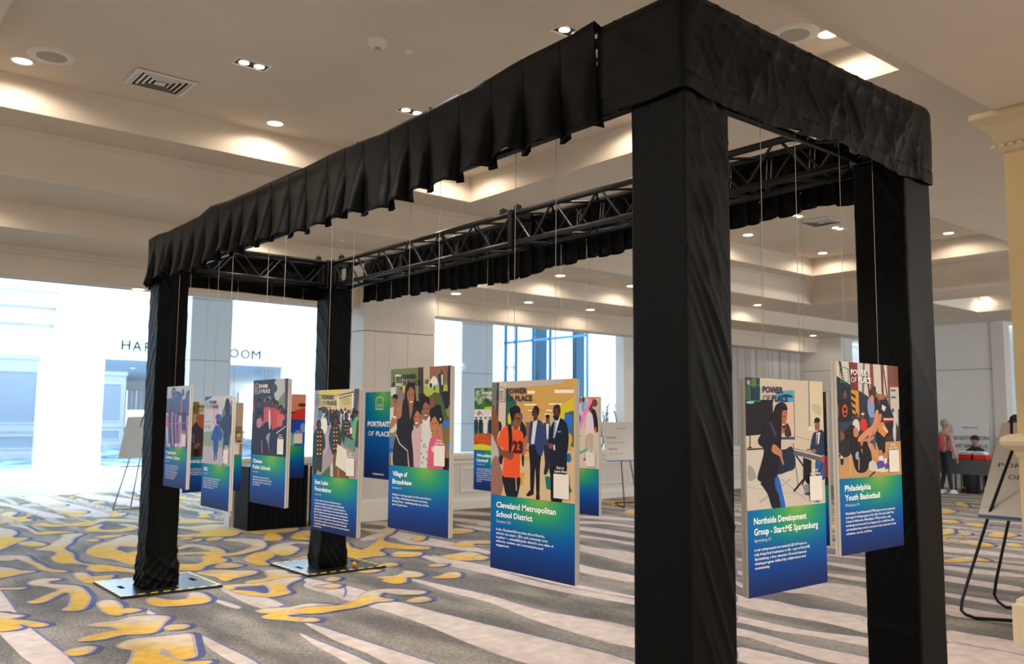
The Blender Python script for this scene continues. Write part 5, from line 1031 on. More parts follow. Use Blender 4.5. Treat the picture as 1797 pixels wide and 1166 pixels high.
def d_north(d):
    d.rect(20, 0, 780, 1200, (198, 184, 164)); d.poly([(20, 20), (162, 35), (160, 232), (30, 232)], (38, 66, 82)); d.sp([(90, 60), (130, 40), (125, 110), (100, 120)], (96, 104, 60)); d.ell(65, 80, 16, 22, (180, 140, 110)); d.sp([(40, 110), (80, 130), (80, 225), (40, 225)], (60, 84, 70))
    d.poly([(20, 650), (450, 640), (560, 760), (760, 900), (760, 1130), (20, 1180)], (196, 188, 176)); d.poly([(150, 1100), (420, 900), (430, 906), (170, 1110)], (170, 160, 150)); d.poly([(350, 900), (560, 1080), (548, 1084), (340, 910)], (174, 166, 156)); d.poly([(60, 970), (700, 1060), (700, 1066), (60, 978)], (176, 168, 158))
    d.sp([(62, 790), (108, 820), (128, 895), (64, 918)], (150, 148, 144)); d.poly([(20, 232), (272, 228), (274, 400), (245, 520), (58, 536), (30, 536)], (32, 30, 34)); d.ell(80, 250, 34, 12, (150, 180, 210)); d.rect(73, 535, 82, 640, (44, 44, 46)); d.poly([(60, 630), (92, 630), (92, 642), (60, 642)], (40, 40, 44)); d.poly([(50, 645), (190, 640), (190, 652), (50, 660)], (50, 46, 46))
    d.poly([(298, 165), (444, 148), (460, 567), (340, 566), (298, 420)], (206, 180, 158)); d.poly([(298, 160), (444, 146), (448, 246), (300, 252)], (74, 156, 190)); d.sp([(330, 200), (380, 180), (430, 190), (440, 210), (380, 205)], (30, 60, 90)); d.poly([(340, 545), (460, 545), (460, 568), (340, 568)], (44, 82, 124)); d.poly([(448, 148), (453, 148), (462, 567), (457, 567)], (40, 70, 90)); d.sp([(370, 470), (400, 430), (430, 530), (380, 540)], (60, 44, 40))
    d.poly([(574, 66), (583, 66), (592, 470), (578, 470)], (120, 138, 138)); d.poly([(583, 66), (700, 70), (706, 470), (592, 455)], (206, 194, 166)); d.poly([(576, 455), (710, 475), (710, 500), (570, 490)], (214, 206, 190)); d.sp([(610, 260), (680, 290), (680, 360), (620, 330)], (184, 176, 140)); d.poly([(470, 540), (600, 570), (600, 576), (470, 546)], (160, 148, 132))
    d.sp([(335, 665), (380, 650), (440, 634), (462, 800), (400, 840), (310, 862), (318, 760)], (32, 46, 66)); d.poly([(375, 650), (381, 650), (381, 840), (375, 845)], (20, 28, 44))
    d.poly([(530, 720), (600, 745), (600, 955), (560, 940), (530, 890)], (24, 24, 30)); d.sp([(638, 745), (712, 760), (716, 900), (648, 895)], (48, 84, 146))
    d.sp([(590, 640), (615, 520), (650, 500), (692, 484), (718, 560), (716, 692), (650, 692), (600, 665)], (36, 46, 78)); d.poly([(643, 512), (676, 504), (664, 600), (640, 620)], (210, 206, 210)); d.poly([(650, 520), (657, 520), (652, 610), (640, 620)], (26, 30, 48)); d.ell(650, 456, 22, 50, (140, 92, 68)); d.sp([(624, 430), (630, 388), (655, 380), (672, 395), (668, 425), (640, 420)], (24, 20, 20)); d.ell(645, 495, 9, 4, (220, 200, 190))
    for a, b, w in (((466, 700), (548, 815), 6), ((548, 890), (450, 1010), 8), ((600, 760), (520, 960), 5), ((445, 600), (490, 990), 2), ((700, 770), (640, 900), 4)):
        dx, dy = b[0]-a[0], b[1]-a[1]; l = math.hypot(dx, dy); ox, oy = -dy/l*w, dx/l*w; d.poly([(a[0]-ox, a[1]-oy), (b[0]-ox, b[1]-oy), (b[0]+ox, b[1]+oy), (a[0]+ox, a[1]+oy)], (26, 26, 30))
    d.poly([(448, 642), (470, 645), (718, 712), (720, 752), (690, 756), (448, 694)], (92, 92, 98)); d.poly([(452, 648), (690, 708), (690, 718), (452, 658)], (206, 200, 196)); d.poly([(680, 718), (719, 710), (719, 752), (686, 756)], (178, 62, 84)); d.ell(620, 664, 24, 14, (150, 100, 76)); d.ell(572, 655, 14, 10, (150, 100, 76))
    d.sp([(530, 960), (590, 950), (600, 1000), (560, 1030), (545, 1010)], (130, 128, 140)); d.ell(575, 1030, 36, 12, (60, 66, 96)); d.ell(650, 1095, 20, 10, (80, 130, 170))
    d.sp([(172, 930), (290, 870), (300, 960), (330, 1060), (348, 1160), (272, 1160), (230, 1040), (190, 975)], (28, 30, 44)); d.sp([(296, 862), (326, 900), (350, 1000), (380, 1150), (344, 1155), (320, 1040), (290, 960)], (38, 98, 184))
    d.sp([(245, 402), (292, 420), (322, 470), (334, 560), (342, 650), (330, 730), (312, 868), (268, 905), (240, 932), (190, 932), (140, 900), (170, 780), (192, 690), (188, 640), (150, 605), (148, 560), (180, 510), (205, 445)], (29, 28, 36)); d.sp([(238, 415), (262, 430), (300, 520), (290, 540), (250, 450)], (56, 58, 84))
    d.sp([(340, 322), (390, 320), (392, 372), (382, 430), (376, 480), (352, 522), (338, 450)], (160, 104, 78)); d.sp([(280, 320), (298, 272), (345, 248), (385, 272), (394, 318), (352, 326), (346, 450), (338, 640), (312, 560), (306, 440), (258, 402)], (32, 22, 22)); d.ell(366, 455, 12, 22, (70, 26, 26)); d.ell(362, 440, 10, 5, (236, 226, 220)); d.ell(366, 372, 9, 5, (40, 26, 24))
    d.sp([(260, 662), (274, 608), (312, 630), (346, 668), (352, 722), (368, 782), (350, 772), (328, 712), (290, 692)], (180, 120, 90))
def d_phil(d):
    d.rect(0, 0, 760, 1200, (132, 96, 74)); W_ = (204, 194, 184)
    d.poly([(40, 10), (190, 20), (205, 250), (40, 170)], W_); d.poly([(85, 20), (110, 20), (150, 240), (130, 240)], (70, 40, 36)); d.poly([(183, 20), (268, 25), (276, 312), (205, 306)], (118, 44, 34)); d.poly([(266, 25), (384, 30), (392, 370), (278, 320)], W_); d.poly([(320, 30), (340, 30), (330, 340), (310, 340)], (110, 100, 100)); d.poly([(345, 120), (360, 118), (400, 400), (385, 400)], (60, 44, 42))
    d.poly([(384, 30), (414, 32), (420, 280), (395, 300)], (130, 58, 42)); d.poly([(414, 32), (488, 40), (502, 370), (430, 300)], W_); d.poly([(486, 40), (514, 42), (520, 370), (500, 370)], (110, 60, 46)); d.poly([(513, 42), (552, 45), (560, 390), (520, 380)], W_); d.poly([(505, 60), (516, 60), (560, 380), (548, 380)], (90, 60, 50)); d.poly([(548, 45), (700, 55), (700, 268), (580, 272), (560, 400)], (116, 70, 54)); d.rect(556, 230, 690, 270, (140, 62, 48))
    d.poly([(578, 270), (700, 270), (700, 650), (590, 620)], (192, 186, 178)); d.rect(588, 295, 630, 310, (70, 66, 66)); d.rect(588, 360, 632, 375, (70, 66, 66)); d.poly([(655, 480), (700, 478), (700, 770), (660, 760)], (50, 48, 50)); d.ell(684, 560, 8, 18, (150, 90, 60))
    d.poly([(55, 155), (205, 250), (208, 430), (70, 430)], (30, 36, 56)); d.poly([(206, 296), (278, 306), (284, 530), (212, 545)], (200, 140, 40))
    for k in range(4): d.poly([(208, 320+k*62), (250, 350+k*62), (250, 382+k*62), (208, 350+k*62)], (36, 30, 30))
    d.poly([(278, 300), (372, 360), (430, 700), (300, 700)], (42, 44, 60)); d.poly([(80, 560), (620, 560), (720, 850), (80, 960)], (58, 50, 50)); d.poly([(70, 930), (160, 940), (420, 800), (730, 780), (730, 1130), (70, 1160)], (190, 146, 98)); d.poly([(365, 1128), (585, 938), (592, 944), (380, 1135)], (50, 40, 40)); d.rect(200, 900, 204, 1110, (220, 190, 150)); d.poly([(95, 900), (700, 1050), (700, 1056), (95, 908)], (206, 166, 120))
    d.poly([(106, 660), (150, 650), (140, 930), (110, 930)], (128, 82, 60)); d.poly([(150, 680), (200, 660), (180, 740)], (150, 60, 50)); d.sp([(98, 585), (205, 580), (205, 700), (150, 720), (104, 670)], (50, 62, 84)); d.sp([(90, 410), (125, 385), (175, 385), (210, 420), (208, 580), (100, 595), (92, 500)], (28, 26, 30)); d.ell(148, 495, 26, 62, (204, 76, 44)); d.ell(148, 480, 14, 20, (30, 26, 30)); d.ell(150, 525, 14, 16, (30, 26, 30)); d.ell(148, 330, 19, 54, (104, 66, 50)); d.sp([(122, 300), (148, 266), (172, 300), (170, 330), (148, 296), (126, 340)], HAIR); d.sp([(108, 910), (132, 905), (134, 1000), (108, 1004)], (38, 40, 66)); d.poly([(108, 905), (130, 905), (130, 950), (108, 950)], (214, 210, 208)); d.ell(150, 850, 60, 90, (40, 38, 46))
    d.sp([(222, 610), (250, 575), (282, 600), (285, 690), (228, 690)], (208, 204, 200)); d.ell(258, 540, 16, 28, (88, 60, 48)); d.sp([(297, 585), (345, 580), (362, 670), (330, 690), (300, 670)], (206, 50, 48)); d.ell(318, 548, 16, 28, (96, 64, 50)); d.ell(318, 525, 16, 12, (210, 190, 140))
    d.sp([(368, 385), (420, 372), (430, 560), (395, 570), (366, 500)], (128, 154, 196)); d.poly([(380, 560), (430, 555), (442, 872), (420, 872)], (66, 86, 116)); d.sp([(592, 500), (620, 510), (634, 640), (630, 780), (610, 760), (600, 620)], (196, 194, 196)); d.ell(604, 492, 10, 20, (70, 50, 44))
    d.sp([(452, 664), (520, 640), (606, 590), (594, 700), (536, 760), (530, 905), (488, 895), (450, 800)], (29, 28, 34)); d.poly([(478, 612), (512, 600), (560, 690), (520, 748), (462, 692)], (212, 132, 76)); d.poly([(512, 640), (560, 700), (552, 708), (506, 650)], (226, 220, 214))
    d.poly([(470, 870), (500, 868), (512, 960), (474, 962)], (190, 126, 92)); d.poly([(512, 895), (538, 895), (548, 960), (520, 965)], (190, 126, 92)); d.poly([(470, 930), (508, 920), (514, 975), (474, 980)], (220, 218, 218)); d.poly([(518, 950), (545, 945), (550, 1000), (522, 1005)], (220, 218, 218))
    d.sp([(478, 1062), (520, 1010), (556, 990), (560, 1065), (520, 1078)], (96, 76, 166)); d.sp([(428, 1058), (460, 978), (514, 975), (526, 1035), (500, 1060), (440, 1072)], (90, 72, 160)); d.sp([(428, 1058), (500, 1040), (528, 1030), (520, 1056), (450, 1076)], (206, 216, 170)); d.sp([(480, 1066), (560, 1048), (560, 1072), (490, 1080)], (206, 216, 170))
    d.sp([(426, 372), (520, 342), (552, 400), (612, 560), (596, 600), (512, 584), (470, 560), (428, 530), (430, 450)], (31, 28, 38)); d.sp([(440, 335), (520, 345), (528, 378), (480, 392), (450, 365)], (156, 104, 62)); d.poly([(500, 434), (540, 460), (522, 503), (496, 480)], (204, 202, 206)); d.poly([(510, 560), (612, 560), (612, 592), (516, 594)], (196, 70, 70)); d.poly([(512, 570), (612, 572), (612, 580), (514, 580)], (226, 222, 222)); d.poly([(455, 370), (466, 365), (480, 430), (470, 435)], (150, 50, 50))
    d.sp([(436, 500), (466, 498), (458, 640), (404, 705), (372, 770), (378, 690), (418, 600)], (204, 138, 102)); d.sp([(470, 530), (498, 540), (470, 650), (420, 730), (412, 700), (450, 630)], (196, 128, 94)); d.ell(404, 388, 20, 44, (200, 138, 108)); d.sp([(378, 330), (395, 285), (430, 280), (444, 320), (430, 372), (405, 345), (384, 360)], (68, 44, 34)); d.ell(428, 284, 14, 24, (68, 44, 34))
    d.sp([(200, 760), (262, 728), (290, 850), (352, 955), (382, 1000), (340, 1078), (262, 1072), (222, 950)], (32, 27, 32)); d.sp([(276, 750), (392, 646), (404, 690), (292, 790)], (206, 140, 104)); d.sp([(300, 780), (412, 738), (410, 770), (320, 835)], (190, 126, 94)); d.sp([(318, 800), (366, 800), (404, 950), (382, 985), (320, 900)], (29, 27, 32)); d.sp([(364, 800), (412, 818), (464, 950), (440, 972), (388, 870)], (206, 140, 104)); d.sp([(378, 990), (420, 970), (456, 1030), (436, 1068), (380, 1062)], (200, 196, 190))
    d.ell(215, 690, 40, 62, (38, 27, 24)); d.sp([(230, 660), (262, 660), (278, 710), (262, 745), (232, 735)], (194, 128, 96)); d.ell(170, 720, 26, 50, (38, 27, 24)); d.sp([(250, 900), (275, 885), (272, 960), (250, 945)], (150, 170, 200)); d.poly([(275, 940), (286, 940), (284, 1060), (276, 1060)], (196, 150, 150)); d.ell(385, 715, 24, 22, (206, 140, 104))
def d_chel(d):
    d.rect(0, 0, 620, 1200, (56, 62, 82)); d.sp([(350, 50), (480, 40), (480, 240), (385, 340), (330, 240)], (178, 180, 184)); d.ell(330, 160, 40, 60, (64, 72, 76)); d.sp([(380, 330), (440, 230), (520, 200), (500, 400), (400, 400)], (118, 132, 104)); d.poly([(468, 40), (530, 40), (500, 620), (470, 620)], (74, 58, 84)); d.sp([(200, 300), (280, 260), (290, 330), (210, 340)], (120, 124, 140))
    for x, y, c in ((135, 350, (40, 42, 62)), (245, 340, (196, 84, 92)), (310, 350, (176, 66, 74)), (362, 372, (190, 74, 80)), (415, 430, (206, 96, 98)), (160, 520, (150, 100, 120)), (480, 500, (44, 46, 70))):
        d.sp([(x-45, y+90), (x-20, y+60), (x+20, y+60), (x+45, y+95), (x+42, y+330), (x-42, y+330)], c, 3); d.ell(x, y-14, 28, 46, (26, 24, 36)); d.ell(x, y+6, 18, 34, (104, 68, 62))
    d.sp([(45, 640), (180, 600), (175, 1060), (35, 1040)], (36, 40, 62)); d.sp([(185, 640), (300, 640), (300, 1060), (190, 1060)], (42, 44, 62)); d.sp([(225, 780), (288, 740), (296, 1000), (270, 990), (250, 860)], (150, 146, 154)); d.sp([(285, 720), (500, 670), (490, 1080), (290, 1060)], (42, 48, 76)); d.poly([(355, 730), (480, 640), (482, 650), (360, 740)], (214, 210, 214)); d.poly([(55, 340), (80, 350), (78, 470), (58, 460)], (160, 70, 84)); d.sp([(110, 560), (165, 550), (170, 640), (115, 660)], (186, 120, 140)); d.sp([(262, 450), (280, 450), (284, 660), (264, 660)], (206, 200, 206)); d.poly([(160, 820), (176, 820), (186, 1000), (170, 1000)], (140, 90, 100))
def d_pough(d):
    d.rect(0, 0, 500, 1000, (112, 134, 176)); d.poly([(60, 20), (460, 20), (460, 110), (320, 220), (60, 240)], (196, 204, 218))
    for x, y, a, b in ((175, 130, 32, 90), (240, 190, 60, 90), (310, 120, 20, 60), (400, 170, 50, 90), (120, 260, 70, 60), (350, 300, 70, 80)): d.ell(x, y, a, b, (92, 114, 156))
    d.rect(0, 280, 500, 470, (88, 108, 150)); d.rect(0, 560, 500, 1000, (98, 112, 152)); r = random.Random(2)
    for k in range(15):
        x = 60+k*25+r.uniform(-6, 6); y = 400+r.uniform(-30, 40); c = r.choice([(70, 84, 130), (190, 196, 220), (84, 96, 140), (176, 140, 176), (60, 72, 112)]); d.sp([(x-20, y+40), (x, y+24), (x+20, y+40), (x+22, y+230), (x+8, y+500), (x-8, y+500), (x-22, y+230)], c, 3); d.ell(x, y, 13, 24, (90, 80, 110))
    d.poly([(50, 575), (420, 545), (420, 556), (50, 588)], (190, 120, 150)); d.sp([(60, 470), (90, 460), (90, 600), (60, 620)], (206, 120, 150)); d.sp([(240, 600), (275, 560), (280, 700), (255, 900), (240, 900)], (176, 110, 150)); d.sp([(280, 250), (295, 250), (300, 400), (282, 400)], (200, 120, 150))
    for x in (110, 200, 230, 262): d.ell(x, 890, 12, 30, (206, 206, 220))
def d_sbcs(d):
    d.rect(560, 150, 1100, 1200, (196, 194, 200)); d.poly([(600, 150), (750, 175), (690, 215), (600, 260)], (50, 92, 176)); d.ell(985, 470, 110, 190, (92, 122, 126)); d.ell(880, 560, 60, 110, (100, 128, 130)); d.poly([(756, 300), (820, 300), (812, 590), (756, 590)], (196, 150, 176)); d.poly([(776, 320), (800, 320), (796, 580), (776, 580)], (210, 196, 206)); d.poly([(1010, 240), (1060, 240), (1055, 320), (1010, 320)], (180, 120, 150))
    for yy in (545, 600, 625): d.rect(605, yy, 718, yy+8, (110, 130, 160))
    d.rect(690, 600, 698, 670, (110, 130, 160)); d.poly([(590, 700), (700, 690), (860, 640), (1050, 640), (1040, 935), (590, 900)], (136, 158, 140)); d.poly([(580, 905), (1040, 935), (1040, 1200), (580, 1200)], (178, 174, 186)); d.poly([(580, 960), (800, 985), (1040, 1010), (1040, 1020), (580, 975)], (196, 178, 180))
    d.poly([(760, 960), (810, 960), (806, 1090), (790, 1100), (785, 1000), (775, 1140), (762, 1140)], (74, 84, 112)); d.ell(768, 1140, 10, 16, (196, 198, 210)); d.sp([(786, 600), (832, 608), (862, 660), (892, 742), (852, 838), (832, 790), (816, 985), (756, 985), (752, 830), (720, 800), (748, 680)], (46, 82, 166)); d.ell(818, 545, 20, 42, (60, 50, 60)); d.sp([(785, 470), (812, 436), (862, 446), (842, 520), (800, 520)], (52, 88, 170))
    d.sp([(905, 470), (960, 430), (1025, 460), (1042, 640), (1004, 735), (985, 860), (962, 905), (930, 890), (915, 1050), (888, 1045), (900, 720), (862, 640), (838, 560)], (50, 62, 98)); d.ell(962, 330, 40, 130, (46, 52, 84)); d.poly([(888, 1045), (915, 1050), (914, 1180), (892, 1180)], (70, 76, 110)); d.ell(900, 1070, 14, 18, (200, 200, 210))
def d_man(d):
    d.uv([(-.1, -.1), (1.1, -.1), (1.1, .7), (-.1, .7)], (190, 164, 130)); d.rect(420, 240, 470, 600, (160, 130, 90)); d.rect(466, 240, 530, 440, (124, 112, 66)); d.rect(530, 240, 552, 440, (190, 150, 80)); d.rect(552, 240, 660, 432, (216, 206, 190))
    d.uv([(.55, 0), (1, 0), (1, .62), (.55, .62)], (180, 158, 132)); d.poly([(1040, 610), (1200, 610), (1200, 1060), (1040, 1060)], (150, 118, 84)); d.ell(1120, 650, 40, 40, (120, 112, 118)); d.rect(1080, 690, 1130, 705, (40, 46, 50)); d.ell(1125, 745, 30, 26, (206, 190, 130)); d.rect(1080, 780, 1180, 810, (196, 130, 90)); d.ell(1125, 835, 34, 16, (96, 76, 120)); d.rect(1060, 850, 1180, 866, (216, 208, 196))
    d.sp([(430, 680), (470, 590), (515, 545), (600, 640), (700, 700), (700, 1080), (420, 1080)], (66, 62, 66)); d.sp([(505, 545), (520, 540), (605, 630), (598, 640)], (216, 210, 210)); d.sp([(495, 480), (520, 448), (580, 440), (660, 470), (650, 600), (600, 650), (540, 600), (510, 550)], (168, 104, 68)); d.sp([(470, 890), (530, 800), (600, 780), (700, 800), (700, 1080), (440, 1080)], (74, 58, 50)); d.sp([(470, 900), (530, 850), (560, 880), (500, 940)], (120, 92, 76)); d.ell(505, 1000, 44, 60, (40, 30, 28)); d.rect(450, 720, 476, 860, (100, 96, 140))
def d_red(d):
    F = Fr(400, 640, 4.485); d.uv([(-.1, -.1), (1.1, -.1), (1.1, .7), (-.1, .7)], (220, 150, 120)); s0 = d.loc; d.loc = lambda a, b: s0(*F(a, b))
    d.sp([(380, 240), (500, 250), (560, 300), (620, 240), (620, 345), (560, 350), (480, 380), (380, 380)], (232, 140, 116)); d.sp([(380, 390), (470, 385), (612, 345), (625, 450), (560, 445), (480, 430), (380, 430)], (214, 62, 58)); d.ell(590, 320, 40, 14, (100, 50, 40)); d.poly([(380, 360), (500, 370), (535, 384), (500, 384), (380, 380)], (60, 30, 34)); d.sp([(380, 430), (500, 432), (620, 452), (620, 620), (380, 640)], (38, 78, 182)); d.ell(590, 500, 20, 40, (120, 160, 214)); d.sp([(480, 560), (510, 540), (520, 640), (480, 640)], (110, 190, 180)); d.loc = s0
def d_wood(d):
    d.uv([(-.1, -.1), (1.1, -.1), (1.1, .7), (-.1, .7)], (72, 104, 54)); r = random.Random(6)
    for k in range(60): d.uvell(r.random(), r.random()*.2, .05, .03, r.choice([(60, 92, 46), (92, 128, 70), (150, 170, 140), (50, 76, 40)]), 8)
    d.uv([(.25, .19), (1, .15), (1, .34), (.25, .34)], (158, 194, 56)); d.uv([(0, .21), (.52, .21), (.52, .38), (0, .38)], (206, 204, 206)); d.uv([(.04, .27), (.13, .22), (.22, .27)], (160, 120, 100)); d.uv([(0, .34), (1, .33), (1, .47), (0, .47)], (100, 132, 62))
    for k in range(9):
        u = .05+k*.115; c = [(44, 56, 92), (34, 44, 72), (214, 212, 206), (40, 48, 70), (50, 44, 60)][k % 5]; d.uv([(u-.045, .31), (u+.045, .31), (u+.05, .40), (u+.03, .46), (u-.03, .46), (u-.05, .40)], c); d.uvell(u, .285, .028, .022, (90, 62, 50)); d.uvell(u, .272, .03, .014, (226, 224, 220))
    d.uv([(0, .45), (1, .44), (1, .56), (0, .57)], (190, 88, 44)); 
    for k in range(40): d.uvell(r.random(), .46+.09*r.random(), .03, .01, r.choice([(206, 104, 58), (164, 70, 36)]), 6)
    d.uv([(0, .56), (.2, .55), (.4, .565), (.7, .55), (1, .56), (1, .62), (0, .62)], (206, 206, 52))
def d_kids(d):
    d.uv([(-.1, -.1), (1.1, -.1), (1.1, .7), (-.1, .7)], (208, 188, 172)); d.uv([(0, .15), (1, .2), (1, .62), (0, .62)], (214, 196, 180))
    d.sp([(1150, 240), (1215, 235), (1272, 250), (1272, 385), (1160, 385)], (210, 196, 226)); d.sp([(1170, 385), (1258, 385), (1242, 545), (1220, 545), (1190, 430)], (42, 74, 172)); d.ell(1238, 212, 24, 40, (86, 58, 48)); d.poly([(1262, 220), (1310, 230), (1300, 340), (1268, 340)], (110, 170, 226)); d.ell(1286, 205, 18, 30, (86, 58, 48)); d.ell(1238, 620, 16, 14, (70, 50, 110)); d.poly([(1290, 380), (1315, 380), (1310, 530), (1296, 530)], (196, 190, 150))
    d.sp([(1372, 330), (1420, 320), (1452, 440), (1452, 575), (1408, 540), (1385, 420)], (40, 36, 48)); d.poly([(1405, 560), (1430, 510), (1440, 590)], (226, 110, 60)); d.sp([(1325, 380), (1365, 350), (1396, 400), (1404, 600), (1322, 622), (1318, 480)], (228, 208, 222)); d.sp([(1318, 618), (1398, 598), (1392, 780), (1365, 790), (1350, 680), (1330, 830), (1298, 890), (1308, 760)], (196, 172, 148)); d.ell(1303, 885, 16, 14, (150, 80, 60))
    d.ell(1372, 300, 24, 46, (104, 68, 54)); d.ell(1416, 245, 34, 44, (104, 66, 52)); d.sp([(1360, 205), (1392, 195), (1390, 225), (1330, 350), (1245, 560), (1228, 545), (1280, 380)], (236, 132, 196)); d.poly([(1335, 185), (1440, 185), (1430, 205), (1345, 200)], (226, 110, 80)); d.sp([(1210, 810), (1270, 790), (1350, 745), (1352, 765), (1280, 812), (1215, 835)], (64, 178, 134)); d.uv([(0, .1), (.2, .1), (.25, .5), (0, .5)], (150, 120, 130))
def d_dark(d):
    d.uv([(-.1, -.1), (1.1, -.1), (1.1, .7), (-.1, .7)], (52, 54, 66)); d.uv([(0, 0), (.5, 0), (.4, .3), (0, .3)], (140, 120, 110)); d.uv([(.6, .1), (1, .1), (1, .45), (.6, .45)], (36, 38, 48)); d.uv([(.7, .42), (1.1, .42), (1.1, .56), (.7, .56)], (186, 52, 48)); d.uvell(.4, .3, .1, .1, (110, 74, 58)); crowd(d, 4, .05, .6, .25, .3, .09, [(60, 70, 120), (200, 200, 200)], 3)
def d_gen(d):
    d.uv([(-.1, -.1), (1.1, -.1), (1.1, .7), (-.1, .7)], (176, 168, 150)); d.uv([(0, .0), (1, 0), (1, .2), (0, .24)], (150, 176, 196)); crowd(d, 7, .05, .95, .22, .28, .1, [(60, 90, 150), (200, 196, 190), (160, 70, 60)], 8)
DK = (28, 36, 84); WH = (236, 234, 232)
XA, XFAR, YA, YFAR = 2.610, 4.630, 2.116, 8.56
panel(XA, 8.04, 1.853, RZ, 'panel with a pale blue crowd photograph, leftmost, in front of the far left leg', (('Poughkeepsie', .46), ("Children's Cabinet", .62)), ('Poughkeepsie, NY', .22),
      ('The Poughkeepsie Children’s Cabinet brings together', 'community leaders and organizations to work as one', 'for the children, youth, and families of the city.', 'The Cabinet convenes schools, government, health,', 'and neighborhood partners around shared goals', 'from cradle to career so that every child can', 'learn, grow, and thrive in Poughkeepsie.'), d_pough, Fr(284, 675, 8.329), headcol=(150, 170, 205), dark=False)
panel(XA, 7.10, 1.752, RZ, 'panel showing a child in a blue graduation gown walking beside a woman', (('SBCS', .15),), ('San Diego, CA', .17),
      ('SBCS Corporation provides community and educational', 'programs – a child walks into a new chapter after', 'graduation day, with family close beside her. SBCS', 'gives support to neighbors at every stage – from', 'early learning to college and career.'), d_sbcs, Fr(284, 675, 8.329), headcol=(60, 60, 110))
panel(XA, 6.135, 1.858, RZ, 'panel showing a dark group of people in red shirts, with white lettering', (('Chelsea', .27), ('Public Schools', .51)), ('Chelsea, MA', .16),
      ('Chelsea High School students and staff march', 'together in the Chelsea Day Parade in Chelsea, MA', '– showcasing school spirit and community pride in', 'the heart of Chelsea.'), d_chel, Fr(436, 660, 7.288), headcol=WH, dark=False)
panel(XA, 5.16, 1.766, RZ, 'panel showing graduates in dark gowns with a white cap, before the far right leg', (('East Lake', .30), ('Foundation', .37)), ('Atlanta, GA', .15),
      ('The Senior Walk at Charles R. Drew Charter School is a', 'community-wide tradition and celebration in the East Lake', 'neighborhood of Atlanta. Led by African drummers and dancers,', 'graduating seniors walk through each site they attended in East', 'Lake (3 buildings of the school), while the entire community cheers', 'them on. The East Lake Foundation collaborates with the Villages of', 'East Lake residents, Charles R. Drew Charter School families, and', 'other key service providers to ensure every member of East Lake', 'community has equitable access to the resources, tools, and supports', 'needed to thrive.'), d_east, Fr(545, 680, 6.863), headcol=(56, 60, 76), bw=(.60, .66, .70, .74, .75, .76, .74, .73, .78, .18))
panel(XA, 4.232, 1.868, RZ, 'panel showing a woman in black hugging three girls, in the middle of the near row', (('Village of', .255), ('Broadview', .335)), ('Broadview, IL', .16),
      ('Neighbors of all ages gather at Schroeder Park for', "the Village of Broadview's Annual Community", 'Birthday Party – celebrating unity, joy, and the', 'spirit of togetherness.'), d_vill, Fr(680, 640, 6.133), headcol=(36, 38, 60), bw=(.66, .60, .62, .27))
panel(XA, 3.305, 1.772, RZ, 'large panel showing an orange-shirted boy and men in suits, left of the nearest leg', (('Cleveland Metropolitan', .72), ('School District', .45)), ('Cleveland, OH', .185),
      ('In the Cleveland Metropolitan School District,', 'scholars, the mayor, CEO, and community come', "together — exemplifying the district's core value of", 'authentic, student- and community-focused', 'engagement.'), d_cleve, Fr(860, 660, 4.961), bw=(.593, .628, .692, .575, .17))
panel(2.980, YA, 1.772, 0, 'panel showing a laughing singer in a dark jacket beside a keyboard player', (('Northside Development', .655), ('Group - Start:ME Spartanburg', .81)), ('Spartanburg, SC', .20),
      ('Local entrepreneurs are awarded $5,000 loans to', 'help bring their businesses to life – part of Start:ME', 'Spartanburg, a free, intensive 14-week business', 'training program defined by collaboration and', 'community.'), d_north, Fr(1300, 655, 4.858), bw=(.655, .69, .645, .63, .18), strings=(.28, .74))
panel(3.682, YA, 1.872, 0, 'panel showing two basketball players on a gym floor, in front of the right leg', (('Philadelphia', .40), ('Youth Basketball', .545)), ('Philadelphia, PA', .215),
      ('Philadelphia Youth Basketball (PYB) players show teamwork', 'and support during a game at the Alan Horwitz Sixth Man', 'Center in Nicetown, Philadelphia. PYB provides a safe,', 'nurturing environment for young people to build the skills', 'and mindsets they need to succeed on the court and in their', 'education, careers, and lives.'), d_phil, Fr(1455, 630, 5.422), headcol=WH, bw=(.79, .765, .715, .765, .80, .40), strings=(.18, .72))
panel(2.965, YFAR, 1.732, 0, 'panel showing a bald man in a dark suit, behind the two leftmost panels', (('2023 Rising', .62),), None, ('The community came together in a', 'small circle to share, listen, and', 'identify new ways forward for all', 'of the neighborhood families.'), d_man, Fr(284, 675, 8.329), headcol=(34, 34, 40), strings=(.30, .82))
panel(3.652, YFAR, 1.832, 0, 'panel with a red and blue close-up photograph, half hidden behind the red-shirt panel', ((' ', .1),), None, ('', 'Residents share in the celebration', 'of every milestone and create a', 'stronger tomorrow for all.'), d_red, None, headcol=WH, dark=False, strings=(.26, .88))
panel(XFAR, 8.00, 1.853, RZ, 'blue panel reading PORTRAITS OF PLACE, behind the woman and girls panel', None, None, (), None, None, full=True)
panel(XFAR, 6.11, 1.856, RZ, 'panel showing a tree-lined groundbreaking above red soil, left of the orange-shirt panel', (('Woodlawn', .40), ('United', .27)), ('Birmingham, AL', .2), ('Community partners gather in the Woodlawn', 'of Birmingham in Greater Birmingham as they', 'break a new development of affordable', 'housing in the neighborhood. The leaders', 'of Woodlawn United continue to guide', 'the transformation and renewal of their', 'community.'), d_wood, Fr(825, 670, 6.479), headcol=WH, dark=False)
panel(XFAR, 5.16, 1.764, RZ, 'panel showing children playing with a pink scarf, right of the orange-shirt panel', ((' ', .1), (' ', .1)), None, ('', '', '', 'During Family Engagement Night, parents', 'and their students participate in a', 'variety of bilingual', 'community-focused', 'activities. It provides', 'families tools to help prepare', 'for a joyful, successful, productive lives.'), d_kids, Fr(825, 670, 6.479), headcol=WH, dark=False)
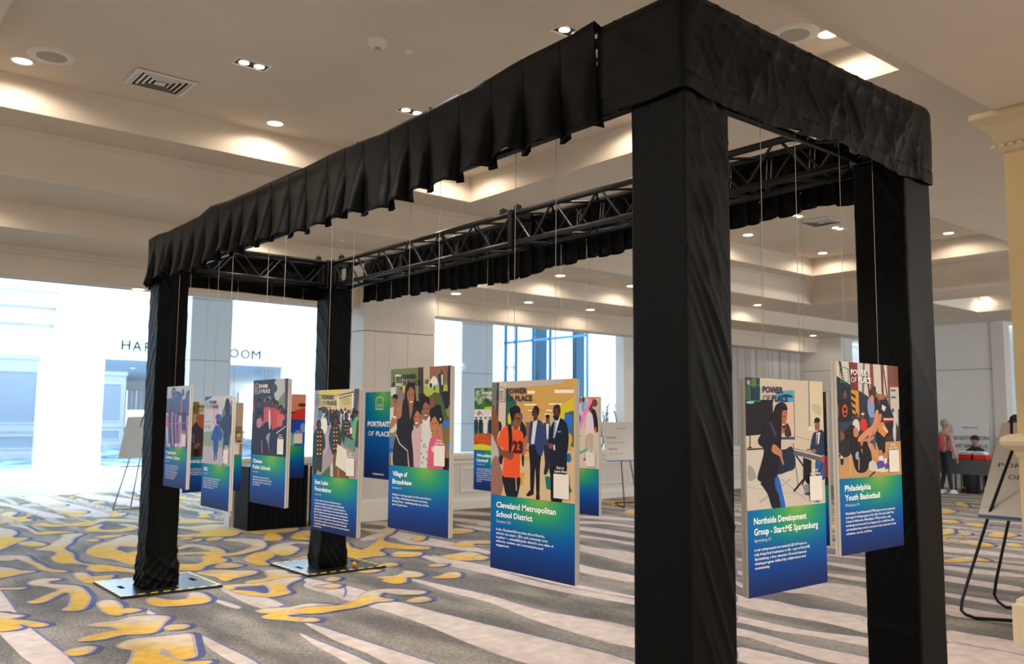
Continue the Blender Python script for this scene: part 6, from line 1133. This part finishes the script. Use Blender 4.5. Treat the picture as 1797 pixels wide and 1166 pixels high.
panel(XFAR, 3.31, 1.764, RZ, 'dark panel seen edge-on between the singer panel and the basketball panel', ((' ', .1),), None, ('', 'Students and families together', 'celebrate a season of learning.'), d_dark, None, headcol=WH, dark=False)
# ================================================================== EASELS, TABLE, PEOPLE, PLANT
M_EASEL = mat('black_easel_tube', (22, 22, 24), .3, metal=.5); M_BRASS = mat('brass_easel_bar', (150, 116, 58), .35, metal=.8); M_SIGNB = mat('white_sign_board', (206, 200, 196), .6)
M_SP = mat('sign_print', (60, 60, 80), .6, attr='Col')
def tri_board(o, c, ux, uz, w, h, th=.012, name='sign_board'):
    "leaning board: c = bottom centre, ux = width direction, uz = up direction along the board"
    ux = Vector(ux).normalized(); uz = Vector(uz).normalized(); n = ux.cross(uz); M = Matrix(((ux.x, n.x, uz.x, c[0]), (ux.y, n.y, uz.y, c[1]), (ux.z, n.z, uz.z, c[2]), (0, 0, 0, 1)))
    m = MB(); m.bbox(-w/2, w/2, -th/2, th/2, 0, h, .001, M=M); m.build(name, M_SIGNB, o); return M
# black bent-tube easel with a board, seen from behind, beside the tan pillar
e = empty('sign_easel', (0, 0, 0), label='black bent-tube easel beside the tan pillar at the right edge', cat='easel')
def q0(px, py, z): p = at(px, py, 2, z); return p
fl1, fl2, fr1, fr2 = at(1690, 1080, 2, .015), at(1704, 1094, 2, .015), at(1797, 1099, 2, .015), at(1850, 1100, 2, .015)
ds = 7.9
A = [at(1776, 792, 0, 7.75), at(1735, 905, 0, 7.72), at(1700, 1015, 0, 7.6)]
pl = [A[0]+Vector((.02, 0, .28)), A[0], A[1], A[2], at(1688, 1055, 0, 7.52), at(1687, 1072, 0, 7.5), at(1695, 1088, 0, 7.5), at(1712, 1094, 0, 7.5)]
pl[-1].z = .015; pl[-2].z = .03; base_end = pl[-1]+Vector((.28, -.42, 0)); base_end.z = .015
m = MB(); m.path(pl+[base_end], .013, 10); m.build('tube_frame', M_EASEL, e)
B0 = [at(1792, 800, 0, 8.35), at(1772, 905, 0, 8.28), at(1748, 1020, 0, 8.2), at(1745, 1044, 0, 8.2), at(1752, 1062, 0, 8.2), at(1765, 1072, 0, 8.15)]
B0[-1].z = .015; B0[-2].z = .04; be = B0[-1]+Vector((.1, -.45, 0)); be.z = .015
m = MB(); m.path(B0+[be], .013, 10); m.build('tube_frame', M_EASEL, e)
bl, br = at(1716, 909, 0, 7.68), at(1800, 893, 0, 7.68); tl = at(1758, 743, 1, bl.y)
uz = (tl-bl); up_ = Vector((0, 0, 0)); w_ = .62
ux = Vector((0, -1, 0)); uz = (uz-ux*uz.dot(ux)); h_ = uz.length
bsh = empty('poster_board', (0, 0, 0), label='white poster board reading PORTRAITS OF PLACE, seen on the easel at the right edge', cat='sign')
# keep the traced left edge: a sheared rectangle is a leaning board seen obliquely
M = tri_board(bsh, bl+ux*w_/2, ux, uz, w_, h_)
nrm = ux.cross(uz.normalized())
pr = MB(); sgn = 1 if nrm.dot(CP-bl) > 0 else -1; yy = sgn*.0068
TXM = M if sgn < 0 else M @ Matrix.Scale(1, 4)
def tprint(s, x, z, cap, width=None, al='c', bold=0, col=(60, 64, 90)):
    k0 = len(pr.v); text(pr, s, 0, 0, cap, width=width, bold=bold, align=al, col=col)
    for i in range(k0, len(pr.v)): vx, vy, vz = pr.v[i]; pr.v[i] = tuple(M @ Vector((x+vx*(1), yy, z+vz)))
tprint('PORTRAITS', .0, h_*.52, .042, .50, bold=.01); tprint('OF PLACE', .03, h_*.40, .042, .36, bold=.01); tprint('POWER OF PLACE', .0, h_*.92, .016, .24); tprint('Purpose Built', -.24, h_*.1, .010, .10)
pr.face([tuple(M @ Vector((x, yy, z))) for x, z in ((-w_/2, 0), (w_/2, 0), (w_/2, .03), (-w_/2, .03))], (70, 84, 140))
pr.build('print', M_SP, bsh)
# brass easel with a blank board at the far left
e = empty('sign_easel', (0, 0, 0), label='thin brass floor easel left of the far left leg', cat='easel')
a0 = at(198, 895, 2, .02); b0 = at(229, 891, 2, .02); cY = a0.y
top_ = at(262, 700, 1, cY+.35)
m = MB()
def bar(m, p, q): m.tube(p, q, .012, 4)
bar(m, a0, top_); bar(m, a0, a0+Vector((.75, -.02, 0))); bar(m, b0, at(262, 720, 1, b0.y+.1)); bar(m, b0, b0+Vector((.55, -.1, 0))); bar(m, a0+Vector((.75, -.02, 0)), top_+Vector((.02, 0, 0))); bar(m, at(238, 819, 1, cY+.13)-Vector((.25, 0, 0)), at(238, 819, 1, cY+.13)+Vector((.5, 0, 0)))
m.build('brass_frame', M_BRASS, e)
bo = empty('blank_board', (0, 0, 0), label='plain pale grey board leaning on the brass easel', cat='sign')
bl, tl = at(207, 806, 1, cY+.10), at(224, 732, 1, cY+.30); uz = tl-bl; tr_ = at(262, 731, 1, cY+.30)
v = [bl, at(258, 806, 1, cY+.10), tr_, tl]; v[1] = bl+(tr_-tl)*1.9; v[2] = tl+(tr_-tl)*1.9
m = MB(); off = Vector((0, .012, 0)); m.face([tuple(p) for p in v]); m.face([tuple(p+off) for p in v][::-1])
for i in range(4): j = (i+1) % 4; m.face([tuple(v[i]), tuple(v[i]+off), tuple(v[j]+off), tuple(v[j])])
m.build('sign_board', M_SIGNB, bo)
# wifi notice on a black easel by the dado
e = empty('sign_easel', (0, 0, 0), label='black easel left of the nearest leg, in front of the white dado', cat='easel')
c1 = at(1096, 891, 2, .015); c2 = at(1078, 883, 2, .015); yb_ = c1.y
t1 = at(1087, 770, 1, yb_+.15)
m = MB(); m.path([t1+Vector((-.02, .1, .5)), t1, c1+Vector((0, 0, .02)), c1+Vector((-.03, -.02, 0)), c2], .011, 8); m.path([c2, c2+Vector((1.0, -.35, 0))], .011, 8); m.build('tube_frame', M_EASEL, e)
t2 = at(1106, 811, 1, yb_+.1); m = MB(); m.path([t2+Vector((0, .1, .5)), t2, t2+Vector((.22, .02, -.75)), Vector((t2.x+.25, t2.y-.1, .015))], .011, 8); m.build('tube_frame', M_EASEL, e)
bo = empty('notice_board', (0, 0, 0), label='white wifi notice board on the black easel left of the nearest leg', cat='sign')
bl, tl = at(1065, 811, 1, yb_+.02), at(1054, 743, 1, yb_+.2); tl = at(1054, 743, 0, bl.x); w_ = .85; ux = Vector((1, -.12, 0)).normalized(); uz = tl-bl; uz = uz-ux*uz.dot(ux); h_ = uz.length
M = tri_board(bo, bl+ux*w_/2, ux, uz, w_, h_+.02); n_ = ux.cross(uz.normalized()); yy = .0068*(1 if n_.dot(CP-bl) > 0 else -1)
pr = MB()
tprint('POWER OF PLACE', 0, h_*.84, .016, .24, bold=.02); tprint('Wifi Network', -.37, h_*.60, .032, .24, 'l', .02, (90, 84, 84)); tprint('HarlemChildrensZone', -.35, h_*.47, .030, .40, 'l', 0, (150, 144, 144)); tprint('Password:', -.34, h_*.30, .032, .20, 'l', .02, (90, 84, 84)); tprint('HCZSanDiego25', -.33, h_*.18, .030, .30, 'l', 0, (150, 144, 144)); tprint('Purpose Built', -.30, .045, .012, .13, 'l', 0, (110, 104, 104))
pr.face([tuple(M @ Vector((x, yy, z))) for x, z in ((-w_/2, 0), (w_/2, 0), (w_/2, .022), (-w_/2, .022))], (70, 100, 170)); pr.build('print', M_SP, bo)
# bare twigs in a dark vase on the dado sill
tw = empty('twig_arrangement', (0, 0, 0), label='tall bare twigs standing behind the wifi notice', cat='plant'); c = at(1085, 770, 1, 12.3)
m = MB(); m.lathe([(0, 0), (.13, 0), (.16, .15), (.13, .36), (.15, .4), (.13, .39), (0, .38)], 16, c=(c.x, 13.0, .0)); m.lathe([(0, .0), (.2, .0), (.2, .5), (0, .5)], 16, c=(c.x, 13.0, .0)); m.build('vase', mat('dark_vase', (40, 38, 40), .5), tw)
rr = random.Random(12); m = MB()
for i in range(46):
    a = rr.uniform(-1, 1); x = c.x+a*.12; y = 13.0+rr.uniform(-.1, .1); tx = x+a*.42+rr.uniform(-.08, .08); zt = rr.uniform(1.45, 1.98); p = [Vector((x, y, .45))]
    for k in range(1, 7): f_ = k/6; p.append(Vector((x+(tx-x)*f_+rr.uniform(-.025, .025), y+rr.uniform(-.03, .03), .45+(zt-.45)*f_)))
    m.path(p, .007, 4)
    for k in (3, 4, 5): q = p[k]; m.path([q, q+Vector((rr.uniform(-.1, .1), 0, .12)), q+Vector((rr.uniform(-.14, .14), 0, .22))], .004, 4)
m.build('twigs', mat('grey_brown_twig', (86, 78, 74), .8), tw)['kind'] = 'stuff'
# black draped block behind the far panels
b0, b1 = at(427, 870, 2, 0), at(532, 878, 2, 0); zt = at(430, 818, 1, 11.9).z
m = MB(); m.bbox(at(429, 860, 1, 11.9).x, at(532, 860, 1, 11.9).x, 11.75, 12.25, 0, zt, .01)
for k in range(18): xx = at(429, 860, 1, 11.9).x+.02+k*.09; m.box(xx, xx+.03, 11.742, 11.75, .01, zt-.02)
o = m.build('draped_table', M_CLOTH); tag(o, 'low black draped table behind the hanging panels, beside the beige pillar', 'table')
# blue banner stand near the wallpapered wall
bn = empty('banner_stand', (0, 0, 0), label='tall blue banner stand just right of the nearest leg', cat='banner'); p = at(1290, 838, 2, 0); x0 = p.x-.55; zt = at(1290, 697, 1, p.y).z
m = MB(); m.bbox(x0, p.x+.05, p.y-.01, p.y+.01, .08, zt, .002); m.build('banner', mat('blue_banner_cloth', (40, 92, 172), .6, vary=.25, vscale=2), bn); m = MB(); m.bbox(x0-.02, p.x+.08, p.y-.1, p.y+.1, 0, .07, .01); m.build('base', M_EASEL, bn)
# ---- registration desk
TX = 20.3; t0, t1 = at(1672, 812, 0, TX), at(1748, 812, 0, TX); y_lo, y_hi = t1.y-.5, t0.y+.3; zt = .74
tb = empty('registration_table', (TX+.35, (y_lo+y_hi)/2, 0), label='grey-clothed registration table at the right, far back', cat='table'); ox_, oy_ = TX+.35, (y_lo+y_hi)/2
M_TC = mat('grey_table_cloth', (92, 92, 100), .8)
m = MB(); m.bbox(-.38, .38, y_lo-oy_, y_hi-oy_, zt-.03, zt, .005); m.build('tabletop', M_TC, tb)
m = MB(); m.box(-.395, -.38, y_lo-oy_, y_hi-oy_, zt-.32, zt-.01); m.build('cloth_drop', M_TC, tb)
for sx in (-.33, .33):
    for yy_ in (y_lo-oy_+.05, 0.0, y_hi-oy_-.05): m = MB(); m.tube((sx, yy_, 0), (sx, yy_, zt-.03), .022, 8); m.build('leg', mat('grey_table_leg', (84, 86, 92), .5), tb)
for k, (pxa, pxb) in enumerate(((1682, 1705), (1707, 1729))):
    a, b = at(pxa, 805, 0, TX+.1), at(pxb, 805, 0, TX+.1); bi = empty('document_bin', (TX+.25, (a.y+b.y)/2, zt), label='red bin of papers, left of two on the registration table' if k == 0 else 'red bin of papers, right of two on the registration table', cat='box', group='red bins on the registration table')
    w_ = abs(a.y-b.y)/2; m = MB(); m.box(-.15, -.14, -w_, w_, 0, .12); m.box(.14, .15, -w_, w_, 0, .12); m.box(-.15, .15, -w_, -w_+.01, 0, .12); m.box(-.15, .15, w_-.01, w_, 0, .12); m.box(-.15, .15, -w_, w_, 0, .01); m.build('bin', mat('red_plastic_bin', (226, 40, 36), .4), bi)
    m = MB()
    for j in range(12): m.box(-.13, .13, -w_+.02+j*w_*.158, -w_+.02+j*w_*.158+.008, .01, .15+.02*(j % 3))
    m.build('papers', mat('white_paper', (232, 232, 232), .7), bi)['kind'] = 'stuff'
a = at(1707, 860, 0, TX+.1); o = empty('waste_bin', (TX+.1, a.y, 0), label='dark waste bin under the registration table', cat='bin'); m = MB(); m.lathe([(0, .005), (.13, .005), (.17, .42), (.175, .43), (.165, .42), (.12, .03), (0, .03)], 18); m.build('bin_body', mat('dark_bin_plastic', (44, 46, 56), .6), o)
# registration sign board on a stand behind the table
sx_ = 21.62; l_, r__ = at(1672, 744, 0, sx_), at(1733, 744, 0, sx_); rb = empty('registration_sign', (sx_, (l_.y+r__.y)/2, 0), label='white board reading REGISTRATION LAST NAME, behind the registration table', cat='sign'); wv = abs(l_.y-r__.y)/2; zb_ = .55; zt_ = at(1700, 744, 0, sx_).z
m = MB(); m.bbox(-.01, .01, -wv, wv, zb_, zt_, .002); m.build('sign_board', mat('bright_white_board', (232, 236, 238), .6), rb)
for s_ in (-1, 1): m = MB(); m.tube((.05, s_*wv*.7, 0), (.02, s_*wv*.6, zt_-.1), .012, 6); m.build('stand', M_EASEL, rb)
pr = MB(); Mr = Matrix(((0, 1, 0, 0), (-1, 0, 0, 0), (0, 0, 1, 0), (0, 0, 0, 1)))
for s_, z_, cap, w_ in (('POWER OF PLACE', zt_-.11, .035, .36), ('REGISTRATION', zt_-.38, .085, .84), ('LAST NAME  A - C', zt_-.56, .075, .78)): text(pr, s_, 0, z_, cap, width=w_, y=-.0, bold=.02, align='c', col=(80, 92, 120), M=Matrix.Translation((-.013, 0, 0)) @ Mr)
pr.build('print', M_SP, rb)
# ---- people: one continuous skinned body each
def body(parent, pts, edges, radii, m_, name='body', lev=2, loc=(0, 0, 0), root=0):
    me = bpy.data.meshes.new(name); me.from_pydata([Vector(p) for p in pts], edges, []); o = bpy.data.objects.new(name, me); COL.objects.link(o); o.parent = parent; o.location = loc
    md = o.modifiers.new('skin', 'SKIN'); sk = me.skin_vertices[0].data if me.skin_vertices else None
    if sk is None: me.attributes; 
    for i, r in enumerate(radii): sk[i].radius = r if isinstance(r, tuple) else (r, r)
    sk[root].use_root = True
    md.use_smooth_shade = True; sb = o.modifiers.new('sub', 'SUBSURF'); sb.levels = lev; sb.render_levels = lev; me.materials.append(m_); return o
def mk_skin(pts, edges, radii, name, m_, parent, root=0, lev=2):
    me = bpy.data.meshes.new(name); me.from_pydata([tuple(p) for p in pts], edges, [])
    o = bpy.data.objects.new(name, me); COL.objects.link(o); o.parent = parent; md = o.modifiers.new('skin', 'SKIN'); bpy.context.view_layer.update()
    if not me.skin_vertices:
        import bmesh; bm = bmesh.new(); bm.from_mesh(me); bm.verts.layers.skin.verify(); bm.to_mesh(me); bm.free()
    sk = me.skin_vertices[0].data
    for i, r in enumerate(radii): sk[i].radius = r if isinstance(r, tuple) else (r, r); sk[i].use_root = (i == root)
    md.use_smooth_shade = True; sb = o.modifiers.new('sub', 'SUBSURF'); sb.levels = lev; sb.render_levels = lev; me.materials.append(m_); return o
M_SKINP = mat('skin_tan', (176, 128, 104), .55); M_SKIND = mat('skin_brown', (96, 64, 50), .55)
def hand(parent, w, d, side, mt, s=1):
    w = Vector(w); d = Vector(d).normalized(); lat = d.cross(Vector((0, 0, 1)) if abs(d.z) < .9 else Vector((0, 1, 0))).normalized(); pts = [w, w+d*.045*s, w+d*.085*s]; ed = [(0, 1), (1, 2)]; ra = [.020, (.030, .018), (.030, .016)]
    m = MB()
    mk_skin(pts, ed, ra, 'hand', mt, parent, lev=1)
    for k, L in enumerate((.065, .078, .072, .056)):
        o_ = lat*((k-1.5)*.018); p = w+d*.08*s+o_; dn = Vector((0, 0, -.012)); q = p+d*L*.5+dn*.4; e_ = p+d*L*.9+dn*1.6; fm_ = MB(); fm_.path([p, q, e_], .0078, 6); fm_.build('finger', mt, parent)
    fm_ = MB(); p = w+d*.03*s+lat*side*.028; fm_.path([p, p+lat*side*.022+d*.03, p+lat*side*.026+d*.055], .009, 6); fm_.build('thumb', mt, parent)
def head(parent, c, yaw_, skin, hair_m, hair='short', r=.1):
    "c = head centre; face looks along yaw_"
    R_ = Matrix.Translation(c) @ Matrix.Rotation(yaw_, 4, 'Z'); m = MB(); k = 14; mm = 12; st = len(m.v)
    for a in range(mm+1):
        ph = math.pi*a/mm; z = math.cos(ph)
        for i in range(k):
            t = 2*math.pi*i/k; x = math.sin(ph)*math.cos(t); y = math.sin(ph)*math.sin(t); jaw = 1-.28*max(0, -z-.1)
            fx = x*.095*jaw+(.012 if x > .3 and -.5 < z < .1 else 0)*(1-abs(y)*2 if abs(y) < .5 else 0)*2; m.v.append(tuple(R_ @ Vector((fx, y*.076*jaw, z*.118))))
    for a in range(mm):
        for i in range(k): j = (i+1) % k; m.f.append((st+a*k+i, st+a*k+k+i, st+a*k+k+j, st+a*k+j)); m.c.append(None); m.sm.append(True)
    for pc, rr_ in (((.108, 0, -.018), .013), ((0, .078, -.01), .018), ((0, -.078, -.01), .018), ((.092, 0, -.055), .011)): q = R_ @ Vector(pc); m.ball(tuple(q), rr_, 8, 5)
    m.build('head', skin, parent)
    e_ = MB()
    for s_ in (-1, 1): e_.ball(tuple(R_ @ Vector((.088, s_*.032, .012))), .010, 8, 5)
    e_.build('eyes', mat('dark_eyes', (30, 24, 22), .3), parent)
    mh = MB(); mh.ball(tuple(R_ @ Vector((-.016, 0, .03))), .1, 14, 9, sc=(.98, .9, 1.02))
    if hair == 'cap': mh.ball(tuple(R_ @ Vector((.0, 0, .055))), .098, 14, 8, sc=(1.08, .98, .8))
    mh.build('hair', hair_m, parent)
def person(x, y, face, scale, label, top, legs_m, skin, hair_m, hair='short', seated=False, arms='down', extra=None):
    o = empty('person', (x, y, 0), face, label=label, cat='person'); o.scale = (scale,)*3
    zb = -.42 if seated else 0
    pel = (0, 0, .95+zb)
    P = [pel, (0, 0, 1.12+zb), (.0, 0, 1.30+zb), (0, 0, 1.42+zb), (0, 0, 1.50+zb)]; R_ = [(.15, .12), (.14, .105), (.165, .11), (.11, .09), (.05, .05)]; E_ = [(0, 1), (1, 2), (2, 3), (3, 4)]
    for s_ in (-1, 1):
        n0 = len(P); sh = (0, s_*.175, 1.39+zb)
        if arms == 'down': el, wr_ = (-.02, s_*.24, 1.10+zb), (.06, s_*.25, .87+zb)
        elif arms == 'front': el, wr_ = (.08, s_*.23, 1.12+zb), (.30, s_*.13, 1.08+zb)
        P += [sh, el, wr_]; R_ += [.062, .047, .035]; E_ += [(3, n0), (n0, n0+1), (n0+1, n0+2)]
        hand(o, wr_, (Vector(wr_)-Vector(el)), -s_, skin)
    mk_skin(P, E_, R_, 'upper_body', top, o)
    for s_ in (-1, 1):
        h_ = (0, s_*.085, .95+zb)
        if seated: kn, an = (.42, s_*.1, .50), (.44, s_*.1, .09)
        else: kn, an = (.02+.03*s_, s_*.1, .50), (-.02-.05*s_, s_*.11, .09)
        mk_skin([(0, s_*.06, .97+zb), h_, kn, an], [(0, 1), (1, 2), (2, 3)], [.11, .098, .062, .045], 'trouser_leg', legs_m, o)
        f_ = MB(); f_.ball((an[0]+.06, an[1], .045), .05, 10, 6, sc=(2.5, .9, .85)); f_.box(an[0]-.06, an[0]+.18, an[1]-.042, an[1]+.042, 0, .02); f_.build('shoe', mat('white_shoe', (222, 220, 216), .5) if not seated and extra == 'backpack' else mat('black_shoe', (30, 28, 30), .4), o)
    m = MB(); m.tube((0, 0, 1.46+zb), (.01, 0, 1.58+zb), .05, 10, .048); m.build('neck', skin, o); head(o, Vector((.02, 0, 1.64+zb)), 0, skin, hair_m, hair)
    if extra == 'backpack':
        b = MB(); b.ball((-.17, .02, 1.20), .17, 14, 10, sc=(.62, .9, 1.25)); b.build('backpack', mat('dusty_red_bag', (168, 62, 66), .7), o)
        for s_ in (-1, 1): st_ = MB(); st_.path([(-.12, s_*.1, 1.36), (-.02, s_*.11, 1.46), (.1, s_*.12, 1.36), (.1, s_*.15, 1.15), (-.08, s_*.17, 1.02)], .016, 6); st_.build('strap', mat('dusty_red_bag', (168, 62, 66), .7), o)
    if extra == 'lanyard':
        b = MB(); b.box(.112, .12, -.03, .03, 1.0+zb, 1.3+zb); b.build('shirt_front', mat('pale_blouse', (206, 176, 160), .7), o)
    return o
wp = at(1662, 866, 2, 0)
person(wp.x, wp.y, math.radians(-20), .93, 'person with short grey hair and a dusty red backpack standing at the registration table', mat('pink_beige_top', (190, 150, 140), .8), mat('dark_jeans', (40, 44, 60), .8), M_SKINP, mat('grey_hair', (150, 140, 130), .8), extra='backpack')
sp = at(1712, 790, 0, 21.2)
person(21.2, sp.y, math.pi, .95, 'person in a black jacket and dark cap seated behind the registration table', mat('black_jacket', (26, 26, 32), .8), mat('black_trousers', (24, 24, 28), .8), M_SKINP, mat('black_cap', (26, 30, 44), .8), 'cap', True, 'front', 'lanyard')
sp = at(1758, 790, 0, 21.2)
person(21.2, sp.y, math.pi*.9, .95, 'person in a white shirt partly hidden by the poster board', mat('white_shirt', (214, 206, 204), .8), mat('black_trousers', (24, 24, 28), .8), M_SKIND, mat('black_hair', (28, 22, 22), .8), 'short', True, 'front')
sp = at(1792, 865, 2, 0); sp2 = at(1790, 890, 2, 0)
pp = at(1786, 898, 2, 0)
person(pp.x, pp.y-.05, math.pi*.6, .98, 'person with dark hair standing behind the poster board at the right edge', mat('dark_shirt', (60, 56, 60), .8), mat('black_trousers', (24, 24, 28), .8), M_SKIND, mat('black_hair', (28, 22, 22), .8))
for i, (x_, y_) in enumerate(((21.25, at(1712, 790, 0, 21.2).y), (21.25, at(1758, 790, 0, 21.2).y))):
    c_ = empty('folding_chair', (x_+.0, y_, 0), label=('chair under the person in the black jacket' if i == 0 else 'chair under the person in the white shirt')+' behind the registration table', cat='chair', group='chairs behind the registration table')
    m = MB(); m.bbox(-.22, .22, -.22, .22, .41, .45, .01); m.build('seat', M_EASEL, c_); m = MB(); m.bbox(.22, .25, -.2, .2, .55, .85, .008); m.build('backrest', M_EASEL, c_)
    for sx in (-.19, .21):
        for sy in (-.19, .19): m = MB(); m.tube((sx, sy, 0), (sx, sy, .41 if sx < 0 else .6), .012, 6); m.build('leg', M_EASEL, c_)
